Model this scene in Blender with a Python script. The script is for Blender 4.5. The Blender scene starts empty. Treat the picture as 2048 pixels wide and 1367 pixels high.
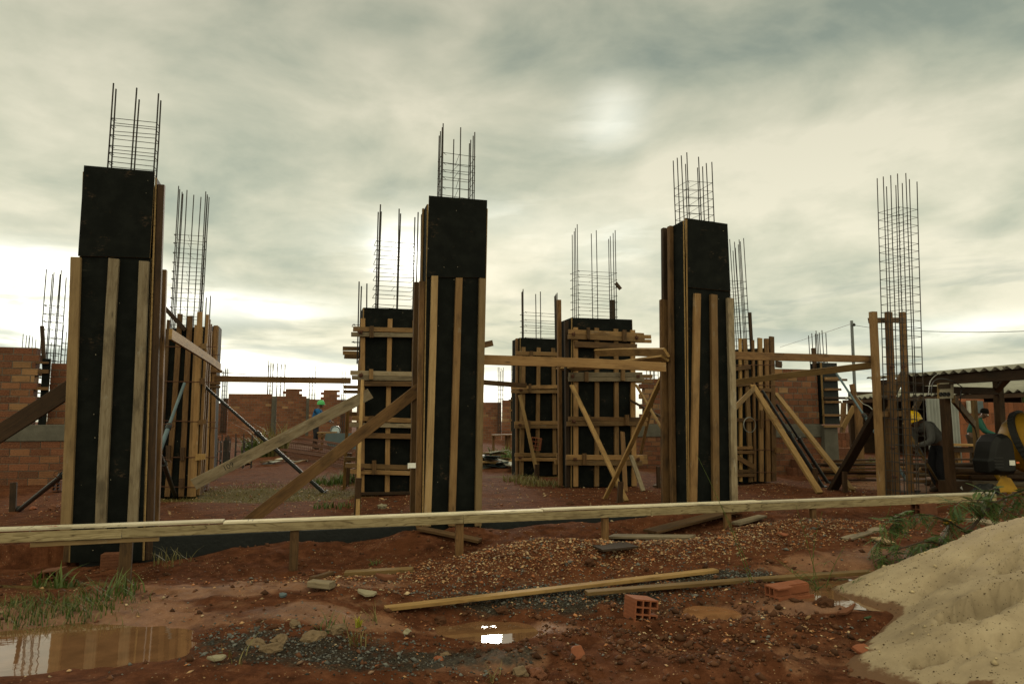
import bpy, bmesh, math, random
import numpy as np
from mathutils import Vector, Matrix, Quaternion
R = math.radians
random.seed(11)
rng = np.random.default_rng(5)
S = bpy.context.scene
COL = S.collection
V = Vector
# ---------------------------------------------------------------- camera
H = 1.25
PITCH = R(6.6)
FPX = 2048 * 24.2 / 36.0
cam_d = bpy.data.cameras.new('camera'); cam_d.lens = 24.2; cam_d.sensor_width = 36
cam_d.clip_start = .05; cam_d.clip_end = 6000
cam = bpy.data.objects.new('camera', cam_d); COL.objects.link(cam)
cam.location = (0, 0, H); cam.rotation_euler = (R(90) + PITCH, 0, 0)
S.camera = cam
CAM = V((0, 0, H))
def ray(px, py):
    x = (px - 1024) / FPX; y = (683.5 - py) / FPX
    return V((x, math.cos(PITCH) - y * math.sin(PITCH), math.sin(PITCH) + y * math.cos(PITCH)))
def PY(px, py, Y):
    d = ray(px, py); return CAM + d * (Y / d.y)
def PZ(px, py, z):
    d = ray(px, py); return CAM + d * ((z - H) / d.z)
AZ = R(16.5)
U = V((math.cos(AZ), math.sin(AZ), 0)); W = V((-math.sin(AZ), math.cos(AZ), 0)); Z = V((0, 0, 1))
class Plane:
    """vertical plane through o, running along d"""
    def __init__(s, o, d=U):
        s.o = V(o); s.d = V(d).normalized(); s.n = s.d.cross(Z).normalized()   # n: towards the viewer's side
    def hit(s, px, py):
        r = ray(px, py); t = (s.o - CAM).dot(s.n) / r.dot(s.n); return CAM + r * t
    def off(s, k):
        return Plane(s.o + s.n * k, s.d)
# ---------------------------------------------------------------- naming
WM = {}
def tag(o, label=None, cat=None, group=None, kind=None):
    if label: o['label'] = label
    if cat: o['category'] = cat
    if group: o['group'] = group
    if kind: o['kind'] = kind
    return o
def place(o, M, parent=None):
    if parent is not None:
        o.parent = parent; o.matrix_basis = WM[parent.name].inverted() @ M
    else:
        o.matrix_basis = M
    WM[o.name] = M.copy()
    return o
def thing(name, label, cat, M=None, group=None):
    o = bpy.data.objects.new(name, None); COL.objects.link(o); o.empty_display_size = .1
    if not isinstance(M, Matrix): M = Matrix.Translation(V(M) if M is not None else V((0, 0, 0)))
    place(o, M); return tag(o, label, cat, group)
def link(name, me, M=None, parent=None, mats=None, smooth=False):
    if mats is not None and len(me.materials) == 0:
        for m in (mats if isinstance(mats, (list, tuple)) else [mats]): me.materials.append(m)
    if smooth:
        me.polygons.foreach_set('use_smooth', [True] * len(me.polygons))
    o = bpy.data.objects.new(name, me); COL.objects.link(o)
    return place(o, M if M is not None else Matrix.Identity(4), parent)
def frame(o, x, z):
    """matrix with local x along x and local z as near z as possible"""
    x = V(x).normalized(); z = V(z); z = (z - x * z.dot(x)).normalized(); y = z.cross(x)
    M = Matrix((x, y, z)).transposed().to_4x4(); M.translation = o; return M
UV = Matrix((U, W, Z)).transposed().to_4x4()
def at_uv(o):
    M = UV.copy(); M.translation = o; return M
def mesh(name, verts, faces, mats=None, fm=None):
    me = bpy.data.meshes.new(name)
    me.from_pydata([tuple(v) for v in verts], [], [tuple(f) for f in faces])
    if mats is not None:
        for m in (mats if isinstance(mats, (list, tuple)) else [mats]): me.materials.append(m)
    if fm is not None: me.polygons.foreach_set('material_index', fm)
    me.update(); return me
def mesh_np(name, verts, quads, mats=None):
    """quads: (n,3) or (n,4) int array"""
    me = bpy.data.meshes.new(name); k = quads.shape[1]; n = len(quads)
    me.vertices.add(len(verts)); me.vertices.foreach_set('co', np.asarray(verts, np.float32).ravel())
    me.loops.add(n * k); me.loops.foreach_set('vertex_index', np.asarray(quads, np.int32).ravel())
    me.polygons.add(n); me.polygons.foreach_set('loop_start', np.arange(n, dtype=np.int32) * k)
    me.polygons.foreach_set('loop_total', np.full(n, k, np.int32))
    if mats is not None:
        for m in (mats if isinstance(mats, (list, tuple)) else [mats]): me.materials.append(m)
    me.update(calc_edges=True); return me
def col_attr(me, name, vals, dom='POINT'):
    a = me.attributes.new(name, 'FLOAT_COLOR', dom)
    v = np.ones((len(vals), 4), np.float32); v[:, :vals.shape[1]] = vals
    a.data.foreach_set('color', v.ravel())
# ---------------------------------------------------------------- shape builders
def board_mesh(L, w, t, seed=0, bow=.004, ch=.003, taper=0.):
    """sawn board: x 0..L, y +-w/2, z 0..t, chamfered, slightly bowed, uneven ends"""
    r = random.Random(seed); n = max(2, min(14, int(L / .35) + 1))
    ch = min(ch, w * .2, t * .2)
    sec = [(-w/2+ch, 0), (w/2-ch, 0), (w/2, ch), (w/2, t-ch), (w/2-ch, t), (-w/2+ch, t), (-w/2, t-ch), (-w/2, ch)]
    by, bz = r.uniform(-1, 1) * bow * L, r.uniform(-1, 1) * bow * L * .6
    ph = r.uniform(0, 6.3); vs = []; fs = []
    e0, e1 = r.uniform(-.08, .08) * w, r.uniform(-.08, .08) * w
    for i in range(n + 1):
        q = i / n; k = 1 - taper * q
        dy = by * math.sin(math.pi * q) + .15 * by * math.sin(ph + 9 * q); dz = bz * math.sin(math.pi * q)
        for (y, z) in sec:
            x = L * q
            if i == 0: x += e0 * (y / w)
            if i == n: x += e1 * (y / w)
            vs.append((x, y * k + dy + r.uniform(-1, 1) * w * .008, z + dz + r.uniform(-1, 1) * t * .01))
    for i in range(n):
        for j in range(8):
            a = i * 8 + j; b = i * 8 + (j + 1) % 8; fs.append((a, a + 8, b + 8, b))
    fs.append(tuple(range(8))); fs.append(tuple(n * 8 + j for j in range(7, -1, -1)))
    return mesh('board', vs, fs)
_seed = [0]
def board(name, A, B, w, t, n, mat, parent=None, label=None, cat=None, group=None, bow=.004, taper=0., ch=.003):
    """a plank from A to B (centre line of its back face), t thick towards n"""
    _seed[0] += 1
    A = V(A); B = V(B)
    me = board_mesh((B - A).length, w, t, _seed[0], bow, ch, taper)
    o = link(name, me, frame(A, B - A, n), parent, mat)
    return tag(o, label, cat, group)
def tube_vf(pts, r, k=6, caps=True, r2=None):
    pts = [V(p) for p in pts]; n = len(pts); vs = []; fs = []
    up = V((0, 0, 1)) if abs((pts[-1] - pts[0]).normalized().z) < .9 else V((1, 0, 0))
    for i, p in enumerate(pts):
        d = (pts[min(i + 1, n - 1)] - pts[max(i - 1, 0)]).normalized()
        a = d.cross(up).normalized(); b = a.cross(d)
        rr = r if r2 is None else r + (r2 - r) * i / (n - 1)
        for j in range(k):
            th = 2 * math.pi * j / k; vs.append(p + (a * math.cos(th) + b * math.sin(th)) * rr)
    for i in range(n - 1):
        for j in range(k):
            fs.append((i*k+j, i*k+(j+1) % k, (i+1)*k+(j+1) % k, (i+1)*k+j))
    if caps:
        fs.append(tuple(range(k-1, -1, -1))); fs.append(tuple((n-1)*k+j for j in range(k)))
    return vs, fs
class MB:
    """collects shapes into one mesh"""
    def __init__(s): s.v = []; s.f = []; s.m = []
    def add(s, vs, fs, mi=0):
        o = len(s.v); s.v += [tuple(v) for v in vs]; s.f += [tuple(i + o for i in f) for f in fs]; s.m += [mi] * len(fs); return s
    def box(s, lo, hi, mi=0, M=None):
        x0, y0, z0 = lo; x1, y1, z1 = hi
        vs = [(x0,y0,z0),(x1,y0,z0),(x1,y1,z0),(x0,y1,z0),(x0,y0,z1),(x1,y0,z1),(x1,y1,z1),(x0,y1,z1)]
        if M is not None: vs = [M @ V(v) for v in vs]
        return s.add(vs, [(0,3,2,1),(4,5,6,7),(0,1,5,4),(1,2,6,5),(2,3,7,6),(3,0,4,7)], mi)
    def tube(s, pts, r, k=6, mi=0, r2=None): return s.add(*tube_vf(pts, r, k, True, r2), mi)
    def lathe(s, prof, k=24, mi=0, M=None):
        """prof: list of (r, z)"""
        vs = []; fs = []
        for (r, z) in prof:
            for j in range(k):
                a = 2*math.pi*j/k; p = V((r*math.cos(a), r*math.sin(a), z)); vs.append(M @ p if M is not None else p)
        for i in range(len(prof)-1):
            for j in range(k): fs.append((i*k+j, i*k+(j+1) % k, (i+1)*k+(j+1) % k, (i+1)*k+j))
        return s.add(vs, fs, mi)
    def mesh(s, name, mats=None): return mesh(name, s.v, s.f, mats, s.m if mats is not None and isinstance(mats, (list, tuple)) else None)
    def build(s, name, mats, M=None, parent=None, smooth=False):
        """verts are in world space when M is None, in M's space otherwise"""
        me = s.mesh(name, mats)
        if M is None and parent is not None: pass
        return link(name, me, M, parent, None, smooth)
def bevel(o, w=.005, seg=2):
    m = o.modifiers.new('bevel', 'BEVEL'); m.width = w; m.segments = seg; m.limit_method = 'ANGLE'; return o
# ---------------------------------------------------------------- numpy noise
def _hash(ix, iy, seed):
    n = (ix.astype(np.int64) * 374761393 + iy.astype(np.int64) * 668265263 + seed * 1442695041) & 0x7fffffff
    n = (n ^ (n >> 13)) * 1274126177 & 0x7fffffff
    return ((n ^ (n >> 16)) & 0xffff) / 65535.0
def vnoise(x, y, seed=0):
    ix = np.floor(x); iy = np.floor(y); fx = x - ix; fy = y - iy
    fx = fx*fx*fx*(fx*(fx*6-15)+10); fy = fy*fy*fy*(fy*(fy*6-15)+10)
    a = _hash(ix, iy, seed); b = _hash(ix+1, iy, seed); c = _hash(ix, iy+1, seed); d = _hash(ix+1, iy+1, seed)
    return (a + (b-a)*fx + (c-a)*fy + (a-b-c+d)*fx*fy) * 2 - 1
def fbm(x, y, sc, oc=4, seed=0, gain=.5):
    s = np.zeros_like(x, dtype=float); a = 1.; f = 1. / sc
    for o in range(oc):
        s += a * vnoise(x*f + 17.3*o, y*f - 9.1*o, seed + o); a *= gain; f *= 2.03
    return s
def sstep(a, b, x):
    t = np.clip((x - a) / (b - a), 0, 1); return t*t*(3-2*t)
# ---------------------------------------------------------------- node helpers
class NT:
    def __init__(s, tree): s.t = tree; tree.nodes.clear()
    def n(s, typ, *ins, **kw):
        nd = s.t.nodes.new('ShaderNode' + typ)
        named = kw.pop('ins', {})
        for k, v in kw.items(): setattr(nd, k, v)
        for i, v in enumerate(ins):
            if v is not None: s.set(nd.inputs[i], v)
        for k, v in named.items(): s.set(nd.inputs[k], v)
        return nd
    def set(s, sock, v):
        if isinstance(v, bpy.types.NodeSocket): s.t.links.new(v, sock)
        elif isinstance(v, bpy.types.Node): s.t.links.new(v.outputs[0], sock)
        else:
            if isinstance(v, (tuple, list)) and len(v) == 3 and sock.type == 'RGBA': v = (*v, 1)
            sock.default_value = v
    def m(s, op, a, b=0., c=0., clamp=False): return s.n('Math', a, b, c, operation=op, use_clamp=clamp).outputs[0]
    def vm(s, op, a, b=(0, 0, 0)): return s.n('VectorMath', a, b, operation=op)
    def mix(s, f, a, b, blend='MIX'):
        nd = s.t.nodes.new('ShaderNodeMix'); nd.data_type = 'RGBA'; nd.blend_type = blend
        s.set(nd.inputs[0], f); s.set(nd.inputs[6], a); s.set(nd.inputs[7], b); return nd.outputs[2]
    def ramp(s, f, stops, interp='LINEAR'):
        nd = s.t.nodes.new('ShaderNodeValToRGB'); s.set(nd.inputs[0], f); cr = nd.color_ramp; cr.interpolation = interp
        while len(cr.elements) < len(stops): cr.elements.new(.5)
        for e, (p, c) in zip(cr.elements, stops):
            e.position = p; e.color = (c, c, c, 1) if not isinstance(c, (tuple, list)) else (*c, 1)
        return nd.outputs[0]
    def noise(s, vec, scale, detail=4., rough=.55, dist=0., dim='3D'):
        return s.n('TexNoise', noise_dimensions=dim, ins={'Vector': vec, 'Scale': scale, 'Detail': detail, 'Roughness': rough, 'Distortion': dist}).outputs[0]
    def maprange(s, v, a, b, c=0., d=1., smooth=True):
        nd = s.n('MapRange', v, a, b, c, d, interpolation_type='SMOOTHSTEP' if smooth else 'LINEAR'); return nd.outputs[0]
    def mapping(s, vec, scale, loc=(0, 0, 0)): return s.n('Mapping', vec, loc, (0, 0, 0), scale).outputs[0]
def mat(name):
    m = bpy.data.materials.new(name); m.use_nodes = True; t = NT(m.node_tree)
    out = t.n('OutputMaterial'); b = t.n('BsdfPrincipled'); m.node_tree.links.new(b.outputs[0], out.inputs[0])
    return m, t, b
def flat(name, c, rough=.6, metal=0., var=.25, scale=18., bump=.15, spec=.4, dist=.01):
    """plain surface with a little blotchy variation and bump"""
    m, t, b = mat(name); tc = t.n('TexCoord').outputs['Object']
    n1 = t.noise(tc, scale, 5); n2 = t.noise(tc, scale * 5, 3)
    k = t.m('ADD', 1 - var, t.m('MULTIPLY', n1, var * 2))
    t.set(b.inputs['Base Color'], t.mix(1., (*c,), t.n('CombineColor', k, k, k).outputs[0], 'MULTIPLY'))
    b.inputs['Roughness'].default_value = rough; b.inputs['Metallic'].default_value = metal
    b.inputs['Specular IOR Level'].default_value = spec
    if bump:
        bp = t.n('Bump', ins={'Strength': bump, 'Distance': dist, 'Height': n2}); t.set(b.inputs['Normal'], bp.outputs[0])
    return m
def wood(name, dark, mid, light, stain=(.03, .02, .012), stain_amt=.5, rough=.75, grain=1., cement=0.):
    def soft(c): l = .35*c[0] + .5*c[1] + .15*c[2]; return tuple(x * .82 for x in c)
    dark, mid, light, stain = soft(dark), soft(mid), soft(light), soft(stain)
    m, t, b = mat(name); tc = t.n('TexCoord').outputs['Object']; inf = t.n('ObjectInfo'); rnd = inf.outputs['Random']
    off = t.n('CombineXYZ', t.m('MULTIPLY', rnd, 37.), t.m('MULTIPLY', rnd, 11.), t.m('MULTIPLY', rnd, 23.)).outputs[0]
    p = t.vm('ADD', tc, off).outputs[0]
    g = t.noise(t.mapping(p, (2.6, 46, 46)), 1., 6, .65, .4)
    blot = t.noise(t.mapping(p, (1.8, 5, 5)), 1., 5, .6)
    sxy = t.n('SeparateXYZ', p); warp = t.noise(t.mapping(p, (.75, 5.5, 5.5)), 1., 3, .5)
    ph = t.m('ADD', t.m('MULTIPLY', sxy.outputs[1], 30.), t.m('MULTIPLY', warp, 13.))
    ring = t.m('ABSOLUTE', t.m('SINE', t.m('MULTIPLY', ph, 3.1416)))
    ring = t.m('MULTIPLY', t.maprange(ring, .0, .42), t.maprange(t.noise(t.mapping(p, (9, 30, 30)), 1., 3), .3, .55, .4, 1))
    g2 = t.m('ADD', t.m('ADD', t.m('MULTIPLY', g, .5), t.m('MULTIPLY', blot, .5 - .22 * grain)), t.m('MULTIPLY', ring, .22 * grain))
    c = t.ramp(g2, [(.22, dark), (.46, mid), (.74, light)])
    st = t.maprange(t.noise(t.mapping(p, (2.2, 6, 6)), 1., 4, .6), .5, .72, 0, stain_amt)
    c = t.mix(st, c, stain)
    kn = t.n('TexVoronoi', ins={'Vector': t.mapping(p, (1.7, 8, 8)), 'Scale': 1.}).outputs[0]
    c = t.mix(t.maprange(kn, .02, .11, .75, 0), c, (dark[0]*.35, dark[1]*.3, dark[2]*.3))
    if cement:
        ce = t.maprange(t.noise(t.mapping(p, (3.2, 11, 11)), 1., 5, .7), .6, .68, 0, cement); c = t.mix(ce, c, (.36, .34, .3))
    k = t.m('ADD', .5, t.m('MULTIPLY', rnd, .8))
    c = t.mix(1., c, t.n('CombineColor', k, k, k).outputs[0], 'MULTIPLY')
    t.set(b.inputs['Base Color'], c); b.inputs['Roughness'].default_value = rough
    b.inputs['Specular IOR Level'].default_value = .25
    bp = t.n('Bump', ins={'Strength': .45, 'Distance': .004, 'Height': g2}); t.set(b.inputs['Normal'], bp.outputs[0])
    return m
M = {}
M['batten'] = wood('batten_timber', (.075, .036, .013), (.205, .112, .045), (.31, .19, .085), stain=(.035, .018, .008), cement=.22, stain_amt=.5, grain=.35)
M['pale'] = wood('pale_timber', (.085, .05, .022), (.215, .138, .066), (.32, .22, .112), stain=(.06, .034, .016), stain_amt=.35, cement=.12, grain=.3)
M['brown'] = wood('brown_timber', (.034, .015, .006), (.10, .049, .018), (.20, .11, .045), stain=(.018, .010, .005), stain_amt=.6, grain=.5)
M['dark'] = wood('dark_wet_timber', (.013, .006, .003), (.034, .016, .007), (.07, .035, .015), stain=(.01, .006, .003), stain_amt=.6, grain=.5)
M['gold'] = wood('fresh_timber', (.075, .037, .012), (.215, .122, .043), (.35, .22, .085), stain=(.035, .02, .008), stain_amt=.5, grain=.5)
M['grey'] = wood('weathered_timber', (.06, .042, .026), (.20, .15, .095), (.34, .28, .20), stain=(.03, .02, .012), stain_amt=.6, cement=.3, grain=.5)
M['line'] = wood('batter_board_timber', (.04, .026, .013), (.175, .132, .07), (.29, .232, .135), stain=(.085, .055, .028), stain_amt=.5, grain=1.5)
M['linetop_lit'] = wood('batter_board_lit_top_timber', (.12, .09, .058), (.50, .44, .33), (.70, .63, .50), stain=(.2, .14, .085), stain_amt=.35, grain=.7)  # paler copy of the face timber: skylight on the tops put into the colour
def ply_mat():
    m, t, b = mat('black_film_plywood'); tc = t.n('TexCoord').outputs['Object']; inf = t.n('ObjectInfo'); rnd = inf.outputs['Random']
    off = t.n('CombineXYZ', t.m('MULTIPLY', rnd, 31.), t.m('MULTIPLY', rnd, 17.), 0.).outputs[0]
    p = t.vm('ADD', tc, off).outputs[0]
    n = t.noise(p, 5., 6, .65); fine = t.noise(t.mapping(p, (4, 60, 60)), 1., 4)
    c = t.mix(t.maprange(n, .35, .75), (.0032, .004, .0039), (.0082, .0094, .0088))
    sc = t.m('MULTIPLY', t.maprange(t.noise(p, 3.3, 5, .7), .57, .72), t.maprange(t.noise(t.mapping(p, (1, 3, 3)), 22., 4), .47, .62))
    c = t.mix(t.m('MULTIPLY', sc, .75), c, (.075, .05, .034))
    scr = t.m('MULTIPLY', t.maprange(t.noise(t.mapping(p, (3, 50, 50)), 1., 3), .68, .74), t.maprange(t.noise(p, 4., 3), .5, .65))
    c = t.mix(t.m('MULTIPLY', scr, .6), c, (.08, .075, .065))
    v = t.n('TexVoronoi', ins={'Vector': t.mapping(p, (1, 1, .01)), 'Scale': 7.}).outputs[0]
    c = t.mix(t.maprange(v, .028, .04, .8, 0), c, (.30, .26, .2))
    t.set(b.inputs['Base Color'], c); t.set(b.inputs['Roughness'], t.m('ADD', .62, t.m('MULTIPLY', n, .3)))
    b.inputs['Specular IOR Level'].default_value = .06
    bp = t.n('Bump', ins={'Strength': .25, 'Distance': .003, 'Height': fine}); t.set(b.inputs['Normal'], bp.outputs[0])
    return m
M['ply'] = ply_mat()
M['plyedge'] = wood('plywood_edge', (.10, .06, .025), (.24, .15, .06), (.36, .24, .11), stain_amt=.3)
M['plygrey'] = flat('grey_blue_plywood', (.045, .066, .078), .6, 0, .35, 6)
M['plypale'] = flat('pale_worn_plywood', (.27, .27, .24), .6, 0, .5, 7)
def rebar_mat():
    m, t, b = mat('rusty_rebar_steel'); tc = t.n('TexCoord').outputs['Object']
    n = t.noise(tc, 7., 5)
    t.set(b.inputs['Base Color'], t.ramp(n, [(.35, (.010, .0115, .012)), (.55, (.022, .016, .013)), (.75, (.06, .027, .015))]))
    b.inputs['Roughness'].default_value = .75; b.inputs['Metallic'].default_value = .25
    return m
M['rebar'] = rebar_mat()
M['rust'] = flat('rusty_iron', (.07, .026, .013), .85, .1, .5, 20)
M['steel'] = flat('painted_steel_prop', (.010, .011, .013), .5, .2, .5, 8, spec=.35)
M['steelblue'] = flat('blue_grey_steel_prop', (.055, .085, .105), .45, .35, .5, 9)
M['galv'] = flat('galvanised_steel', (.10, .11, .12), .45, .5, .3, 8)
M['bitumen'] = flat('bitumen_coating', (.0055, .007, .0078), .7, 0, .5, 4, .4, .25, .02)
def brick_mat(name, axis='Z', freq=5., per=.14, dirt=.5):
    m, t, b = mat(name); tc = t.n('TexCoord').outputs['Object']; at = t.n('Attribute', attribute_name='tint').outputs['Color']
    n = t.noise(tc, 6., 5, .6); n2 = t.noise(tc, 55., 3)
    c = t.mix(t.maprange(n, .45, .75, 0, dirt), at, (.05, .032, .024))
    c = t.mix(t.maprange(n2, .3, .8, 0, .35), c, (.33, .16, .09))
    sx = t.n('SeparateXYZ', tc)
    wv = t.m('SINE', t.m('MULTIPLY', sx.outputs[axis], 2 * math.pi * freq / per))
    groove = t.maprange(wv, .55, .95, 0, .45)
    c = t.mix(groove, c, t.mix(1., c, (.45, .45, .45), 'MULTIPLY'))
    t.set(b.inputs['Base Color'], c); b.inputs['Roughness'].default_value = .9; b.inputs['Specular IOR Level'].default_value = .15
    bp = t.n('Bump', ins={'Strength': .6, 'Distance': .006, 'Height': t.m('SUBTRACT', t.m('MULTIPLY', n2, .5), groove)}); t.set(b.inputs['Normal'], bp.outputs[0])
    return m
M['brick'] = brick_mat('hollow_clay_brick', 'Z', 4.)
M['brickfar'] = brick_mat('far_clay_brick', 'Z', 1., 50.)
M['brickend'] = brick_mat('clay_brick_on_end', 'X', 3., .1, .3)
M['mortar'] = flat('grey_mortar', (.11, .095, .08), .95, 0, .4, 9, .5, .1)
M['concrete'] = flat('grey_concrete', (.08, .075, .064), .9, 0, .45, 5, .5, .15, .01)
M['clay'] = flat('fired_clay', (.165, .054, .026), .8, 0, .3, 14, .4, .2)
M['clayworn'] = flat('muddy_fired_clay', (.10, .038, .02), .85, 0, .5, 12, .5, .2)
M['stone'] = flat('weathered_stone', (.12, .082, .05), .9, 0, .5, 9, .8, .2, .02)
M['stonepale'] = flat('pale_concrete_rubble', (.19, .165, .115), .9, 0, .4, 12, .7, .2, .01)
M['clod'] = flat('dark_soil_clod', (.055, .024, .013), .95, 0, .5, 25, .8, .1, .01)
M['plastic_white'] = flat('dirty_white_plastic', (.55, .55, .55), .5, 0, .2, 30)
M['fibro'] = flat('fibre_cement_sheet', (.19, .185, .16), .85, 0, .4, 3, .2, .15)
M['zinc'] = flat('corrugated_zinc', (.13, .135, .13), .6, .4, .4, 3)
M['mixer_yellow'] = flat('dirty_yellow_paint', (.27, .145, .01), .6, 0, .55, 7, .2, .2)
M['mixer_black'] = flat('black_moulded_plastic', (.005, .005, .0055), .55, 0, .4, 10, .1, .2)
M['rubber'] = flat('black_rubber', (.012, .012, .012), .8)
M['mark_black'] = flat('black_ink', (.008, .008, .008), .6, 0, .1)
M['mark_red'] = flat('red_crayon', (.22, .03, .025), .7, 0, .2)
M['label_white'] = flat('white_sticker', (.6, .6, .58), .5, 0, .1)
M['orange'] = flat('orange_plastic', (.5, .09, .02), .5)
M['helmet_green'] = flat('green_helmet_plastic', (.02, .25, .06), .5, 0, .1, 20, 0, .5)
M['helmet_yellow'] = flat('yellow_helmet_plastic', (.78, .50, .01), .35, 0, .1, 20, 0, .5)
M['skin_dark'] = flat('brown_skin', (.07, .035, .022), .55, 0, .15, 30, .05)
M['blue_cloth'] = flat('blue_jacket_cloth', (.012, .065, .17), .9, 0, .35, 14, .5, .1, .02)
M['grey_cloth'] = flat('grey_shirt_cloth', (.085, .085, .088), .9, 0, .3, 12, .5, .1, .02)
M['teal_cloth'] = flat('teal_shirt_cloth', (.014, .06, .046), .9, 0, .35, 12, .5, .1, .02)
M['trouser'] = flat('dark_trouser_cloth', (.016, .016, .02), .95, 0, .4, 10, .4, .1, .02)
M['trouser_brown'] = flat('brown_trouser_cloth', (.035, .025, .018), .95, 0, .4, 10, .4, .1, .02)
M['boot'] = flat('muddy_boot_leather', (.03, .018, .012), .8)
M['hair'] = flat('black_hair', (.004, .0035, .003), .95, 0, .1, 30, .1, .05)
M['blade'] = flat('saw_blade_steel', (.42, .50, .55), .35, .7, .15, 12)
M['wire'] = flat('black_cable', (.012, .012, .012), .6)
M['box_grey'] = flat('grey_panel_board', (.24, .215, .165), .7, 0, .2, 10)
M['rope'] = flat('grey_wire_steel', (.18, .18, .17), .5, .5)
def leaf_mat(name, c1, c2, trans=.25):
    m, t, b = mat(name); at = t.n('Attribute', attribute_name='tint').outputs['Fac']
    t.set(b.inputs['Base Color'], t.mix(at, c1, c2)); b.inputs['Roughness'].default_value = .55
    b.inputs['Specular IOR Level'].default_value = .3
    tr = t.n('BsdfTranslucent'); t.set(tr.inputs[0], t.mix(at, c1, c2)); mx = t.n('MixShader', trans, b.outputs[0], tr.outputs[0])
    t.t.links.new(mx.outputs[0], t.t.nodes['Material Output'].inputs[0]); return m
M['grass'] = leaf_mat('grass_blades', (.018, .036, .006), (.085, .115, .022))
M['drygrass'] = leaf_mat('dry_grass_blades', (.06, .055, .014), (.17, .14, .05))
M['leaf'] = leaf_mat('feathery_leaves', (.018, .042, .010), (.07, .105, .024))
M['leaf_yellow'] = leaf_mat('yellow_sprout', (.25, .25, .02), (.40, .36, .04))
M['tree_leaf'] = leaf_mat('tree_leaves', (.02, .04, .012), (.07, .10, .03))
M['bark'] = flat('dark_bark', (.035, .022, .014), .95, 0, .4, 20, .6)
def tint_mat(name, rough=.9):
    m, t, b = mat(name); at = t.n('Attribute', attribute_name='tint').outputs['Color']; t.set(b.inputs['Base Color'], at)
    b.inputs['Roughness'].default_value = rough; b.inputs['Specular IOR Level'].default_value = .08; return m
M['pebble'] = tint_mat('gravel_chips', .7)
def ground_mat():
    m, t, b = mat('red_site_soil'); tc = t.n('TexCoord').outputs['Object']
    a1 = t.n('Attribute', attribute_name='zones').outputs['Color']; z = t.n('SeparateColor', a1)
    grey, mud, green = z.outputs[0], z.outputs[1], z.outputs[2]
    n1 = t.noise(tc, 1.3, 6, .6); n2 = t.noise(tc, 7., 7, .7); nm = t.noise(tc, 3.2, 6, .65); n3 = t.noise(tc, 60., 4, .7); n4 = t.noise(tc, 160., 3, .6)
    soil = t.ramp(n2, [(.28, (.022, .0085, .0045)), (.5, (.062, .0225, .0118)), (.72, (.125, .050, .027))])
    soil = t.mix(t.maprange(n1, .42, .64, 0, .5), soil, (.085, .030, .013))
    mudc = t.ramp(n2, [(.3, (.095, .042, .024)), (.7, (.19, .094, .055))])
    c = t.mix(t.maprange(t.m('ADD', mud, t.m('MULTIPLY', t.m('SUBTRACT', nm, .5), 1.7)), .38, .72), soil, mudc)
    greyc = t.ramp(n3, [(.3, (.008, .008, .0075)), (.55, (.026, .024, .020)), (.75, (.085, .075, .055))])
    c = t.mix(t.maprange(t.m('ADD', grey, t.m('MULTIPLY', t.m('SUBTRACT', nm, .5), 2.2)), .45, .85, 0, .92), c, greyc)
    gr = t.ramp(n3, [(.3, (.035, .030, .010)), (.7, (.10, .085, .028))])
    c = t.mix(t.maprange(t.m('ADD', green, t.m('MULTIPLY', t.m('SUBTRACT', n2, .5), 1.)), .4, .8, 0, .8), c, gr)
    v = t.n('TexVoronoi', ins={'Vector': tc, 'Scale': 46.})
    chip = t.m('MULTIPLY', t.maprange(v.outputs[0], .16, .26, 1, 0), t.maprange(t.noise(tc, 3.1, 4), .46, .6))
    chip = t.m('MULTIPLY', chip, t.m('GREATER_THAN', t.n('SeparateColor', v.outputs['Color']).outputs[0], .62))
    c = t.mix(t.m('MULTIPLY', chip, .8), c, t.mix(t.n('SeparateColor', v.outputs['Color']).outputs[1], (.30, .15, .07), (.30, .24, .16)))
    k = t.m('ADD', .72, t.m('MULTIPLY', n3, .55)); c = t.mix(1., c, t.n('CombineColor', k, k, k).outputs[0], 'MULTIPLY')
    t.set(b.inputs['Base Color'], c)
    wet = t.maprange(t.m('ADD', mud, t.m('MULTIPLY', t.m('SUBTRACT', n1, .5), .8)), .4, .9)
    t.set(b.inputs['Roughness'], t.m('SUBTRACT', .97, t.m('MULTIPLY', wet, .35)))
    t.set(b.inputs['Specular IOR Level'], t.m('ADD', .03, t.m('MULTIPLY', wet, .22)))
    h = t.m('ADD', t.m('MULTIPLY', n3, .7), t.m('MULTIPLY', n4, .3))
    bp = t.n('Bump', ins={'Strength': .9, 'Distance': .02, 'Height': h}); t.set(b.inputs['Normal'], bp.outputs[0])
    return m
M['ground'] = ground_mat()
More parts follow.
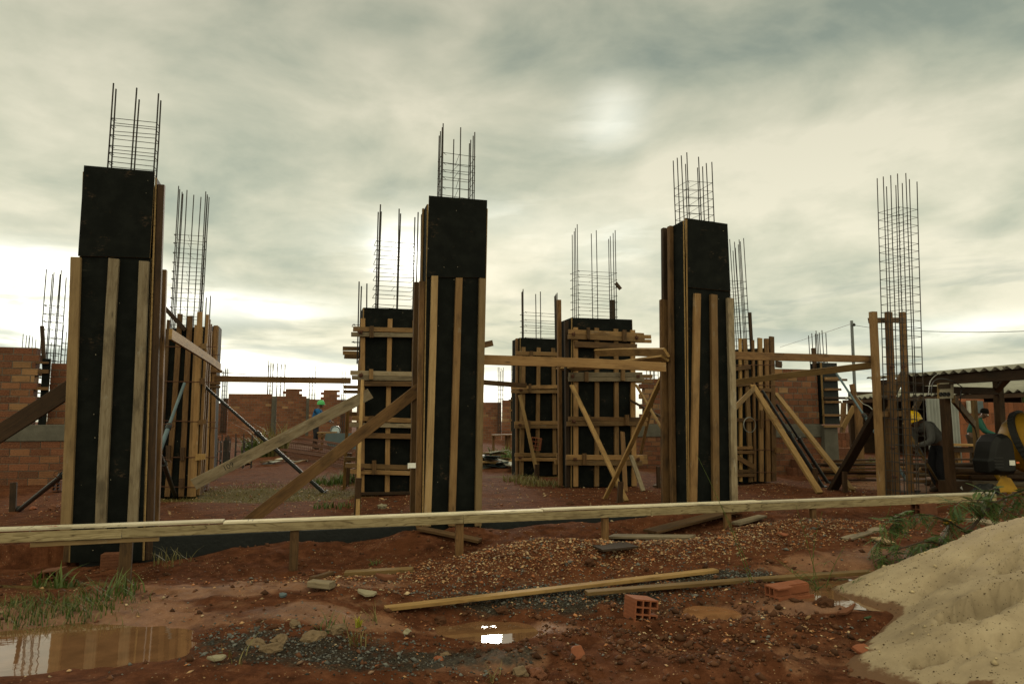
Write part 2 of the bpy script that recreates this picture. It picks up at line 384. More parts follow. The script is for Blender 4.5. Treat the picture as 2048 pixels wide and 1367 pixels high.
def sand_mat():
    m, t, b = mat('pale_building_sand'); tc = t.n('TexCoord').outputs['Object']
    n1 = t.noise(tc, 2.2, 6, .6); n2 = t.noise(tc, 24., 5, .6); n3 = t.noise(tc, 190., 3, .7)
    c = t.ramp(n1, [(.3, (.165, .126, .085)), (.55, (.252, .198, .134)), (.75, (.32, .258, .18))])
    c = t.mix(t.maprange(n2, .5, .8, 0, .35), c, (.20, .15, .10))
    v = t.n('TexVoronoi', ins={'Vector': tc, 'Scale': 62.})
    sp = t.m('MULTIPLY', t.maprange(v.outputs[0], .16, .25, 1, 0), t.m('GREATER_THAN', t.n('SeparateColor', v.outputs['Color']).outputs[0], .66))
    c = t.mix(t.m('MULTIPLY', sp, .85), c, (.03, .02, .014))
    at = t.n('Attribute', attribute_name='edge').outputs['Fac']
    c = t.mix(t.maprange(t.m('ADD', at, t.m('MULTIPLY', t.m('SUBTRACT', n2, .5), .9)), .35, .75), c, (.10, .055, .032))
    t.set(b.inputs['Base Color'], c); b.inputs['Roughness'].default_value = .95; b.inputs['Specular IOR Level'].default_value = .15
    h = t.m('ADD', t.m('MULTIPLY', n2, .6), t.m('MULTIPLY', n3, .4))
    bp = t.n('Bump', ins={'Strength': .8, 'Distance': .012, 'Height': h}); t.set(b.inputs['Normal'], bp.outputs[0]); return m
M['sand'] = sand_mat()
def water_mat(name, c, rough=.015):
    m, t, b = mat(name); tc = t.n('TexCoord').outputs['Object']
    n = t.noise(tc, 5., 4, .6); c2 = tuple(x * .7 for x in c)
    t.set(b.inputs['Base Color'], t.mix(t.maprange(n, .3, .7), c, c2)); b.inputs['Roughness'].default_value = rough
    b.inputs['IOR'].default_value = 1.75; b.inputs['Specular IOR Level'].default_value = .5
    w = t.noise(t.mapping(tc, (3, 9, 1)), 1., 3)
    bp = t.n('Bump', ins={'Strength': .05, 'Distance': .01, 'Height': w}); t.set(b.inputs['Normal'], bp.outputs[0]); return m
M['water'] = water_mat('muddy_puddle_water', (.135, .068, .034))
M['water_orange'] = water_mat('orange_puddle_water', (.215, .10, .047), .06)
# ---------------------------------------------------------------- sky and sun
SUN_AZ = math.atan2(872 - 1024, FPX); SUN_EL = R(15)
sun_dir = V((math.sin(SUN_AZ) * math.cos(SUN_EL), math.cos(SUN_AZ) * math.cos(SUN_EL), math.sin(SUN_EL)))
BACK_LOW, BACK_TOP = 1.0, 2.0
def build_world():
    w = bpy.data.worlds.new('World'); S.world = w; w.use_nodes = True; t = NT(w.node_tree)
    d = t.n('TexCoord').outputs['Generated']; d = t.vm('NORMALIZE', d).outputs[0]
    sx = t.n('SeparateXYZ', d); x, y, z = sx.outputs
    az = t.m('ARCTAN2', x, y); el = t.m('ARCSINE', z)
    zz = t.m('ADD', t.m('MAXIMUM', z, 0.), .13)
    pl = t.n('CombineXYZ', t.m('DIVIDE', x, zz), t.m('DIVIDE', y, zz), 0.).outputs[0]
    big = t.noise(t.mapping(pl, (.62, .9, 1), (3.1, 1.7, 0)), 1., 5, .45, .15)
    big2 = t.noise(t.mapping(pl, (.30, .42, 1), (7.4, 2.2, 0)), 1., 4, .42, .1)
    streak = t.noise(t.n('CombineXYZ', t.m('MULTIPLY', az, 4.3), t.m('MULTIPLY', el, 27.), 0.).outputs[0], 1., 7, .55, .35)
    def blob(px, py, wx, wy, s):
        r = ray(px, py).normalized(); a0 = math.atan2(r.x, r.y); e0 = math.asin(r.z)
        q1 = t.m('DIVIDE', t.m('SUBTRACT', az, a0), wx / FPX); q2 = t.m('DIVIDE', t.m('SUBTRACT', el, e0), wy / FPX)
        return t.m('MULTIPLY', t.m('EXPONENT', t.m('MULTIPLY', t.m('ADD', t.m('MULTIPLY', q1, q1), t.m('MULTIPLY', q2, q2)), -1.)), s)
    med = t.noise(t.n('CombineXYZ', t.m('MULTIPLY', az, 3.4), t.m('MULTIPLY', el, 7.2), 3.).outputs[0], 1., 9, .53, .3)
    cv = t.m('ADD', t.m('ADD', t.m('MULTIPLY', big, .16), t.m('MULTIPLY', big2, .20)), t.m('MULTIPLY', med, .64))
    for bl in [(120, 180, 330, 240, .05), (1780, 420, 420, 220, .09), (520, 380, 300, 160, .02), (1500, 90, 420, 130, -.04), (1000, 60, 300, 120, -.045), (2048, 0, 300, 160, -.06), (700, 330, 420, 60, -.03), (1200, 330, 260, 130, .045)]:
        cv = t.m('ADD', cv, blob(*bl))
    lump = t.noise(t.n('CombineXYZ', t.m('MULTIPLY', az, 8.), t.m('MULTIPLY', el, 19.), 7.).outputs[0], 1., 8, .56, .3)
    cv = t.m('ADD', cv, t.m('MULTIPLY', t.m('SUBTRACT', lump, .5), t.maprange(el, .1, .45, .42, .10)))
    c = t.ramp(cv, [(.33, (.34, .395, .31)), (.42, (.515, .545, .405)), (.51, (.70, .69, .51)), (.61, (.90, .85, .64))])
    k = t.ramp(z, [(0., .98), (.25, .94), (.42, .80), (.56, .64), (1., .66)])
    c = t.mix(1., c, k, 'MULTIPLY')
    # grey-blue undersides of the clouds low in the sky
    low = t.m('MULTIPLY', t.maprange(el, .02, .30, 1, 0), t.maprange(streak, .50, .63))
    low = t.m('MULTIPLY', low, t.maprange(el, -.01, .05, .2, 1))
    c = t.mix(t.m('MULTIPLY', low, .75), c, (.27, .335, .285))
    # openings where the light comes through
    gap = t.maprange(streak, .545, .43)
    def lobe(px, py, wx, wy, s, g=.7):
        r = ray(px, py).normalized(); a0 = math.atan2(r.x, r.y); e0 = math.asin(r.z)
        q1 = t.m('DIVIDE', t.m('SUBTRACT', az, a0), wx / FPX); q2 = t.m('DIVIDE', t.m('SUBTRACT', el, e0), wy / FPX)
        e = t.m('EXPONENT', t.m('MULTIPLY', t.m('ADD', t.m('MULTIPLY', q1, q1), t.m('MULTIPLY', q2, q2)), -1.))
        return t.m('MULTIPLY', t.m('MULTIPLY', e, s), t.m('ADD', 1 - g, t.m('MULTIPLY', gap, g)))
    cl = t.maprange(big, .38, .62)
    lobes = [(818, 512, 58, 46, 2.4, .45), (800, 505, 150, 90, .2, .6), (60, 525, 170, 30, 1.2, .45), (70, 640, 190, 50, 1.2, .7),
             (400, 612, 200, 26, 1.2, .6), (490, 735, 260, 40, 1.5, .75), (640, 785, 520, 36, 1.2, .45), (1000, 778, 260, 38, 1.1, .5),
             (1228, 228, 62, 50, .34, .15), (1190, 270, 90, 40, .12, .5), (1210, 490, 110, 60, .30, .5), (1010, 440, 110, 40, .22, .5), (1960, 655, 170, 22, .5, .6), (1740, 775, 170, 32, .55, .5), (1560, 690, 170, 20, .3, .6)]
    g = None
    for l in lobes:
        v = lobe(*l); g = v if g is None else t.m('ADD', g, v)
    c = t.mix(1., c, t.mix(1., (1., .985, .94), t.n('CombineColor', g, g, g).outputs[0], 'MULTIPLY'), 'ADD')
    # added gain: unseen sky overhead and behind the viewer brightened to light the foreground
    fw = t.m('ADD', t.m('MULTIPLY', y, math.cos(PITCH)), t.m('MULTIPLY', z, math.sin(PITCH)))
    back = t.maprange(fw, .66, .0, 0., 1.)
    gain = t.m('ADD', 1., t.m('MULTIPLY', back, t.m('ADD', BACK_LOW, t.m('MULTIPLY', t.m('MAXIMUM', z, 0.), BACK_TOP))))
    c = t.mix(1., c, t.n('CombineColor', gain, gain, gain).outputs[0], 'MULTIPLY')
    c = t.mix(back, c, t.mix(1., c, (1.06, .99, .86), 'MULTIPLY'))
    sky = t.n('TexSky', sky_type='NISHITA', sun_disc=False, sun_elevation=SUN_EL, sun_rotation=SUN_AZ, air_density=1., dust_density=.4)
    # thin blue of the clear sky above the cloud, Sky Texture at 0.08
    nis = t.mix(1., sky.outputs[0], (.08, .08, .08), 'MULTIPLY')
    c = t.mix(.08, c, nis)
    ground = t.maprange(z, -.02, 0., 0, 1); c = t.mix(ground, (.05, .028, .017), c)
    bg = t.n('Background', c, 1.); out = t.n('OutputWorld'); t.t.links.new(bg.outputs[0], out.inputs[0])
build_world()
sd = bpy.data.lights.new('sun', 'SUN'); sd.energy = 1.5; sd.angle = R(11); sd.color = (1., .90, .74)
sun = bpy.data.objects.new('sun', sd); COL.objects.link(sun); sun.rotation_euler = sun_dir.to_track_quat('Z', 'Y').to_euler()
S.view_settings.view_transform = 'Standard'; S.view_settings.look = 'None'; S.view_settings.exposure = .14; S.view_settings.gamma = 1
S.cycles.use_denoising = True; S.cycles.max_bounces = 6; S.cycles.diffuse_bounces = 3; S.cycles.glossy_bounces = 3
S.cycles.sample_clamp_indirect = 4
# ---------------------------------------------------------------- the ground
# site coordinates: s = distance behind the front faces of the front row of columns
COLP = Plane(PZ(205, 1120, -.2), U)           # plane of the front faces of the front column row
def s_of(x, y): return (x - COLP.o.x) * W.x + (y - COLP.o.y) * W.y
def u_of(x, y): return (x - COLP.o.x) * U.x + (y - COLP.o.y) * U.y
def ell(x, y, c, a, b, th=0.):
    dx = x - c[0]; dy = y - c[1]; q = math.cos(th); r = math.sin(th)
    return np.sqrt(((dx*q + dy*r)/a)**2 + ((-dx*r + dy*q)/b)**2)
WZ = -.345
def _puddle(px, py, lv, hx, hy, th=0.):
    """ellipse on the water level lv covering hx, hy pixels to each side"""
    c, e, n, f = PZ(px, py, lv), PZ(px + hx, py, lv), PZ(px, py + hy, lv), PZ(px, py - hy, lv)
    return (((c.x), (n.y + f.y) / 2), 1.2 * (e.x - c.x), 1.2 * (f.y - n.y) / 2, th)
LEVELS = (-.155, -.285, -.24, -.15)
PUDDLES = [_puddle(70, 1304, LEVELS[0], 262, 54, .05), _puddle(968, 1263, LEVELS[1], 105, 20, -.05), _puddle(1424, 1228, LEVELS[2], 52, 17), _puddle(1705, 1178, LEVELS[3], 135, 34, .2)]
def ground_h(x, y, fine=True):
    x = np.asarray(x, float); y = np.asarray(y, float)
    s = s_of(x, y)
    edge = fbm(x, y, .9, 3, 40) * .10
    front = -.28 + sstep(4.6, 7.2, y) * (.02 + .034 * np.clip(x + 3.5, 0, 9))
    front = front + .035 * np.exp(-((s + .55) / .35)**2) + .095 * np.exp(-((s + .25) / .42)**2) * (1 + .45 * fbm(x, y, .55, 3, 111)) * sstep(-3.95, -3.1, x)
    back = np.full_like(x, -.015) + .02 * fbm(x, y, 2.4, 3, 8)
    h = np.where(s > .12, back, front)
    # heap of broken brick gravel along the boards, soil against the grade beam
    h += .15 * sstep(-.3, -1.7, x) * sstep(6.9, 5.7, y)
    h += .17 * np.exp(-ell(x, y, (.15, 7.1), .75, .42, .2)**2) + .11 * np.exp(-ell(x, y, (1.4, 7.25), 1.1, .3, .25)**2)
    h += .15 * np.exp(-ell(x, y, (3.35, 8.05), 1.0, .42, .25)**2)
    h += np.where(s < .12, .10 * np.exp(-ell(x, y, (-1.15, 8.15), .45, .3, 0)**2), 0)
    # churned ground in the foreground
    ch = sstep(7.3, 5.2, y) * sstep(-1.5, .5, x) * sstep(3.6, 2.4, x)
    for (cx, cy, a, b, k) in [(.25, 4.75, .5, .2, .07), (1.9, 5.25, .55, .16, .06), (2.1, 6.0, .4, .15, .03), (1.3, 4.55, .6, .2, .05), (-.6, 5.9, .7, .15, .03), (-1.5, 5.3, .35, .22, .05)]:
        h += k * np.exp(-ell(x, y, (cx, cy), a, b, .1)**2)
    # rising ground under the far rubble, falling ground under the sheds
    h += .5 * sstep(19, 34, y) * sstep(2, -6, x) * (.6 + .4 * fbm(x, y, 3., 3, 90))
    if fine:
        near = sstep(12., 8., y)
        a = np.where(s > .12, .35, 1.)
        h += a * (near * (.016 * fbm(x, y, .32, 4, 3) + .008 * fbm(x, y, .07, 3, 21)) + (.35 + .65 * ch) * sstep(7.6, 6., y) * .048 * np.maximum(fbm((x*.94 - y*.34)*.5, x*.34 + y*.94, .2, 4, 55), -.25) * sstep(-.45, .35, fbm(x, y, .9, 2, 58)))
        h += (1 - near) * .03 * fbm(x, y, 1.2, 4, 33) * sstep(300, 60, y)
    for (c, a, b, th), lv in zip(PUDDLES, LEVELS):
        e = ell(x, y, c, a, b, th) + .17 * fbm(x, y, .38, 3, 77) - .07
        m = sstep(1.45, .8, e); h = h * (1 - m) + m * (lv - .035 + .055 * np.clip(e, 0, 1.2)**2)
    return h
def gz(x, y): return float(ground_h(np.array([x]), np.array([y]), True)[0])
def GP(px, py, z0=-.25):
    """where the line of sight through a pixel meets the ground"""
    z = z0
    for _ in range(6):
        p = PZ(px, py, z); z = gz(p.x, p.y)
    return V((p.x, p.y, z))
def build_ground():
    xs = np.concatenate([-np.geomspace(6.6, 3000, 70)[::-1], np.arange(-6.55, 7.6, .028), np.geomspace(7.65, 3000, 70)])
    ys = np.concatenate([-np.geomspace(.5, 300, 18)[::-1], np.arange(0, 3.4, .2), np.arange(3.4, 10.6, .026), np.arange(10.6, 24, .14), np.geomspace(24.2, 3500, 60)])
    X, Y = np.meshgrid(xs, ys); x = X.ravel(); y = Y.ravel(); h = ground_h(x, y)
    nx, ny = len(xs), len(ys); i = np.arange(nx*ny).reshape(ny, nx)
    q = np.stack([i[:-1, :-1], i[:-1, 1:], i[1:, 1:], i[1:, :-1]], -1).reshape(-1, 4)
    me = mesh_np('ground', np.stack([x, y, h], 1), q, M['ground'])
    s = s_of(x, y)
    grey = np.zeros_like(x)
    for (c, a, b, th) in [((.5, 5.9), 1.25, .34, .10), ((2.0, 6.35), .7, .22, .1), ((-1.2, 4.5), 1.0, .30, .1), ((-.3, 4.6), .5, .22, 0), ((.1, 5.9), .6, .3, 0)]:
        grey = np.maximum(grey, np.exp(-ell(x, y, c, a, b, th)**2 * .8))
    mud = .30 * sstep(7.4, 6.2, y) * sstep(3.2, 4.2, y)
    for (c, a, b, th, k) in [((-2.2, 5.9), 1.5, .45, .25, .72), ((-1.35, 5.15), .7, .22, 0, .85), ((-.2, 4.55), .5, .2, 0, .8), ((-.05, 5.3), .62, .22, 0, .8), ((1.8, 5.6), .7, .3, .1, .62), ((2.05, 4.7), .7, .35, .2, .5), ((-3.3, 4.95), 1.5, .62, .1, .8), ((3.4, 6.7), 1.3, .5, .2, .7), ((2.3, 5.45), .45, .14, -.2, .9), ((9.5, 14), 3.2, 2.4, .3, .9), ((4.5, 14.5), 1.6, .5, .3, .6)]:
        mud = np.maximum(mud, k * np.exp(-ell(x, y, c, a, b, th)**4 * .7))
    green = np.zeros_like(x)
    for (c, a, b, th, k) in [((-4.4, 12.2), 2.2, 1.3, .1, .85), ((-3.5, 15), 1.6, 1.0, 0, .6), ((-3.9, 6.2), .9, .3, .1, .7), ((.4, 16.2), 1.4, .5, .2, .7), ((-9, 30), 8, 5, 0, .5), ((2.5, 17), 2, .8, 0, .5)]:
        green = np.maximum(green, k * np.exp(-ell(x, y, c, a, b, th)**4 * .7))
    col_attr(me, 'zones', np.stack([grey, mud, green], 1))
    o = link('ground', me, smooth=True); tag(o, 'wet red brown soil of the building site', 'ground', kind='structure')
build_ground()
for i, ((c, a, b, th), lab) in enumerate(zip(PUDDLES, ['long muddy puddle at the left mirroring a column and bright sky', 'shallow puddle with a white sky reflection in the middle foreground', 'round opaque orange puddle beside the hollow brick', 'bright rain puddle at the foot of the sand heap'])):
    n = 40; vs = [(0, 0, 0)] + [(1.04*a*math.cos(2*math.pi*k/n), 1.04*b*math.sin(2*math.pi*k/n), 0) for k in range(n)]
    fs = [(0, k + 1, (k + 1) % n + 1) for k in range(n)]
    o = link('puddle', mesh('puddle', vs, fs), Matrix.Translation((c[0], c[1], LEVELS[i])) @ Matrix.Rotation(th, 4, 'Z'), None, M['water_orange'] if i == 2 else M['water'])
    tag(o, lab, 'puddle', 'rain puddles in the foreground', 'structure')
# ---------------------------------------------------------------- sand heap
SAND_C = (4.35, 5.55)
def sand_h(x, y):
    dx = x - SAND_C[0]; dy = y - SAND_C[1]
    th = np.arctan2(dy, dx)
    rad = 1.98 - .42 * sstep(.38, .95, dy) + .60 * sstep(-.2, -1.1, dy) + .10 * np.sin(3*th + 1) + .06 * np.sin(7*th)
    r = np.sqrt(dx*dx + dy*dy) / rad
    h = .86 * np.clip(1 - r, 0, 1)**1.03
    h = h - .05 * sstep(.9, 1.05, r)
    h += (.022 * fbm(x, y, .6, 3, 60) + .006 * fbm(x, y, .15, 4, 61) + .005 * fbm(x, y, .05, 3, 62) - .020 * sstep(.42, .8, fbm(x*.8 + y*.5, y*1.6 - x*.6, .21, 3, 66))) * sstep(1.04, .85, r)
    # a collapsed bite with a steep scarp, and a crack lower down
    for (cx, cy, a_, b_, th, dp, sd) in [(3.17, 4.68, .40, .20, .10, .17, 70), (2.80, 4.27, .42, .10, -.16, .075, 80), (3.75, 5.15, .3, .12, .3, .08, 90), (3.1, 5.3, .2, .06, .4, .035, 95), (3.5, 4.4, .3, .1, .1, .06, 99), (3.55, 5.45, .16, .05, .4, .04, 103)]:
        q, w = math.cos(th), math.sin(th); yy = (-(x - cx)*w + (y - cy)*q) / b_
        a = ell(x, y, (cx, cy), a_, b_, th) + .16 * fbm(x, y, .11, 3, sd)
        h -= dp * sstep(1.06, .94, a) * sstep(-1.0, .75, yy) * (1 + .35 * fbm(x, y, .07, 3, sd + 3))
    return h
def sgz(x, y):
    return max(gz(x, y), -.27 + float(sand_h(np.array([x]), np.array([y]))[0]))
def SP(px, py):
    """where the line of sight meets the sand heap or ground"""
    d = ray(px, py)
    for k in range(200, 1200):
        p = CAM + d * (k * .01)
        if p.z < sgz(p.x, p.y): return p
    return p
def build_sand():
    xs = np.arange(1.5, 7.2, .024); ys = np.arange(2.6, 7.9, .024)
    X, Y = np.meshgrid(xs, ys); x = X.ravel(); y = Y.ravel(); h = -.27 + sand_h(x, y)
    g = ground_h(x, y); e = sstep(.10, .0, h - g)
    nx, ny = len(xs), len(ys); i = np.arange(nx*ny).reshape(ny, nx)
    q = np.stack([i[:-1, :-1], i[:-1, 1:], i[1:, 1:], i[1:, :-1]], -1).reshape(-1, 4)
    keep = ((h - g)[q] > -.05).any(1) & (np.hypot(x - SAND_C[0], y - SAND_C[1])[q].max(1) < 3.1); q = q[keep]
    used = np.unique(q); rm = np.full(nx*ny, -1); rm[used] = np.arange(len(used))
    me = mesh_np('sand_heap', np.stack([x, y, h], 1)[used], rm[q], M['sand'])
    col_attr(me, 'edge', np.repeat(e[used][:, None], 3, 1))
    o = link('sand_heap', me, smooth=True); tag(o, 'large heap of pale damp building sand in the right foreground', 'sand heap')
build_sand()
# ---------------------------------------------------------------- loose gravel and clods
def scatter(name, pts, sizes, tints, label, mat_, flatness=.55, seed=1):
    r = np.random.default_rng(seed); n = len(pts)
    base = np.array([(1,0,0),(0,1,0),(-1,0,0),(0,-1,0),(0,0,1),(0,0,-1)], float)
    tri = np.array([(0,1,4),(1,2,4),(2,3,4),(3,0,4),(1,0,5),(2,1,5),(3,2,5),(0,3,5)])
    sc = r.uniform(.55, 1.3, (n, 6, 1)); v = base[None] * sc
    v[:, :, 0] *= r.uniform(.7, 1.5, (n, 1)); v[:, :, 2] *= flatness
    a = r.uniform(0, 6.28, n); ca, sa = np.cos(a)[:, None], np.sin(a)[:, None]
    tx = r.uniform(-.5, .5, (n, 1)); X = v[:, :, 0]*ca - v[:, :, 1]*sa; Y = v[:, :, 0]*sa + v[:, :, 1]*ca; Zz = v[:, :, 2] + tx * X
    v = np.stack([X, Y, Zz], 2) * sizes[:, None, None] + pts[:, None, :]
    f = (tri[None] + (np.arange(n) * 6)[:, None, None]).reshape(-1, 3)
    me = mesh_np(name, v.reshape(-1, 3), f, mat_); col_attr(me, 'tint', np.repeat(tints, 6, 0))
    o = link(name, me); return tag(o, label, None, kind='stuff')
def dry(p, z):
    ok = np.ones(len(p), bool)
    for (c, a, b, th), lv in zip(PUDDLES, LEVELS): ok &= (ell(p[:, 0], p[:, 1], c, a, b, th) > 1.3) | (z > lv + .004)
    return ok
def scatter_ground():
    r = np.random.default_rng(3)
    P = []; 
    def zone(n, c, a, b, th):
        q = r.normal(0, .55, (n, 2)); P.append(np.stack([c[0] + q[:, 0]*a*math.cos(th) - q[:, 1]*b*math.sin(th), c[1] + q[:, 0]*a*math.sin(th) + q[:, 1]*b*math.cos(th)], 1))
    zone(3600, (.35, 6.95), 1.35, .55, .18); zone(2600, (1.7, 7.25), 1.5, .42, .25); zone(2200, (3.2, 7.9), 1.3, .55, .25)
    zone(900, (-1.3, 6.5), 1.2, .4, .1); zone(900, (1.6, 5.2), 1.3, .55, 0); zone(700, (.4, 5.9), 1.5, .4, .1)
    P.append(np.stack([r.uniform(-5, 3, 1300), r.uniform(3.9, 8.4, 1300)], 1)); P.append(np.stack([r.uniform(-8, 9, 5200), r.uniform(8.2, 15, 5200)], 1))
    p = np.concatenate(P); p = p[(p[:, 1] > 3.6)]
    s = s_of(p[:, 0], p[:, 1]); p = p[(s < -.25) | (s > .35)]
    z = ground_h(p[:, 0], p[:, 1]); ok = dry(p, z); p = p[ok]; z = z[ok]
    n = len(p); size = np.exp(r.normal(math.log(.0088), .45, n)).clip(.004, .03) * np.where(p[:, 1] > 8.6, 1.25, 1.)
    pal = np.array([(.30, .13, .06), (.22, .085, .04), (.30, .18, .095), (.34, .25, .16), (.16, .10, .07), (.12, .05, .03), (.30, .19, .11), (.10, .095, .09)])
    t = pal[r.integers(0, len(pal), n)] * r.uniform(.55, 1.15, (n, 1))
    scatter('gravel', np.column_stack([p, z + size * .25]), size, t, 'loose brick chips and gravel strewn over the soil', M['pebble'])
    # dark clods
    q = np.concatenate([np.stack([r.normal(1.1, .95, 1500), r.normal(5.0, .5, 1500)], 1), np.stack([r.normal(2.3, .35, 350), r.normal(5.9, .3, 350)], 1), np.stack([r.uniform(-5, 4, 1100), r.uniform(4, 8.3, 1100)], 1), np.stack([r.normal(3.3, .7, 300), r.normal(8., .3, 300)], 1)])
    s = s_of(q[:, 0], q[:, 1]); q = q[(q[:, 1] > 3.6) & (s < -.2)]; z = ground_h(q[:, 0], q[:, 1]); ok = dry(q, z); q = q[ok]; z = z[ok]; n = len(q)
    size = np.exp(r.normal(math.log(.012), .5, n)).clip(.005, .045)
    t = np.array([(.055, .024, .013)]) * r.uniform(.5, 1.6, (n, 1))
    scatter('soil_crumbs', np.column_stack([q, z + size * .3]), size, t, 'dark crumbs and clods of churned soil', M['pebble'], .8, 4)
    # crumbs lying on the sand
    q = np.stack([r.uniform(2.2, 5.2, 1500), r.uniform(3.8, 6.6, 1500)], 1); hs = -.27 + sand_h(q[:, 0], q[:, 1]); ok = hs > ground_h(q[:, 0], q[:, 1]); q = q[ok]; hs = hs[ok]; n = len(q)
    big_ = r.random(n) < .08; size = np.where(big_, np.exp(r.normal(math.log(.011), .4, n)).clip(.006, .028), r.uniform(.003, .007, n))
    t = np.where(big_[:, None], np.array([[.34, .27, .17]]), np.array([[.05, .03, .018]])) * r.uniform(.7, 1.15, (n, 1))
    scatter('sand_crumbs', np.column_stack([q, hs + size * .3]), size, t, 'small lumps of sand and dark bits on the sand heap', M['pebble'], .8, 6)
    # dark grey crushed stone
    q = np.concatenate([np.stack([r.normal(.5, .7, 2200), r.normal(5.95, .2, 2200)], 1), np.stack([r.normal(-1.3, .6, 1500), r.normal(4.6, .22, 1500)], 1), np.stack([r.normal(2.0, .35, 800), r.normal(6.35, .15, 800)], 1)])
    z = ground_h(q[:, 0], q[:, 1]); ok = dry(q, z); q = q[ok]; z = z[ok]; n = len(q); size = np.exp(r.normal(math.log(.0075), .4, n)).clip(.004, .02)
    t = np.array([(.045, .045, .043)]) * r.uniform(.4, 2.6, (n, 1))
    scatter('crushed_stone', np.column_stack([q, z + size * .25]), size, t, 'dark grey crushed stone spread on the mud', M['pebble'], .7, 5)
scatter_ground()
# ---------------------------------------------------------------- rebar cages
def bar_mesh(h, r, seed, k=5):
    q = random.Random(seed); n = 5
    jx, jy = q.uniform(-1, 1) * .012, q.uniform(-1, 1) * .012
    pts = [(jx * (i/n)**2 + q.uniform(-1, 1) * .002, jy * (i/n)**2 + q.uniform(-1, 1) * .002, h * i / n) for i in range(n + 1)]
    return mesh('rebar_bar', *tube_vf(pts, r, k))
def stirrup_mesh(wx, wy, r, seed):
    q = random.Random(seed); t = lambda: q.uniform(-.012, .012)
    x, y = wx/2 + r, wy/2 + r
    c = [(-x, -y, t()), (x, -y, t()), (x, y, t()), (-x, y, t())]
    mb = MB()
    for i in range(4): mb.tube([c[i], c[(i+1) % 4]], r, 4)
    if wy > .2: mb.tube([(0, -y, t()), (q.uniform(-.05, .05), y, t())], r*.8, 4)
    mb.tube([c[0], V(c[0]) + V((.035, .05, .02))], r, 4); mb.tube([c[0], V(c[0]) + V((.05, .035, -.012))], r, 4)
    return mb.mesh('stirrup')
_stir = {}
def cage(label, base, bars, z0, zs, wx, wy, group, r=.008, rs=.0036, ang=0., lean=(0, 0), cat='rebar cage', name='rebar_cage'):
    """base: world point of the cage's foot; bars: (x, y, top z in the world)"""
    Mx = at_uv(V((base[0], base[1], z0))) @ Matrix.Rotation(ang, 4, 'Z')
    if lean != (0, 0): Mx = Mx @ Matrix.Rotation(lean[0], 4, 'Y') @ Matrix.Rotation(lean[1], 4, 'X')
    t = thing(name, label, cat, Mx, group)
    for i, (x, y, zt) in enumerate(bars):
        _seed[0] += 1
        link('vertical_bar', bar_mesh(zt - z0, r, _seed[0]), Mx @ Matrix.Translation((x, y, 0)), t, M['rebar'])
    for i, zz in enumerate(zs):
        key = (round(wx, 3), round(wy, 3), round(rs, 4), i % 4)
        if key not in _stir:
            _stir[key] = stirrup_mesh(wx, wy, rs, i % 4 + 31)
        link('stirrup', _stir[key], Mx @ Matrix.Translation((0, 0, zz - z0)) @ Matrix.Rotation(R(random.uniform(-1.3, 1.3)), 4, 'X') @ Matrix.Rotation(R(random.uniform(-1.3, 1.3)), 4, 'Y'), t, M['rebar'])
    return t
def rng_z(a, b, step): return [a + step * i + random.uniform(-.015, .015) for i in range(int((b - a) / step) + 1)]
# ---------------------------------------------------------------- plywood forms
PLY_T = .018
def slab(name, c, n, parent, t=PLY_T, m=None, me_=None):
    """sheet whose back face has the corners c (BL, BR, TR, TL), t thick towards n"""
    c = [V(p) for p in c]; n = V(n).normalized()
    Mx = frame(c[0], c[1] - c[0], n); I = Mx.inverted()
    lo = [I @ p for p in c]; hi = [I @ (p + n * t) for p in c]
    fs = [(3, 2, 1, 0), (4, 5, 6, 7)] + [(i, (i+1) % 4, (i+1) % 4 + 4, i + 4) for i in range(4)]
    me = mesh(name, lo + hi, fs, [m or M['ply'], me_ or M['plyedge']], [0, 0, 1, 1, 1, 1])
    return link(name, me, Mx, parent)
def wing_nut(p, n, parent, s=1.):
    """rusty wing nut and washer plate holding a tie rod"""
    mb = MB(); Mx = frame(p, U, n)
    mb.box((-.035*s, -.028*s, 0), (.035*s, .028*s, .008*s)); mb.tube([(0, 0, 0), (0, 0, .08*s)], .009*s, 6)
    mb.tube([(0, 0, .01*s), (0, 0, .035*s)], .022*s, 6); a = random.uniform(0, 3)
    mb.box((-.05*s, -.006*s, .018*s), (.05*s, .006*s, .034*s), 0, Matrix.Rotation(a, 4, 'Z'))
    return mb.build('wing_nut', M['rust'], Mx, parent)
def form(label, plane, low, up=None, depth=.5, battens=(), group='black plywood column forms', bt=.055, upoff=1, side_top=0., name='column_formwork'):
    """black plywood column form. low / up: corner pixels BL, BR, TR, TL on the front plane; battens: (x0, y0, x1, y1, width px[, material])"""
    n = plane.n; P = [plane.hit(*q) for q in low]
    t = thing(name, label, 'formwork', at_uv(P[0]), group)
    slab('front_sheet', P, n, t)
    top = P
    if up:
        Q = [plane.hit(*q) for q in up]; slab('front_sheet', [q + n * (.002 + PLY_T * upoff) for q in Q], n, t); top = Q
    TL = top[3] - Z * side_top; TR = top[2] - Z * side_top; B = W * depth
    slab('side_sheet', [P[0] + B, P[0], TL, TL + B], -U, t)
    slab('side_sheet', [P[1], P[1] + B, TR + B, TR], U, t)
    slab('back_sheet', [P[1] + B + U*.02, P[0] + B - U*.02, TL + B - U*.02, TR + B + U*.02], W, t)
    f = plane.off(PLY_T + .001)
    for b in battens:
        x0, y0, x1, y1, wpx = b[:5]; A = f.hit(x0, y0); E = f.hit(x1, y1)
        w = wpx / FPX * (A.y + E.y) / 2
        board('batten', E, A, w, bt, n, b[5] if len(b) > 5 else M['batten'], t, bow=.003)
    return t, P, top, f
def side_batten(t, foot, top, w, th, n, m):
    return board('batten', foot, top, w, th, n, m, t, bow=.003)
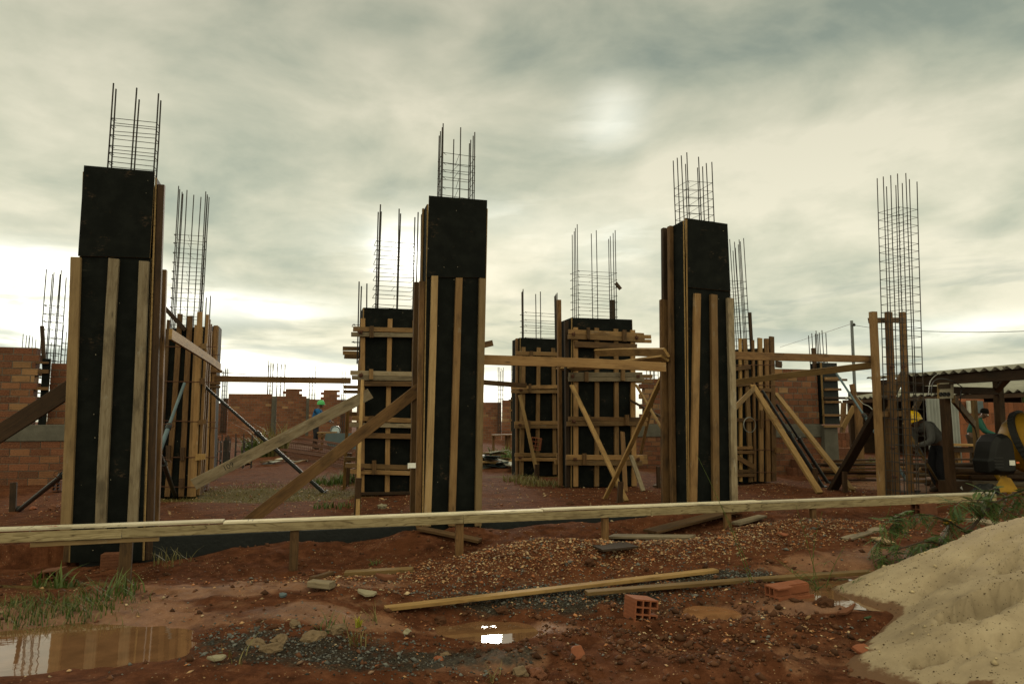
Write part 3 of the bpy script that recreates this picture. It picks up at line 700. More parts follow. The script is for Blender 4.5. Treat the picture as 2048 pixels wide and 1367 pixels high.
def lean_side(P, Tp, side, k, py, px):
    """foot and head of a batten that follows the leaning side edge of a form"""
    a, b = (P[1], Tp[2]) if side else (P[0], Tp[3]); o = W * k + U * ((PLY_T + .002) * (1 if side else -1))
    zt = Plane(a + W * k, U).hit(px, py).z; q = (zt - a.z) / (b.z - a.z)
    e = a + (b - a) * q; e = a + U * (e - a).dot(U) + Z * (zt - a.z); return a + o, e + o
# front row, left column
f1, P, Tp, fp = form('tallest black form, leftmost of the front row behind the plank rail', COLP,
    [(141, 1124), (285, 1120), (303, 516), (160, 513)], [(158, 513), (301, 517), (311, 345), (170, 333)], .32,
    [(154, 516, 134, 1060, 18, M['pale']), (230, 519, 203, 1060, 19, M['grey']), (290, 524, 266, 1058, 18, M['grey'])], side_top=.06)
F1 = (P, Tp)
for (k, px, py, m, th) in [(.06, 316, 370, 'dark', .07), (.24, 318, 540, 'brown', .085)]:
    A, B = lean_side(P, Tp, 1, k, py, px); side_batten(f1, A, B, .075, th, U, M[m])
for k in (.06, .26):
    A = P[0] + W * k - U * (PLY_T + .002); side_batten(f1, A, A + Z * 2.6, .07, .06, -U, M['brown'])
# front row, middle column
f2, P, Tp, fp = form('black form of the front row hiding the glare of the sun', COLP,
    [(846, 1092), (958, 1090), (970, 556), (853, 553)], [(852, 555), (970, 556), (973, 402), (857, 393)], .46,
    [(868.5, 553, 853.5, 1050, 13, M['pale']), (917, 557, 902, 1050, 13.5, M['batten']), (963.5, 558, 954.5, 1050, 13, M['pale'])], side_top=.10)
F2 = (P, Tp)
for (k, top, m, w, th) in [(.06, 563, 'brown', .06, .07), (.24, 418, 'gold', .05, .02), (.40, 566, 'brown', .07, .085)]:
    A, B = lean_side(P, Tp, 0, k, top, 850); side_batten(f2, A, B, w, th, -U, M[m])
for k in (.1, .4):
    A = P[1] + W * k + U * (PLY_T + .002); side_batten(f2, A, A + Z * 2.5, .06, .03, U, M['pale'])
tape = MB(); tape.box((-.05, -.002, -.03), (.04, .002, .03)); tape.box((-.06, -.002, -.035), (-.045, .0015, .028), 0, Matrix.Rotation(.2, 4, 'Z'))
A = P[0] + W * .05 - U * .125; tape.build('paper_tag', M['plastic_white'], at_uv(V((A.x, A.y - .06, COLP.hit(838, 930).z))), f2)['label'] = 'torn white paper tag'
# front row, right column
f3, P, Tp, fp = form('black form with a grey worn side, rightmost of the front row', COLP,
    [(1377, 1062), (1464, 1056), (1458, 582), (1373, 574)], [(1372, 575), (1458, 583), (1452, 449), (1368, 437)], .50,
    [(1392, 588, 1383, 1040, 14, M['batten']), (1424.5, 590, 1429, 1040, 14.5, M['batten']), (1457, 597, 1466, 1036, 14, M['grey'])], side_top=.03)
F3 = (P, Tp)
for (k, top, m, w, th) in [(.30, 452, 'brown', .08, .06), (.46, 457, 'dark', .07, .075), (.44, 600, 'brown', .06, .13)]:
    A, B = lean_side(P, Tp, 0, k, top, 1330); side_batten(f3, A, B, w, th, -U, M[m])
A = P[0] - U * .006 - W * (PLY_T + .012); board('edge_strip', A, COLP.hit(1371, 440) - U * .006 - W * (PLY_T + .012), .02, .012, -W, M['gold'], f3, bow=.001)
for k in (.1, .4):
    A = P[1] + W * k + U * (PLY_T + .002); side_batten(f3, A, A + Z * 2.4, .06, .03, U, M['brown'])
def ztop(px, py, Y): return PY(px, py, Y).z
def cage_at(Pc, du, dv): return Pc + U * du + W * dv
# cages standing in the front row
P, Tp = F1; c = (Tp[2] + Tp[3]) / 2 + W * .25; yc = c.y
t1 = [ztop(220, y, yc - .1) for y in (168, 173, 178)]; t2 = [ztop(227, y, yc + .1) for y in (185, 200, 197)]
c1 = c + U * .06
cage('rebar cage sticking out of the tall leftmost black form', c1, [(-.235, -.08, t1[0]), (0, -.08, t1[1]), (.235, -.08, t1[2]), (-.235, .08, t2[0]), (.0, .08, t2[1]), (.235, .08, t2[2])], 2.6,
     rng_z(3.15, ztop(260, 236, yc), .105), .47, .16, 'rebar cages of the front row', .009, .004, 0, (0, 0))
P, Tp = F2; c = (Tp[2] + Tp[3]) / 2 + W * .23 + U * .0; yc = c.y
bars = []
for i, (yl, yr) in enumerate([(251, 260), (258, 267), (266, 275), (276, 283)]):
    v = -.18 + .12 * i; bars += [(-.21, v, ztop(890, yl, yc + v)), (.21, v, ztop(950, yr, yc + v))]
bars += [(.02, -.18, ztop(926, 254, yc - .18)), (.0, .18, ztop(909, 278, yc + .18))]
cage('rebar cage on top of the middle black form of the front row', c, bars, 2.4, rng_z(3.2, ztop(920, 310, yc), .115), .42, .36, 'rebar cages of the front row', .0078, .0036, 0, (R(.6), 0))
P, Tp = F3; c = (Tp[2] + Tp[3]) / 2 + W * .25 + U * .0; yc = c.y
bars = []
for i, (yl, yr) in enumerate([(308, 322), (314, 324), (319, 331), (325, 334)]):
    v = -.19 + .125 * i; bars += [(-.20, v, ztop(1370, yl, yc + v)), (.20, v, ztop(1410, yr, yc + v))]
bars += [(.0, -.19, ztop(1407, 314, yc - .19)), (.0, .19, ztop(1368, 329, yc + .19))]
cage('rebar cage on top of the rightmost black form of the front row', c, bars, 2.3, rng_z(3.3, ztop(1390, 362, yc), .115), .40, .38, 'rebar cages of the front row', .0078, .0036, 0, (R(-.6), 0))
c = Plane(COLP.o + W * .1, U).hit(1835, 1016); c4 = V((c.x, c.y, -.03)); yc = c.y + .15; c = c4 + W * .2
bars = []
for i, (yl, yr) in enumerate([(345, 355), (348, 350), (351, 358), (355, 363)]):
    v = -.2 + .135 * i; bars += [(-.18, v, ztop(1800, yl, yc + v)), (.18, v, ztop(1830, yr, yc + v))]
bars += [(.0, -.2, ztop(1816, 349, yc)), (.0, .2, ztop(1790, 360, yc))]
cage('tall bare rebar cage standing without a form at the right', c, bars, -.03, rng_z(.05, ztop(1810, 405, yc), .14), .36, .41, 'rebar cages of the front row', .0078, .0036, 0, (R(2.5), 0))
# ---------------------------------------------------------------- second row
def yoke(t, f, rows, m='batten', th=.05):
    """clamping boards across the battens: (x0, y0, x1, y1, height px)"""
    for r_ in rows:
        x0, y0, x1, y1, hp = r_[:5]; rr = random.Random(int(x0*7 + y0*13)); A = f.hit(x0 - rr.uniform(-1, 5), y0 + rr.uniform(-.8, .8)); E = f.hit(x1 + rr.uniform(-1, 4), y1 + rr.uniform(-.8, .8))
        board('clamp_board', A, E, .97 * hp / FPX * (A.y + E.y) / 2, th, f.n, M[r_[5]] if len(r_) > 5 else M[m], t, bow=.003)
def blocks(t, f, rows, th=.04):
    for (x0, y0, x1, y1, m) in rows:
        A = f.hit((x0 + x1) / 2, y1); E = f.hit((x0 + x1) / 2, y0)
        board('wedge_block', A, E, (x1 - x0) / FPX * A.y, th, f.n, M[m], t)
def nuts(t, f, pts, s=1.):
    for (x, y) in pts: wing_nut(f.hit(x, y), f.n, t, s)
def rods(t, f, rows, r=.007):
    for (x0, y0, x1, y1) in rows:
        A = f.hit(x0, y0); E = f.hit(x1, y1); I = frame(A, E - A, f.n)
        link('tie_rod', mesh('tie_rod', *tube_vf([(0, 0, 0), ((E - A).length, 0, 0)], r, 6)), I, t, M['rust'])
BT = .05
m1p = Plane(PZ(778, 987, 0), U)
m1, P, Tp, fp = form('black form with paired clamp boards, half hidden behind the middle front column', m1p,
    [(721, 987), (832, 985), (838, 619), (728, 615)], None, .60,
    [(725.5, 637, 723.5, 985, 9), (780, 638, 774, 985, 9), (829, 641, 823, 985, 9)], bt=BT)
M1 = (P, Tp)
f_ = fp.off(BT + .002)
yoke(m1, f_, [(707, 658, 836, 661, 9.5, 'batten'), (706, 668.5, 836, 671, 9, 'grey'), (704, 745, 837, 748, 9.5, 'grey'), (704, 755, 837, 758, 9, 'grey'), (720, 766, 838, 768, 10, 'brown'),
              (703, 835, 834, 841, 9.5), (703, 849, 834, 852, 8.5, 'grey'), (724, 870, 836, 873, 10.5, 'brown'), (695, 930, 832, 934, 9.5), (701, 941, 833, 945, 9)])
blocks(m1, f_.off(.052), [(739, 652, 747, 675, 'brown'), (738, 738, 746, 758, 'batten'), (744, 920, 752, 948, 'brown'), (738, 831, 747, 846, 'brown')])
nuts(m1, f_.off(.052), [(721, 664), (722, 750), (722, 845), (723, 937)])
bk = Plane(m1p.o + W * .66, U)
yoke(m1, bk, [(690, 697, 850, 700, 8), (689, 706, 850, 709, 8), (692, 714, 850, 717, 7, 'brown'), (691, 773, 850, 776, 7), (686, 782, 850, 785, 7), (700, 827, 850, 829, 8, 'brown'), (700, 848, 850, 850, 8), (694, 917, 850, 919, 8), (694, 930, 850, 932, 8)], th=.05)
for k, m in ((.12, 'batten'), (.42, 'brown')):
    A = P[0] + W * k - U * (PLY_T + .002); side_batten(m1, A, A + Z * 2.35, .09, .05, -U, M[m])
board('base_plank', m1p.off(.02).hit(718, 986), m1p.off(.02).hit(835, 984), .05, .06, m1p.n, M['dark'], m1)
m2p = Plane(PZ(1205, 973, 0), U)
m2, P, Tp, fp = form('black form with four battens and wing nuts in the second row', m2p,
    [(1143, 974), (1271, 971), (1263, 639), (1144, 635)], None, .60,
    [(1150, 655, 1150.5, 972, 9), (1192, 656, 1192, 972, 9), (1230.5, 658, 1232, 972, 9), (1264, 660, 1267, 971, 10)], bt=BT)
M2 = (P, Tp); f_ = fp.off(BT + .002)
yoke(m2, f_, [(1137, 663, 1283, 670, 9.5), (1137, 673, 1284, 680, 9.5), (1148, 689, 1270, 693, 12, 'brown'), (1139, 749, 1282, 749, 9, 'grey'), (1138, 758, 1284, 758, 9, 'grey'),
              (1137, 837, 1280, 838, 9, 'brown'), (1136, 847, 1273, 846, 9), (1134, 914, 1281, 914, 10), (1132, 925, 1280, 925, 10)])
blocks(m2, f_.off(.052), [(1173, 655, 1179, 678, 'brown'), (1244, 660, 1252, 683, 'brown'), (1168, 743, 1176, 763, 'brown'), (1241, 738, 1249, 761, 'batten'), (1249, 829, 1257, 850, 'brown'), (1164, 906, 1172, 929, 'brown'), (1172, 829, 1179, 846, 'brown')])
nuts(m2, f_.off(.052), [(1147, 668), (1273, 675), (1145, 752), (1276, 752), (1147, 842), (1150, 918), (1276, 918)])
bk = Plane(m2p.o + W * .66, U)
yoke(m2, bk, [(1120, 672, 1300, 674, 8), (1120, 680, 1300, 682, 7), (1119, 752, 1300, 753, 8), (1119, 762, 1300, 763, 7), (1120, 838, 1290, 838, 8), (1120, 848, 1290, 848, 8), (1114, 913, 1290, 913, 9), (1113, 923, 1290, 923, 9)])
for k, top, m in ((.06, 640, 'dark'), (.45, 592, 'brown')):
    A = P[0] + W * k - U * (PLY_T + .002); side_batten(m2, A, V((A.x, A.y, m2p.hit(1140, top).z)), .08, .075, -U, M[m])
A = P[1] + W * .45 + U * (PLY_T - .22); side_batten(m2, A, V((A.x, A.y, m2p.hit(1250, 592).z)), .10, .05, W, M['dark'])
m3p = Plane(PZ(1090, 951, 0), U)
m3, P, Tp, fp = form('smaller black form of the third row seen behind a long plank', m3p,
    [(1040, 952), (1140, 949), (1140, 679), (1041, 675)], None, .60,
    [(1046.5, 694, 1042, 948, 7.5), (1076.5, 695, 1073.5, 948, 7.5), (1105.5, 696, 1108.5, 948, 7.5)], bt=BT)
M3 = (P, Tp); f_ = fp.off(BT + .002)
yoke(m3, f_, [(1035, 706, 1132, 710, 8), (1036, 716, 1132, 719, 7), (1023, 775, 1132, 773, 7.5), (1023, 783, 1132, 782, 6.5), (1029, 845, 1132, 845, 7), (1029, 853, 1132, 853, 7), (1031, 909, 1135, 909, 7), (1031, 918, 1135, 918, 7)])
blocks(m3, f_.off(.052), [(1059, 702, 1065, 722, 'brown'), (1057, 767, 1062, 785, 'brown'), (1055, 840, 1060, 860, 'brown'), (1118, 700, 1124, 722, 'brown')])
nuts(m3, f_.off(.052), [(1040, 713), (1042, 779), (1040, 849), (1040, 914)])
A = P[0] + W * .1 - U * (PLY_T + .002); side_batten(m3, A, A + Z * 3.2, .09, .05, -U, M['brown'])
m4p = Plane(PZ(350, 992, 0), U)
m4, P, Tp, fp = form('form packed with uneven upright battens behind the leftmost front column', m4p,
    [(300, 994), (390, 990), (404, 655), (318, 658)], None, .55,
    [(327, 621, 307, 992, 10), (338, 640, 318, 992, 6, M['brown']), (361, 628, 335, 992, 9.5, M['brown']), (381, 632, 363, 992, 10, M['brown']), (393, 650, 378, 992, 6, M['batten']), (400.5, 624, 387, 992, 10, M['batten'])], bt=BT)
M4 = (P, Tp); f_ = fp.off(BT + .002)
rods(m4, f_, [(309, 693, 432, 693), (308, 762, 434, 764), (306, 840, 432, 844), (304, 914, 430, 914), (302, 972, 392, 974)])
blocks(m4, f_, [(402, 687, 413, 698, 'batten'), (400, 756, 410, 768, 'brown'), (397, 839, 412, 848, 'brown'), (392, 907, 411, 919, 'gold'), (307, 828, 323, 845, 'pale'), (333, 890, 341, 920, 'dark'), (361, 894, 369, 920, 'dark'), (359, 956, 367, 975, 'dark')])
A = m4p.off(.09).hit(328, 614); board('scrap_batten', A, m4p.off(.09).hit(371, 660), .07, .03, m4p.n, M['dark'], m4)
for k, top, m in ((.06, 628, 'batten'), (.28, 634, 'brown'), (.5, 640, 'brown')):
    A = P[1] + W * k + U * (PLY_T + .002); side_batten(m4, A, V((A.x, A.y, m4p.hit(405, top).z)), .07, .05, U, M[m])
m6p = Plane(PZ(400, 962, 0), U)
m6, P, Tp, fp = form('form of a column just behind the batten packed form at the left', m6p,
    [(352, 964), (424, 960), (436, 652), (368, 655)], None, .5,
    [(421, 662, 411, 960, 9, M['batten']), (432, 651, 423, 960, 8, M['brown']), (396, 655, 384, 960, 8)], bt=BT)
f_ = fp.off(BT + .002)
yoke(m6, f_, [(412, 742, 442, 742, 6, 'brown'), (412, 766, 442, 766, 5, 'brown'), (412, 774, 442, 774, 5, 'brown')]); rods(m6, f_, [(400, 709, 441, 709), (410, 743, 493, 748), (410, 769, 436, 769), (402, 852, 436, 856), (402, 914, 434, 914)])
cage('few short starter bars rising from the form behind the batten packed one', P[1] - U * .3 + W * .25, [(-.12, -.1, ztop(409, 592, P[1].y)), (-.03, .08, ztop(415, 591, P[1].y)), (.07, -.1, ztop(422, 590, P[1].y))], 1.9, [2.2, 2.45], .2, .2, 'rebar cages of the second row', .012, .004)
m5p = Plane(PZ(1505, 964, 0), U)
m5, P, Tp, fp = form('form of tall pale battens right of the front row beside two raking planks', m5p,
    [(1462, 966), (1548, 962), (1540, 695), (1466, 699)], None, .55,
    [(1478.5, 677, 1480, 962, 5.5, M['gold']), (1487, 677, 1500, 963, 9), (1504, 680, 1508, 962, 5, M['brown']), (1518, 676, 1521, 962, 9.5), (1531, 677, 1535, 962, 9.5, M['brown']), (1541.5, 673, 1546, 961, 10, M['brown'])], bt=BT)
M5 = (P, Tp); f_ = fp.off(BT + .002)
yoke(m5, f_, [(1462, 738, 1500, 733, 8), (1462, 771, 1500, 766, 8), (1462, 839, 1502, 839, 7), (1466, 895, 1503, 895, 6), (1466, 904, 1502, 904, 6), (1466, 941, 1508, 942, 6), (1466, 949, 1506, 949, 7)], 'brown', .04)
board('wedge_block', f_.off(.05).hit(1470, 912), f_.off(.05).hit(1508, 934), .10, .03, f_.n, M['brown'], m5)
rods(m5, f_, [(1466, 730, 1565, 729), (1466, 766, 1555, 772), (1466, 839, 1556, 840), (1466, 899, 1560, 899), (1468, 944, 1550, 944)])
blocks(m5, f_, [(1549, 722, 1563, 735, 'dark'), (1548, 895, 1566, 904, 'brown'), (1519, 820, 1526, 855, 'brown'), (1516, 776, 1542, 783, 'brown')])
# cages of the second row
P, Tp = M1; c = (P[0] + P[1]) / 2 + W * .3; Yc = c.y
cage('tall thick bar rebar cage rising over the clamped form beside the bright sun gap', c + U * .03, [(-.30, -.2, ztop(753, 418, Yc)), (-.29, .2, ztop(755, 420, Yc)), (.05, -.2, ztop(801, 423, Yc)), (.11, .2, ztop(808, 419, Yc)), (.40, -.2, ztop(850, 426, Yc)), (.40, .2, ztop(850, 424, Yc)), (-.27, 0, ztop(757, 425, Yc))], 2.,
     rng_z(3.2, ztop(790, 487, Yc), .165), .70, .42, 'rebar cages of the second row', .0125, .005, 0, (R(.5), 0))
cage('two short starter bars left of the tall thick bar cage', P[0] - U * .08 + W * .5, [(0, 0, ztop(720, 562, Yc)), (.16, .1, ztop(737, 563, Yc)), (.04, .05, ztop(722, 570, Yc))], 2.3, [2.7, 2.85, 3.0], .2, .2, 'rebar cages of the second row', .0125, .005)
P, Tp = M2; c = (P[0] + P[1]) / 2 + W * .3; Yc = c.y
bars = [(-.43 + .02*i, -.22 + .15*i, ztop(1152, 458 + 3*i, Yc)) for i in range(4)] + [(.40 + .02*i, -.22 + .15*i, ztop(1240, 463 + 2*i, Yc)) for i in range(4)] + [(0, -.2, ztop(1193, 466, Yc)), (.06, .2, ztop(1202, 462, Yc))]
cage2 = cage('wide rebar cage with three groups of bars above the four batten form', c - U * .03, bars, 2., rng_z(3.05, ztop(1195, 543, Yc), .15), .84, .44, 'rebar cages of the second row', .0088, .004)
A = c + U * .34 - W * .25; A.z = ztop(1238, 566, A.y); board('wood_chip', A, A + V((.1, 0, -.13)), .07, .03, -W, M['dark'], cage2)
P, Tp = M3; c = (P[0] + P[1]) / 2 + W * .3; Yc = c.y
bars = [(-.49 + .03*i, -.2 + .13*i, ztop(1049, 583, Yc)) for i in range(4)] + [(-.06, -.2, ztop(1086, 586, Yc)), (-.04, .2, ztop(1086, 585, Yc))] + [(.36 + .03*i, -.2 + .13*i, ztop(1123, 587, Yc)) for i in range(4)]
cage('rebar cage with pale bars above the third row form', c, bars, 2., rng_z(2.95, ztop(1086, 628, Yc), .145), .90, .42, 'rebar cages of the second row', .012, .0048)
P, Tp = M4; c = (P[0] + P[1]) / 2 + W * .28; Yc = c.y
bars = []
for i, (yl, yr) in enumerate([(374, 380), (380, 386), (386, 390), (390, 392)]):
    v = -.2 + .13 * i; bars += [(-.20, v, ztop(355, yl, Yc + v)), (.24, v, ztop(410, yr, Yc + v))]
bars += [(-.06, -.2, ztop(378, 388, Yc)), (.10, .2, ztop(390, 386, Yc)), (.05, -.2, ztop(388, 396, Yc))]
cage('slender rebar cage with close stirrups above the batten packed form', c + U * .0, bars, 1.9, rng_z(2.6, ztop(380, 473, Yc), .16), .46, .42, 'rebar cages of the second row', .0088, .004, 0, (R(.2), 0))
P, Tp = M5; c = (P[0] + P[1]) / 2 + W * .27; Yc = c.y
bars = []
for i in range(5):
    v = -.2 + .1 * i; bars += [(-.22, v, ztop(1470, 486 + 3 * (i % 3), Yc)), (.22, v, ztop(1522, 481 + 4 * i, Yc))]
bars += [(-.11 + .11*i, -.2, ztop(1490, 484 + 5 * (i % 2), Yc)) for i in range(3)] + [(-.13 + .11*i, .2, ztop(1490, 492 - 3 * (i % 2), Yc)) for i in range(3)]
cage('dense rebar cage of many bars right of the front row', c - U * .07, bars, 1.7, rng_z(2.4, ztop(1495, 556, Yc), .155), .45, .42, 'rebar cages of the second row', .0088, .004, 0, (R(-1.6), 0))
board('timber_post', PY(1503, 705, P[0].y + .2), PY(1498, 625, P[0].y + .2), .06, .05, -W, M['dark'], None, 'thin dark stake standing among the bars of the dense rebar cage', 'stake')
# ---------------------------------------------------------------- braces, planks and stakes
def plank(A, B, wpx, label, m='brown', th=.03, n=None, group=None, name='timber_brace', cat='brace', taper=0., bow=.004):
    A = V(A); B = V(B); d = (B - A).normalized()
    if n is None:
        n = (CAM - (A + B) / 2); n = (n - d * n.dot(d)).normalized(); n = V((n.x, n.y, n.z))
    w = wpx / FPX * (A.y + B.y) / 2
    return board(name, A, B, w, th, n, M[m], None, label, cat, group, taper=taper, bow=bow)
n_ = -W
P, Tp = F1
# levelling planks that tie the columns together
A = P[1] + U * .11 + W * .1; A.z = PY(300, 668, A.y).z; B = PY(437, 744, M4[0][1].y + .1)
plank(A, V((B.x, B.y, A.z - .03)), 17, 'horizontal plank running back from the tall leftmost form', 'gold', .035, U, 'levelling planks between the forms')
A = PY(430, 757, M4[0][1].y + .3); B = PY(702, 761, M1[0][0].y + .25)
plank(A, B, 12, 'long level plank against the sky left of the half hidden clamped form', 'brown', .03, n_, 'levelling planks between the forms')
A = PY(955, 719, F2[0][1].y + .25); B = PY(1330, 734, F3[0][0].y - .05)
plank(A, B, 19, 'long plank nailed between the middle and right front columns', 'batten', .035, n_, 'levelling planks between the forms')
A = PY(834, 756, 12.75); B = PY(1052, 771, 13.9)
plank(A, B, 10, 'thin level plank against bright sky right of the middle column', 'brown', .03, n_, 'levelling planks between the forms')
A = PY(1191, 706, 13.2); B = PY(1331, 706, F3[0][0].y + .1)
plank(A, B, 17, 'upper short plank tying the four batten form to the right front column', 'gold', .035, n_, 'levelling planks between the forms')
A = PY(1117, 741, 14.0); B = PY(1329, 718, F3[0][0].y + .2)
plank(A, B, 16, 'plank fanning out below the upper tie left of the right front column', 'gold', .035, n_, 'levelling planks between the forms')
A = PY(1464, 711, F3[0][1].y + .12); B = PY(1744, 718, 11.2)
plank(A, B, 15, 'upper of two long ties from the right front column to the rough frame', 'brown', .035, n_, 'levelling planks between the forms')
A = PY(1470, 764, M5[0][0].y - .15); B = PY(1746, 730, 11.35)
plank(A, B, 12.5, 'rising tie from the pale batten form to the rough frame', 'gold', .035, n_, 'levelling planks between the forms')
A = PY(925, 699, 8.75); B = PY(984, 686, 8.95)
plank(A, B, 12, 'short board end poking out right of the middle front column', 'brown', .03, n_, cat='board')
# raking braces
g = 'raking braces'
A = PY(388, 968, 11.3); B = PY(741, 786, 11.6)
wb = plank(A, B, 22, 'grey weathered diagonal plank with pencilled digits crossing in front of the saw worker', 'grey', .03, n_, g)
wb_A, wb_B = A, B
A = GP(478, 1052, 0); B = PY(842, 774, F2[0][0].y + .35); A.z -= .03
plank(A, B, 23, 'long brown diagonal plank propping the middle front column', 'brown', .045, n_, g)
A = GP(715, 1040, 0); B = PY(725, 764, 11.6); plank(A, B, 7, 'narrow raking lath at the left edge of the half hidden clamped form', 'gold', .05, None, g)
A = GP(688, 977, 0); B = PY(696, 815, 12.4); plank(A, B, 6, 'thin lath leaning by the back corner of the half hidden clamped form', 'gold', .04, None, g)
A = GP(1252, 1003, 0); B = PY(1143, 772, M2[0][0].y - .16); plank(A, B, 9.5, 'pale diagonal brace across the front of the four batten form', 'gold', .035, n_, g)
A = GP(1209, 996, 0); B = PY(1328, 742, F3[0][0].y + .5); plank(A, B, 9, 'diagonal brace rising from the four batten form to the right front column', 'gold', .04, n_, g)
A = PY(1331, 872, 11.5); B = PY(1271, 770, 13.4); plank(A, B, 6, 'thin sunlit lath falling away right of the four batten form', 'gold', .03, n_, g)
A = PY(1264, 804, 13.6); B = PY(1332, 842, 12.); plank(A, B, 14, 'dark thick plank sloping down behind the right front column', 'dark', .04, n_, g)
A = GP(1275, 935, 0); B = PY(1311, 770, 15.5); plank(A, B, 8, 'lath rising toward a brick pier left of the right front column', 'gold', .03, n_, g)
A = GP(1076, 958, 0); B = PY(1039, 790, M3[0][0].y - .15); plank(A, B, 7, 'slanting pale lath on the smaller third row form', 'gold', .03, n_, g)
A = GP(1250, 983, 0); B = PY(1244, 864, M2[0][0].y - .2); plank(A, B, 9, 'upright offcut leaning on the four batten form', 'brown', .03, n_, cat='plank', name='leaning_plank')
A = GP(1286, 982, 0); B = PY(1261, 911, M2[0][0].y - .18); plank(A, B, 9, 'short grey offcut slanting at the right foot of the four batten form', 'grey', .03, n_, cat='plank', name='leaning_plank')
A = GP(1638, 987, 0); B = PY(1504, 772, M5[0][0].y - .14); plank(A, B, 13, 'left of two sunlit raking planks beside the pale batten form', 'gold', .05, n_, g)
A = GP(1703, 985, 0); B = PY(1550, 788, M5[0][1].y + .3); plank(A, B, 12.5, 'right of two sunlit raking planks beside the pale batten form', 'gold', .05, n_, g)
A = PY(1462, 822, 12.6); B = PY(1508, 775, M5[0][0].y - .2); plank(A, B, 10, 'short brace rising from behind the right front column to the pale battens', 'gold', .03, n_, g)
A = GP(1662, 978, 0); B = PY(1770, 790, 11.6); plank(A, B, 22, 'thick dark brace rising to the rough frame at the right', 'dark', .07, n_, g)
A = PY(-317, 1075, 7.45); B = PY(150, 772, 7.75); plank(A, B, 33, 'heavy dark brace leaning on the leftmost column from the left edge', 'dark', .06, n_, g)
# pencilled digits on the weathered plank
def text_obj(name, s, Mx, size, m, parent=None, ext=.0006):
    c = bpy.data.curves.new(name, 'FONT'); c.body = s; c.size = size; c.extrude = ext; c.align_x = 'CENTER'; c.align_y = 'CENTER'; c.materials.append(m)
    o = bpy.data.objects.new(name, c); dg = bpy.context.evaluated_depsgraph_get()
    me = bpy.data.meshes.new_from_object(o.evaluated_get(dg) if o.name in dg.objects else o); bpy.data.objects.remove(o)
    if not me.materials: me.materials.append(m)
    return link(name, me, Mx, parent)
d = (wb_B - wb_A).normalized(); q = .19
p = wb_A + (wb_B - wb_A) * q + n_ * .0345
text_obj('pencilled_digits', '109', frame(p, d, n_), .12, M['mark_black'], wb)
# steel props
def prop(A, B, r, label, m='steel', q=.55, group='adjustable steel props'):
    A = V(A); B = V(B); t = thing('steel_prop', label, 'steel prop', A, group); C_ = A + (B - A) * q
    L = (B - A).length; Mx = frame(A, B - A, Z if abs((B-A).normalized().z) < .9 else U)
    def tb(nm, a, b, rr, mm): return link(nm, mesh(nm, *tube_vf([(a, 0, 0), (b, 0, 0)], rr, 10)), Mx, t, mm, False)
    tb('outer_tube', 0, L*q, r, M[m]); tb('inner_tube', L*q + .001, L, r*.72, M[m]); tb('threaded_collar', L*q - .05, L*q + .05, r*1.35, M['steel'])
    mb = MB(); pts = [(L*q, math.cos(a)*.09, .02 + math.sin(a)*.05) for a in np.linspace(0, 5.2, 9)]; mb.tube(pts, .006, 5); mb.build('handle', M['rust'], Mx, t)
    mb = MB(); mb.box((-.012, -.07, -.07), (.0, .07, .07)); mb.build('foot_plate', M['steel'], Mx, t)
    return t
prop(GP(648, 985, 0), PY(405, 768, 12.1), .034, 'black steel prop crossing behind the grey weathered plank')
prop(GP(276, 1020, 0), PY(369, 766, 11.6), .034, 'blue grey steel prop leaning on the batten packed form', 'steelblue', .62)
prop(GP(352, 995, 0), PY(299, 848, 8.2), .034, 'short black prop slanting between the leftmost column and batten packed form')
prop(GP(36, 1021, 0), PY(152, 928, 8.05), .032, 'black pipe prop rising from the soil to the leftmost column', q=.8)
prop(GP(1646, 974, 0), PY(1524, 780, 13.6), .036, 'upper of two dark steel props between the raking planks')
prop(GP(1656, 966, 0), PY(1553, 808, 14.3), .036, 'rear thin dark steel prop between the raking planks')
prop(GP(1830, 985, 0), PY(1672, 745, 14.2), .03, 'long blue grey pipe slanting right of the dark pier form', 'steelblue', .6)
# stakes
def stake(px, py, px1, py1, wpx, label, m='dark', th=.05, top_cut=True):
    A = GP(px, py, 0); B = PY(px1, py1, A.y); A.z -= .06
    return board('timber_stake', A, B, wpx/FPX*A.y, th, -W, M[m], None, label, 'stake', 'stakes driven into the soil')
stake(713, 1034, 717, 955, 12, 'dark stake at the foot of the narrow raking lath')
stake(693, 972, 699, 905, 9, 'brown stake by the grass tuft near the half hidden form')
stake(1237, 1004, 1240, 962, 10, 'pointed stake at the foot of the pale diagonal brace')
stake(1073, 958, 1073, 928, 9, 'stake among weeds at the smaller third row form')
stake(27, 1022, 29, 964, 11, 'dark stake beside the black pipe prop at far left')
stake(1688, 984, 1687, 942, 9, 'stake at the foot of the right raking plank')
stake(1630, 975, 1628, 936, 9, 'stake between the steel props')
stake(1316, 975, 1315, 932, 7, 'small pointed stake seen left of the right front column')
# loop of wire hanging on the pale batten form
p = M5[0][0]; yy = p.y - .3; c = PY(1499, 849, yy); r_ = 14 / FPX * yy
mb = MB(); mb.tube([(r_*math.cos(a), 0, r_*math.sin(a)*1.08) for a in np.linspace(0, 6.3, 34)], .006, 5); mb.tube([(r_*.98*math.cos(a), -.01, r_*1.03*math.sin(a)) for a in np.linspace(.3, 6.3, 30)], .005, 5)
tag(mb.build('wire_coil', M['rope'], at_uv(c)), 'ring of pale wire hanging on the pale batten form', 'wire coil')
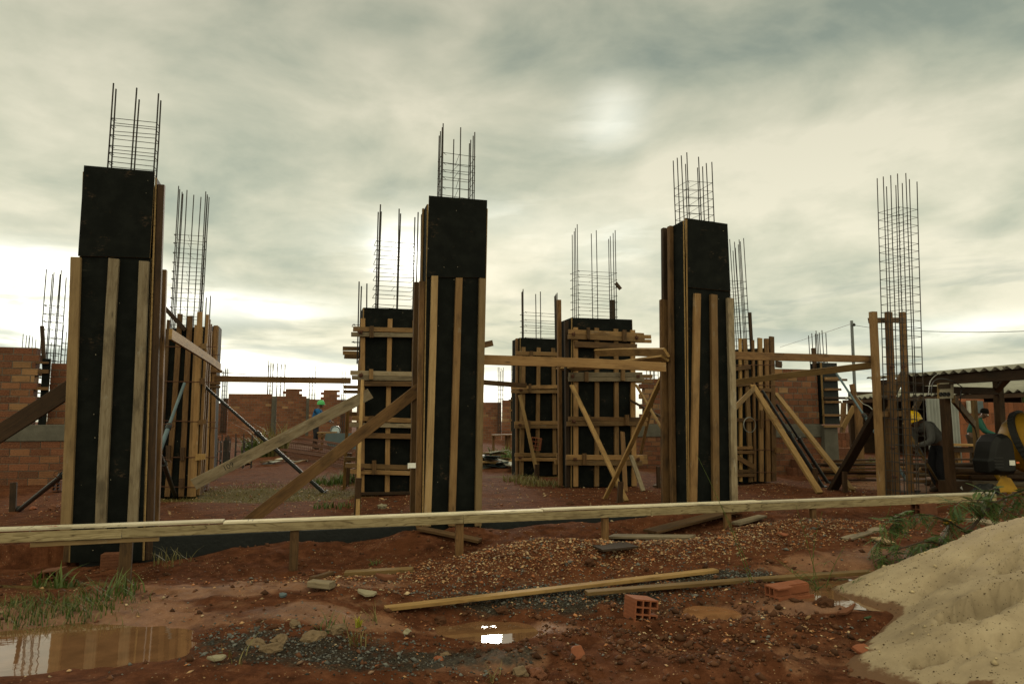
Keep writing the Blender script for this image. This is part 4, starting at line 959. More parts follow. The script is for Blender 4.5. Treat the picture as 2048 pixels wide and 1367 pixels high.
# rough frame around the bare cage
t = thing('timber_trestle', 'rough timber trestle of upright posts around the bare rebar cage', 'trestle', at_uv(V((5.9, 11., 0))))
for (x0, y0, x1, y1, Y, w, m) in [(1760, 998, 1742, 624, 11.1, 13, 'batten'), (1788, 998, 1773, 625, 11.5, 12, 'brown'), (1818, 1000, 1801, 625, 12.1, 11, 'brown'), (1776, 996, 1764, 770, 11.9, 11, 'brown')]:
    A = PY(x0, y0, Y); A.z = gz(A.x, A.y) - .03; B = PY(x1, y1, Y); board('post', A, B, w/FPX*Y, .08, -W, M[m], t)
board('cross_rail', PY(1736, 641, 11.25), PY(1806, 640, 12.0), .09, .03, -W, M['brown'], t)
board('cross_rail', PY(1757, 828, 11.3), PY(1812, 826, 12.0), .09, .03, -W, M['brown'], t)
for (x, y) in [(1781, 734), (1805, 733), (1782, 792), (1784, 838), (1784, 895), (1786, 952)]: wing_nut(PY(x, y, 11.36 if x < 1800 else 11.95), -W, t, 1.1)
board('diagonal_strut', PY(1764, 825, 11.8), PY(1806, 745, 12.0), .12, .04, -W, M['brown'], t)
# ---------------------------------------------------------------- rail of the batter boards across the foreground
ZB = .27
RAIL = Plane(PZ(100, 1061, ZB), U)
def rp(px, z):
    """point of the rail's face at a pixel column"""
    lo = RAIL.hit(px, 1000); hi = RAIL.hit(px, 1100); k = (z - lo.z) / (hi.z - lo.z); return lo + (hi - lo) * k
t = thing('batter_board_rail', 'long low rail of weathered boards on short posts across the foreground', 'plank rail', at_uv(rp(700, 0)))
HB = .088
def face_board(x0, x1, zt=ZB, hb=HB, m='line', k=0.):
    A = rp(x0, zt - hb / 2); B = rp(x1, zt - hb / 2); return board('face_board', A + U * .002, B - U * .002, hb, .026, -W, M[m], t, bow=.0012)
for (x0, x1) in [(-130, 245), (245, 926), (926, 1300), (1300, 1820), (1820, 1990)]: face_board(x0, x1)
def top_board(x0, x1, dz, w, m='linetop_lit', ov=.03):
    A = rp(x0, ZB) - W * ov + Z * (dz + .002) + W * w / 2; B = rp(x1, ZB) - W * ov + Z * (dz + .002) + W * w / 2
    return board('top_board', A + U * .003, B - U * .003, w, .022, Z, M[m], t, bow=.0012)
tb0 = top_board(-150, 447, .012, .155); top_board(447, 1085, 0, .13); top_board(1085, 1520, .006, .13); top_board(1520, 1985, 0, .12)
A = rp(60, ZB - HB - .03); board('lower_batten', A + W * .02, rp(318, ZB - HB - .025) + W * .02, .04, .02, -W, M['pale'], t)
for px, w in [(250, .105), (588, .085), (920, .085), (1212, .075), (1458, .085), (1630, .07), (1845, .075), (1948, .07)]:
    A = rp(px, 0); A = A + W * .004; g0 = gz(A.x, A.y); A.z = g0 - .12
    board('post', A, V((A.x, A.y, ZB - .004)) if px != 250 else V((A.x, A.y, ZB - HB)), w, .05, W, M['brown'], t, ch=.004)
# crayon scribble on the rail's top board
sp = rp(97, ZB) + Z * .0365 + W * .035
text_obj('crayon_mark', 'xok', frame(sp, U, Z), .085, M['mark_red'], t, .0003)
for (x, z0, z1) in [(36, 0, 1), (60, 0, 1), (496, .7, 1), (505, 0, .4)]:
    p = rp(x, ZB); mb = MB(); mb.box((-.002, -.03, 0), (.002, .09, .0006)); mb.build('pencil_tick', M['mark_black'], at_uv(p + Z * (.0362 if x < 447 else .0246)), t)
# ---------------------------------------------------------------- grade beam
P0 = COLP.o + W * .03
a = Plane(P0, U).hit(160, 1100); b = Plane(P0, U).hit(1812, 1020); ua = (a - P0).dot(U); ub = (b - P0).dot(U)
gb = bevel(MB().box((ua, 0, -.5), (ub, .27, .015)).build('grade_beam', [M['bitumen']], at_uv(V((P0.x, P0.y, 0)))), .008)
tag(gb, 'tar black grade beam showing in the gap under the plank rail', 'grade beam', kind='structure')
# ---------------------------------------------------------------- brick walls
PAL = [(.105, .037, .02), (.088, .030, .017), (.115, .043, .024), (.075, .029, .018), (.135, .06, .031), (.095, .034, .019)]
PAL_PALE = PAL + [(.17, .095, .046), (.19, .112, .058)]
def brick_wall(name, parent, A, d, length, z0, z1, bl, bh, th, mtl, pal=PAL, j=.014, tooth=(0, 0), seed=1, step=None, drop=.0, pale_rows=()):
    """running bond wall: bricks and recessed mortar core in one mesh; local x along d"""
    r = random.Random(seed); Mx = frame(V((A[0], A[1], z0)), d, Z)    # y = away from viewer when d = U
    vs = []; fs = []; tints = []; mi = []
    def bx(x0, x1, y0, y1, a, b, c, m):
        o = len(vs); e = lambda: r.uniform(-.003, .003)
        vs.extend([(x0, y0+e(), a), (x1, y0+e(), a), (x1, y1, a), (x0, y1, a), (x0, y0+e(), b), (x1, y0+e(), b), (x1, y1, b), (x0, y1, b)])
        fs.extend([(o,o+3,o+2,o+1),(o+4,o+5,o+6,o+7),(o,o+1,o+5,o+4),(o+1,o+2,o+6,o+5),(o+2,o+3,o+7,o+6),(o+3,o,o+4,o+7)])
        tints.extend([c] * 8); mi.extend([m] * 6)
    rows = int(round((z1 - z0) / bh)); bh_ = (z1 - z0) / rows
    for k in range(rows):
        z = k * bh_; x = -(bl / 2) * (k % 2); topz = z + bh_
        xs0 = -tooth[0] * (k % 2); xs1 = length + tooth[1] * (k % 2)
        rowmin, rowmax = 1e9, -1e9
        while x < xs1:
            a = max(x, xs0); b = min(x + bl, xs1); x += bl
            if b - a < .03: continue
            if step is not None and z0 + z + bh_ * .6 > step((a + b) / 2): continue
            rowmin = min(rowmin, a); rowmax = max(rowmax, b)
            p = PAL_PALE if (k in pale_rows and r.random() < .7) else pal
            c = r.choice(p); q = r.uniform(.7, 1.2); c = (c[0]*q, c[1]*q, c[2]*q)
            bx(a + j/2, b - j/2, r.uniform(0, .006), th, z + j/2, z + bh_ - j/2, c, 0)
        if rowmax > rowmin: bx(rowmin + .012, rowmax - .012, .012, th - .012, z, z + bh_, (.1, .1, .1), 1)
    me = mesh(name, vs, fs, [mtl, M['mortar']], mi); col_attr(me, 'tint', np.array(tints))
    return link(name, me, Mx, parent)
# left wall
lp = Plane(PZ(60, 966, 0), U); L0 = lp.hit(-150, 900); Lx = lambda px, py=800, pl=None: (pl or lp).hit(px, py)
t = thing('brick_wall', 'unfinished hollow brick wall with a grey concrete band at the left edge', 'brick wall', at_uv(V((L0.x, L0.y, 0))))
zt, zb1, zb0 = lp.hit(30, 694).z, lp.hit(30, 849).z, lp.hit(30, 882).z
ln = lambda p: (p - L0).dot(U)
brick_wall('upper_wall', t, L0, U, ln(Lx(66)), zb1 + .002, zt, .34, .145, .26, M['brick'], PAL_PALE, .018, (0, .05), 4)
brick_wall('lower_wall', t, L0, U, ln(Lx(190)), -.05, zb0 - .002, .36, .145, .26, M['brick'], PAL, .014, (0, 0), 5)
e = Lx(190); I = at_uv(V((L0.x, L0.y, 0)))
bevel(MB().box((0, -.02, zb0), (ln(e), .3, zb1)).build('concrete_band', [M['concrete']], I, t), .01)
lp2 = Plane(lp.o + W * .35, U); a2 = lp2.hit(96, 800)
brick_wall('upper_wall', t, a2, U, (lp2.hit(230, 800) - a2).dot(U), zb1 + .002, lp2.hit(110, 726).z, .34, .145, .2, M['brick'], PAL, .018, (0, 0), 6)
a = lp.hit(77, 800) + W * .1; b = lp.hit(93, 800) + W * .1
f = thing('column_formwork', 'narrow dark form wedged in the gap of the left brick wall', 'formwork', at_uv(V((a.x, a.y, zb1))), 'small forms in the brick walls')
slab('front_sheet', [V((a.x, a.y, zb1)), V((b.x, b.y, zb1)), V((b.x, b.y, lp.hit(85, 716).z)), V((a.x, a.y, lp.hit(80, 716).z))], -W, f, .03)
for (y0, y1) in [(737, 748), (772, 781), (722, 728)]:
    board('clamp_board', lp.hit(70, (y0+y1)/2) + W*.06, lp.hit(96, (y0+y1)/2) + W*.06, (y1-y0)/FPX*14*.7, .05, -W, M['brown'], f)
board('stake', lp.hit(85, 745) + W*.14, lp.hit(80, 650) + W*.14, .07, .05, -W, M['dark'], f)
def far_cage(px, ptop, pst, wpx, Y, label, z0, nb=4, cols=3, group='far rebar cages above the brick walls', r=.011, step=.22, dv=.3):
    c = PY(px, 843, Y); w = wpx / FPX * Y; bars = []
    for i in range(cols):
        x = -w/2 + w * i / (cols - 1); bars += [(x, -dv/2, ztop(px, ptop + random.uniform(-4, 5), Y)), (x + .02, dv/2, ztop(px, ptop + random.uniform(-2, 8), Y))]
    zs = rng_z(z0 + .15, ztop(px, pst, Y), step)
    return cage(label, c, bars, z0, zs, w, dv, group, r, r * .5)
far_cage(90, 545, 600, 26, 14.8, 'rebar cage rising over the gap of the left brick wall', 1.2, cols=3, step=.17)
far_cage(45, 671, 700, 17, 30, 'distant short bars just above the left brick wall top', .0, cols=4, r=.015)
far_cage(127, 655, 682, 20, 24, 'distant rebar cage left of the tall leftmost form', .0, cols=3, r=.014, step=.2)
far_cage(98, 686, 706, 9, 30, 'distant pair of bars just right of the wall gap cage', .0, cols=2, r=.015)
# right walls
rp_ = Plane(PZ(1600, 948, 0), U); R0 = rp_.hit(1551, 850); rn = lambda px: (rp_.hit(px, 850) - R0).dot(U)
zt, zb1, zb0 = rp_.hit(1600, 738).z, rp_.hit(1600, 848).z, rp_.hit(1600, 874).z
t = thing('brick_wall', 'brick wall with hollow brick ends and concrete band behind the raking planks', 'brick wall', at_uv(V((R0.x, R0.y, 0))))
brick_wall('upper_wall', t, R0, U, rn(1640), zb1 + .002, zt, .27, .145, .2, M['brick'], PAL_PALE, .022, (.1, 0), 7, pale_rows=(6, 7, 8))
brick_wall('lower_wall', t, R0 - U * .2, U, rn(1652) + .2, -.05, zb0 - .002, .27, .135, .2, M['brick'], PAL, .014, (0, 0), 8)
bevel(MB().box((-.25, -.02, zb0), (rn(1643), .24, zb1)).build('concrete_band', [M['concrete']], at_uv(V((R0.x, R0.y, 0))), t), .01)
# the perforated ends of hollow bricks at the toothed edge
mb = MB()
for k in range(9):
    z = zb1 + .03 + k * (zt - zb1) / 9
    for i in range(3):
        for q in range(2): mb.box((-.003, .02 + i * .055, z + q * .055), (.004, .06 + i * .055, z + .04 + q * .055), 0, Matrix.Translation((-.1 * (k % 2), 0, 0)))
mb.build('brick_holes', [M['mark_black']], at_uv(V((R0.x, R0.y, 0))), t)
bevel(MB().box((rn(1641), -.12, -.05), (rn(1668), .22, zb1 - .03)).build('concrete_post', [M['concrete']], at_uv(V((R0.x, R0.y, 0))), t), .01)
a = rp_.hit(1641, 800) - W * .08; b = rp_.hit(1671, 800) - W * .08; z2 = rp_.hit(1655, 726).z
f = thing('column_formwork', 'dark clamped form standing on the concrete post of the right brick wall', 'formwork', at_uv(V((a.x, a.y, zb1))), 'small forms in the brick walls')
slab('front_sheet', [V((a.x, a.y, zb1)), V((b.x, b.y, zb1)), V((b.x, b.y, z2)), V((a.x, a.y, z2))], -W, f, .03, M['bitumen'])
slab('side_sheet', [V((b.x, b.y, zb1)), V((b.x, b.y, zb1)) + W*.35, V((b.x, b.y, z2)) + W*.35, V((b.x, b.y, z2))], U, f, .03)
slab('side_sheet', [V((a.x, a.y, zb1)) + W*.35, V((a.x, a.y, zb1)), V((a.x, a.y, z2)), V((a.x, a.y, z2)) + W*.35], -U, f, .03)
for i, (y, x0, x1, m) in enumerate([(760, 1640, 1684, 'brown'), (757, 1640, 1672, 'batten'), (779, 1640, 1672, 'brown'), (796, 1638, 1680, 'dark'), (830, 1638, 1684, 'brown'), (852, 1638, 1671, 'batten'), (804, 1640, 1672, 'brown')]):
    A = rp_.hit(x0, y) - W * (.14 + .001 * i); B = rp_.hit(x1, y) - W * (.14 + .001 * i); board('clamp_board', A, B, .055, .04, -W, M[m], f)
far_cage(1643, 664, 708, 22, 17.5, 'short rebar cage above the dark clamped form at the right', 1.6, cols=4, step=.2)
A = PY(1628, 722, 17.0); board('timber_post', A + V((0, 0, -.3)), PY(1625, 696, 17.0), .1, .06, -W, M['dark'], None, 'dark post end beside the short cage on the right brick wall', 'post')
pp = Plane(PZ(1310, 935, 0), U); a = pp.hit(1291, 850); nx = lambda px: (pp.hit(px, 850) - a).dot(U)
t = thing('brick_wall', 'stepped brick pier left of the right front column', 'brick wall', at_uv(V((a.x, a.y, 0))))
zt, zb1, zb0 = pp.hit(1310, 757).z, pp.hit(1310, 848).z, pp.hit(1310, 873).z
brick_wall('upper_wall', t, a, U, nx(1352), zb1 + .002, zt, .27, .145, .2, M['brick'], PAL_PALE, .022, (.1, 0), 9)
brick_wall('lower_wall', t, a - U * .5, U, nx(1352) + .5, -.05, zb0 - .002, .27, .135, .2, M['brick'], PAL, .014, (0, 0), 10)
bevel(MB().box((-.5, -.02, zb0), (nx(1352), .24, zb1)).build('concrete_band', [M['concrete']], at_uv(V((a.x, a.y, 0))), t), .01)
far_cage(1306, 712, 738, 16, 19.5, 'rebar cage over the brick pier beside the right front column', .8, cols=3, step=.2)
# brick stacks at the foot of the right wall
def brick_box(mb, lo, hi, holes=None): mb.box(lo, hi)
def brick_stack(label, c, nx_, ny, nz, bl, bw, bh, group='stacked bricks', seed=0):
    r = random.Random(seed); vs = []; t = []
    o = thing('brick_stack', label, 'brick stack', at_uv(c), group)
    mb = MB()
    for k in range(nz):
        for i in range(nx_):
            for q in range(ny):
                if k == nz - 1 and r.random() < .3: continue
                x = i * (bl + .008) + r.uniform(-.006, .006); y = q * (bw + .008) + r.uniform(-.006, .006)
                mb.box((x, y, k * (bh + .004)), (x + bl, y + bw, k * (bh + .004) + bh)); cc = r.choice(PAL); z = r.uniform(.7, 1.2); t += [tuple(v * z for v in cc)] * 8
    me = mb.mesh('bricks', [M['brickend']]); col_attr(me, 'tint', np.array(t)); link('bricks', me, WM[o.name], o); return o
c = PZ(1568, 948, 0) - W * .35; brick_stack('low stack of bricks at the foot of the right brick wall', V((c.x, c.y, -.02)), 8, 2, 2, .12, .25, .19, seed=1)
c = PY(1670, 900, 19.); brick_stack('taller stack of orange bricks under the far shed', V((c.x, c.y, -.02)), 4, 2, 5, .12, .25, .19, seed=2)
c = PY(1690, 900, 18.3); brick_stack('short stack of orange bricks in front of the taller one', V((c.x, c.y, -.02)), 3, 2, 3, .12, .25, .19, seed=3)
# far back walls
def back_wall(label, pxs, Y, steps, base=-.2, seed=1, d=U, pales=()):
    pl = Plane(PY((pxs[0] + pxs[1]) / 2, 843, Y), d); A = pl.hit(pxs[0], 820); B = pl.hit(pxs[1], 820); L = (B - A).length
    zmax = max(pl.hit(s[0], s[2]).z for s in steps)
    def st(x):
        px = pxs[0] + (pxs[1] - pxs[0]) * x / L
        for (a, b, y) in steps:
            if a <= px <= b: return pl.hit(px, y).z
        return -9
    t = thing('brick_wall', label, 'brick wall', at_uv(V((A.x, A.y, 0))), 'brick walls at the back of the site')
    brick_wall('wall', t, A, (B - A), L, base, zmax, .36, .165, .2, M['brickfar'], PAL, .02, (0, 0), seed, st, pale_rows=pales); return t
back_wall('far brick wall left of the saw worker, widest of the back walls', (456, 544), 46., [(456, 548, 787)], pales=(14, 15), seed=21)
back_wall('far brick wall with a raised block behind the saw worker', (553, 613), 46., [(566, 602, 777), (553, 613, 791)], pales=(9, 10, 13, 14), seed=22)
back_wall('far brick wall with a raised right block above the saw', (618, 705), 46., [(643, 678, 779), (618, 705, 800)], pales=(11, 12), seed=23)
back_wall('low far brick wall beside the batten packed form', (405, 456), 47., [(405, 440, 806), (440, 456, 796)], seed=24)
back_wall('far brick wall right of the middle front column', (940, 1003), 46., [(940, 1003, 804)], pales=(10, 11, 12), seed=25)
back_wall('angled far brick wall behind the scrap pile', (1003, 1060), 36., [(1003, 1060, 800)], pales=(9, 11, 13), seed=26, d=V((.75, -.66, 0)))
for (px, w, y0, lab) in [(547, 9, 792, 'dark concrete column between the far brick walls'), (615, 7, 796, 'thin dark concrete column behind the saw worker')]:
    a = PY(px, 843, 46.2); ww = w / FPX * 46.2; z2 = PY(px, y0, 46.2).z
    tag(bevel(MB().box((-ww/2, 0, -.2), (ww/2, .3, z2)).build('concrete_column', [M['concrete']], at_uv(V((a.x, a.y, 0)))), .01), lab, 'column', 'dark columns in the back walls')
for (px, pt, ps, w, Y, lab) in [(537, 722, 752, 9, 47, 'faint rebar cage over the widest far brick wall'), (558, 728, 757, 14, 46.5, 'dense rebar cage over the dark far column'), (622, 735, 765, 11, 46.5, 'rebar cage over the thin dark far column'), (685, 742, 762, 7, 46, 'small far rebar cage left of the clamped form'), (446, 738, 768, 8, 47, 'faint rebar cage by the batten packed form'), (1001, 734, 762, 9, 46, 'far pair of bars right of the middle front column'), (1028, 716, 735, 8, 40, 'far bars left of the smaller third row form')]:
    far_cage(px, pt, ps, w, Y, lab, .5, cols=3, r=.02, step=.3)
a = PY(1029, 843, 34.); f = thing('column_formwork', 'small distant form with clamp boards at the end of the angled brick wall', 'formwork', at_uv(V((a.x - .4, a.y, .3))), 'small forms in the brick walls')
slab('front_sheet', [PY(1021, 862, 34.), PY(1036, 862, 34.), PY(1036, 794, 34.), PY(1021, 794, 34.)], -W, f, .03)
for y in (800, 820, 840): board('clamp_board', PY(1017, y, 33.9), PY(1036, y, 33.9), .09, .05, -W, M['brown'], f)
# concrete ledge and bench under the middle back wall
t = thing('work_table', 'rough timber trestle table behind the scrap pile', 'table', at_uv(PZ(1005, 900, 0)))
Y = 27.; zt = PY(1000, 870, Y).z
board('table_top', PY(984, 871, Y), PY(1040, 870, Y), .7, .05, Z, M['brown'], t)
for px in (986, 1012, 1018, 1036): A = PY(px, 900, Y); A.z = 0; board('leg', A, V((A.x, A.y, zt)), .09, .07, -W, M['brown'], t)
# ---------------------------------------------------------------- rebar lying about, scrap piles
def lying_cage(label, A, B, wx, wy, nb=6, step=.16, group='rebar cages lying on the ground'):
    A = V(A); B = V(B); d = (B - A).normalized(); L = (B - A).length; Mx = frame(A, d, Z) @ Matrix.Rotation(R(90), 4, 'Y')   # local z along the cage
    t = thing('rebar_cage', label, 'rebar cage', Mx, group)
    for i in range(nb):
        x = -wx/2 + wx * (i % 2); y = -wy/2 + wy * (i // 2) / max(1, nb//2 - 1)
        _seed[0] += 1; link('vertical_bar', bar_mesh(L, .010, _seed[0]), Mx @ Matrix.Translation((x, y, 0)), t, M['rust'])
    sm = stirrup_mesh(wx, wy, .005, 5)
    for k in range(int(L / step)): link('stirrup', sm, Mx @ Matrix.Translation((0, 0, .1 + k * step)), t, M['rust'])
    return t
A = GP(556, 905, 0); B = GP(706, 940, 0); lying_cage('rusty rebar cage lying nearest in front of the saw worker', A + Z*.18, B + Z*.16, .22, .35, 6)
A = GP(552, 893, 0); B = GP(720, 922, 0); lying_cage('second rusty rebar cage lying closer to the saw worker', A + Z*.22, B + Z*.2, .24, .35, 6)
A = GP(585, 900, 0); B = GP(700, 925, 0); lying_cage('third rusty rebar cage heaped over the other two', A + Z*.42, B + Z*.42, .2, .3, 4)
for (px, n, lab, w) in [(437, 3, 'rusty starter bars nearest the batten packed form', 14), (456, 5, 'dense clump of starter bars behind the grey plank', 10), (490, 3, 'sparse starter bars beside the weeds', 30)]:
    Y = 19.; c = PY(px, 843, Y); q = w / FPX * Y
    cage(lab, V((c.x, c.y, 0)), [(-q/2 + q*i/(n-1), dv, .82 + random.uniform(-.1, .15)) for i in range(n) for dv in (-.12, .12)], -.02, [.2, .45, .7], q, .24, 'starter bars rising from the soil', .014, .006)
def scrap(n, cx, cy, sx, h, label, group, mats, seed, nm='plywood_offcut', size=(.5, 1.1, .25, .55), cat='plywood offcut'):
    r = random.Random(seed); g = GP(cx, cy, 0)
    for i in range(n):
        q = i / n; x = g.x + r.gauss(0, sx); y = g.y + r.gauss(0, .45); z = gz(x, y) + .02 + h * q * max(.2, 1 - abs(x - g.x) / (2.2 * sx))
        L = r.uniform(*size[:2]); w = r.uniform(*size[2:]); Rm = Matrix.Rotation(r.uniform(0, 6.28), 4, 'Z') @ Matrix.Rotation(R(r.uniform(-14, 14)), 4, 'X') @ Matrix.Rotation(R(r.uniform(-12, 12)), 4, 'Y')
        d = Rm @ V((1, 0, 0)); A = V((x, y, z)) - d * L / 2; m = r.choice(mats); th = .018 if 'ply' in m else .028
        _seed[0] += 1
        o = link(nm, board_mesh(L, w, th, _seed[0], .002), frame(A, d, Rm @ V((0, 0, 1))), None, M[m]); tag(o, label, cat, group)
scrap(20, 990, 932, .55, .42, 'worn plywood offcut in the scrap pile right of the middle column', 'plywood scrap pile', ['plygrey', 'plypale', 'plygrey', 'brown', 'gold'], 3, size=(.6, 1.3, .22, .5))
scrap(8, 1018, 935, .3, .15, 'flat grey plywood offcut at the near edge of the scrap pile', 'plywood scrap pile', ['plygrey', 'plypale'], 9, size=(.7, 1.1, .3, .5))
scrap(9, 540, 925, .45, .12, 'scrap board in the small heap behind the crossing braces', 'small heap of scrap boards', ['pale', 'plypale', 'brown', 'gold'], 5, nm='scrap_board', size=(.35, .9, .1, .28), cat='board')
scrap(3, 465, 934, .2, .03, 'splintered board lying below the pencilled plank', 'splintered boards', ['gold', 'brown'], 6, nm='scrap_board', size=(.4, .7, .06, .12), cat='board')
scrap(5, 1400, 962, .8, .03, 'short board on the soil behind the right front column', 'boards behind the right column', ['brown', 'dark'], 7, nm='scrap_board', size=(.5, 1.4, .07, .14), cat='board')
scrap(4, 1330, 968, .5, .03, 'splinter of timber on the soil between the columns', 'splinters between the columns', ['brown', 'gold'], 12, nm='scrap_board', size=(.2, .5, .05, .09), cat='board')
# ---------------------------------------------------------------- sheds
def corrugated(name, A, B, up, pitch, amp, t, m, parent, M0, over=0):
    """wavy sheet from the edge A-B along 'up'; waves run across A-B"""
    d = (B - A).normalized(); L = (B - A).length; n = int(L / pitch * 10); N = d.cross(up).normalized()
    if N.z < 0: N = -N
    vs = []; fs = []; I = M0.inverted()
    for i in range(n + 1):
        w = N * (amp * math.sin(2 * math.pi * i / 10)); p = A + d * (L * i / n)
        for q in (p + w, p + w + up, p + w + N * t, p + w + up + N * t): vs.append(I @ q)
    for i in range(n):
        a = i * 4; b = a + 4
        fs += [(a, b, b+1, a+1), (a+2, a+3, b+3, b+2), (a, a+2, b+2, b), (a+1, b+1, b+3, a+3)]
    return link(name, mesh(name, vs, fs, [m]), M0, parent, None, True)
ze = 2.05; E0 = PZ(1733, 757, ze); E1 = PZ(2048, 733, ze); E1 = E0 + (E1 - E0) * 1.5
sh = thing('shed', 'open timber shed with wavy fibre cement roof over the concrete mixer', 'shed', V((E0.x, E0.y, 0)))
Ms = WM[sh.name]; run = U * 4.5 + Z * .40
ed = (E1 - E0).normalized()
corrugated('roof', E0, E1, run, .177, .026, .007, M['fibro'], sh, Ms)
def beam(p, q, w, th, m, par=None, nm='beam', n=None): return board(nm, p, q, w, th, n or -U, M[m], par, bow=.001)
beam(E0 + ed*.25 + U*.12 - Z*.115, E1 - Z*.115 + U*.12, .15, .06, 'dark', sh)
beam(E0 + U*4.2 + Z*.38, E1 + U*4.2 + Z*.38, .15, .06, 'dark', sh)
for k in (.9, 2.6, 4.2):
    p = E0 + ed * k; beam(p + U*.1 - Z*.02, p + run - U*.1 - Z*.1, .10, .05, 'dark', sh, 'rafter', -ed)
def post(px, Y, ztop_, wpx, m, par, z0=None):
    a = PY(px, 843, Y); a.z = gz(a.x, a.y) - .05 if z0 is None else z0
    return board('post', a, V((a.x, a.y, ztop_)), wpx/FPX*Y, .12, -W, M[m], par)
# posts stand under the eave beam
k = 1.55
def on_eave(px):
    pl = Plane(E0 + U*.12, ed); h = pl.hit(px, 800); return h
h1 = on_eave(1884); board('post', V((h1.x, h1.y, -.06)), V((h1.x, h1.y, ze - .20)), .12, .11, -W, M['dark'], sh)
h0 = on_eave(1766); board('post', V((h0.x, h0.y, -.06)), V((h0.x, h0.y, ze - .20)), .11, .1, -W, M['brown'], sh)
P2 = PY(1992, 843, 13.6); board('post', V((P2.x, P2.y, -.06)), PY(1989, 752, 13.6), .14, .12, -W, M['brown'], sh)
board('knee_brace', PY(1986, 786, 13.5), PY(2014, 756, 13.3), .12, .05, -W, M['brown'], sh)
beam(PY(1812, 778, 12.5), PY(1993, 782, 13.5), .13, .05, 'dark', sh, 'tie_beam', -W)
board('knee_brace', PY(1903, 797, 11.4), PY(1946, 848, 14.2), .13, .05, -W, M['gold'], sh)
board('post', PY(1945, 912, 14.3) * V((1, 1, 0)).to_3d() if False else V((PY(1945, 843, 14.3).x, 14.3, -.05)), PY(1944, 800, 14.3), .09, .08, -W, M['gold'], sh)
board('knee_brace', PY(1826, 820, 12.3), PY(1838, 796, 12.6), .1, .05, -W, M['gold'], sh)
# electric panel on the post
pb = thing('power_box', 'wooden power outlet board with three round sockets on the shed post', 'power box', at_uv(V((h1.x, h1.y, 1.5))))
Yb = h1.y - .2; bp = Plane(V((h1.x, h1.y, 0)) - W*.16, U)
slab('backboard', [bp.hit(1874, 797), bp.hit(1902, 796), bp.hit(1902, 765), bp.hit(1874, 766)], -W, pb, .05, M['box_grey'], M['plyedge'])
slab('cover_plate', [bp.off(.052).hit(1876, 777), bp.off(.052).hit(1900, 776), bp.off(.052).hit(1900, 767), bp.off(.052).hit(1876, 768)], -W, pb, .012, M['trouser_brown'], M['trouser_brown'])
for px in (1880.5, 1888, 1895.5):
    c = bp.off(.052).hit(px, 788); Mx = frame(c, U, -W); mb = MB(); mb.lathe([(0, .0), (.035, .0), (.035, .02), (.026, .022), (.024, .008), (0, .008)], 14); mb.build('socket', [M['mark_black']], Mx, pb)
def cable(label, pts, r, group=None, m='wire'):
    # smooth curve through the points
    P_ = [V(p) for p in pts]; out = []
    for i in range(len(P_) - 1):
        p0, p1, p2, p3 = P_[max(i-1, 0)], P_[i], P_[i+1], P_[min(i+2, len(P_)-1)]
        for k in range(6):
            t = k / 6; out.append(.5 * ((2*p1) + (p2-p0)*t + (2*p0-5*p1+4*p2-p3)*t*t + (3*p1-p0-3*p2+p3)*t**3))
    out.append(P_[-1]); o = P_[0]; return tag(link('cable', mesh('cable', *tube_vf([q - o for q in out], r, 5)), Matrix.Translation(o), None, M[m]), label, 'cable', group)
cable('black cable looping from the roof to the power board', [PY(1862, 790, 11.1), PY(1866, 765, 11.1), PY(1880, 757, 11.1), PY(1905, 762, 11.1), PY(1926, 775, 11.2), PY(1929, 779, 11.2)], .008)
cable('cable sagging from the power board toward the mixer', [PY(1924, 776, 11.2), PY(1920, 815, 11.4), PY(1932, 840, 11.6), PY(1950, 858, 11.8), PY(1958, 905, 11.9)], .008)
cable('pale wire curling at the left of the shed eave', [PY(1857, 790, 10.9), PY(1860, 765, 10.9), PY(1868, 753, 10.9), PY(1880, 745, 10.9)], .006, m='rope')
# far shed
z2 = 2.2; G0 = PZ(1683, 797, z2); G1 = PZ(2048, 781, z2); G1 = G0 + (G1 - G0) * 1.25; gd = (G1 - G0).normalized()
s2 = thing('shed', 'long dark far shed with wavy roof behind the rough frame', 'shed', V((G0.x, G0.y, 0))); M2s = WM[s2.name]
gp = V((gd.y, -gd.x, 0)); 
if gp.x < 0: gp = -gp
corrugated('roof', G0, G1, gp * 5 + Z * .65, .30, .045, .01, M['fibro'], s2, M2s)
beam(G0 - Z*.13 + gp*.1, G1 - Z*.13 + gp*.1, .14, .06, 'dark', s2, 'beam', -gp)
mb = MB(); Lg = (G1 - G0).length
mb.box((0, 0, -.1), (Lg * .45, .06, 2.5)); mb.build('back_wall', [M['dark']], frame(G0 + gp * 4.2 - Z * z2, gd, Z), s2)
mb = MB(); mb.box((0, 0, -.1), (4.4, .06, 2.5)); mb.build('end_wall', [M['dark']], frame(G0 + gp * .3 - Z * z2 + gd * .1, gp, Z), s2)
for k in (.2, 4.4, 8.2):
    p = G0 + gd * k + gp * .15; board('post', V((p.x, p.y, -.05)), V((p.x, p.y, z2 - .1)), .14, .12, -W, M['dark'], s2)
board('knee_brace', PY(1684, 855, 20), PY(1707, 812, 20), .14, .06, -W, M['gold'], s2)
board('knee_brace', PY(1680, 900, 20.2), PY(1685, 805, 20.2), .12, .1, -W, M['brown'], s2)
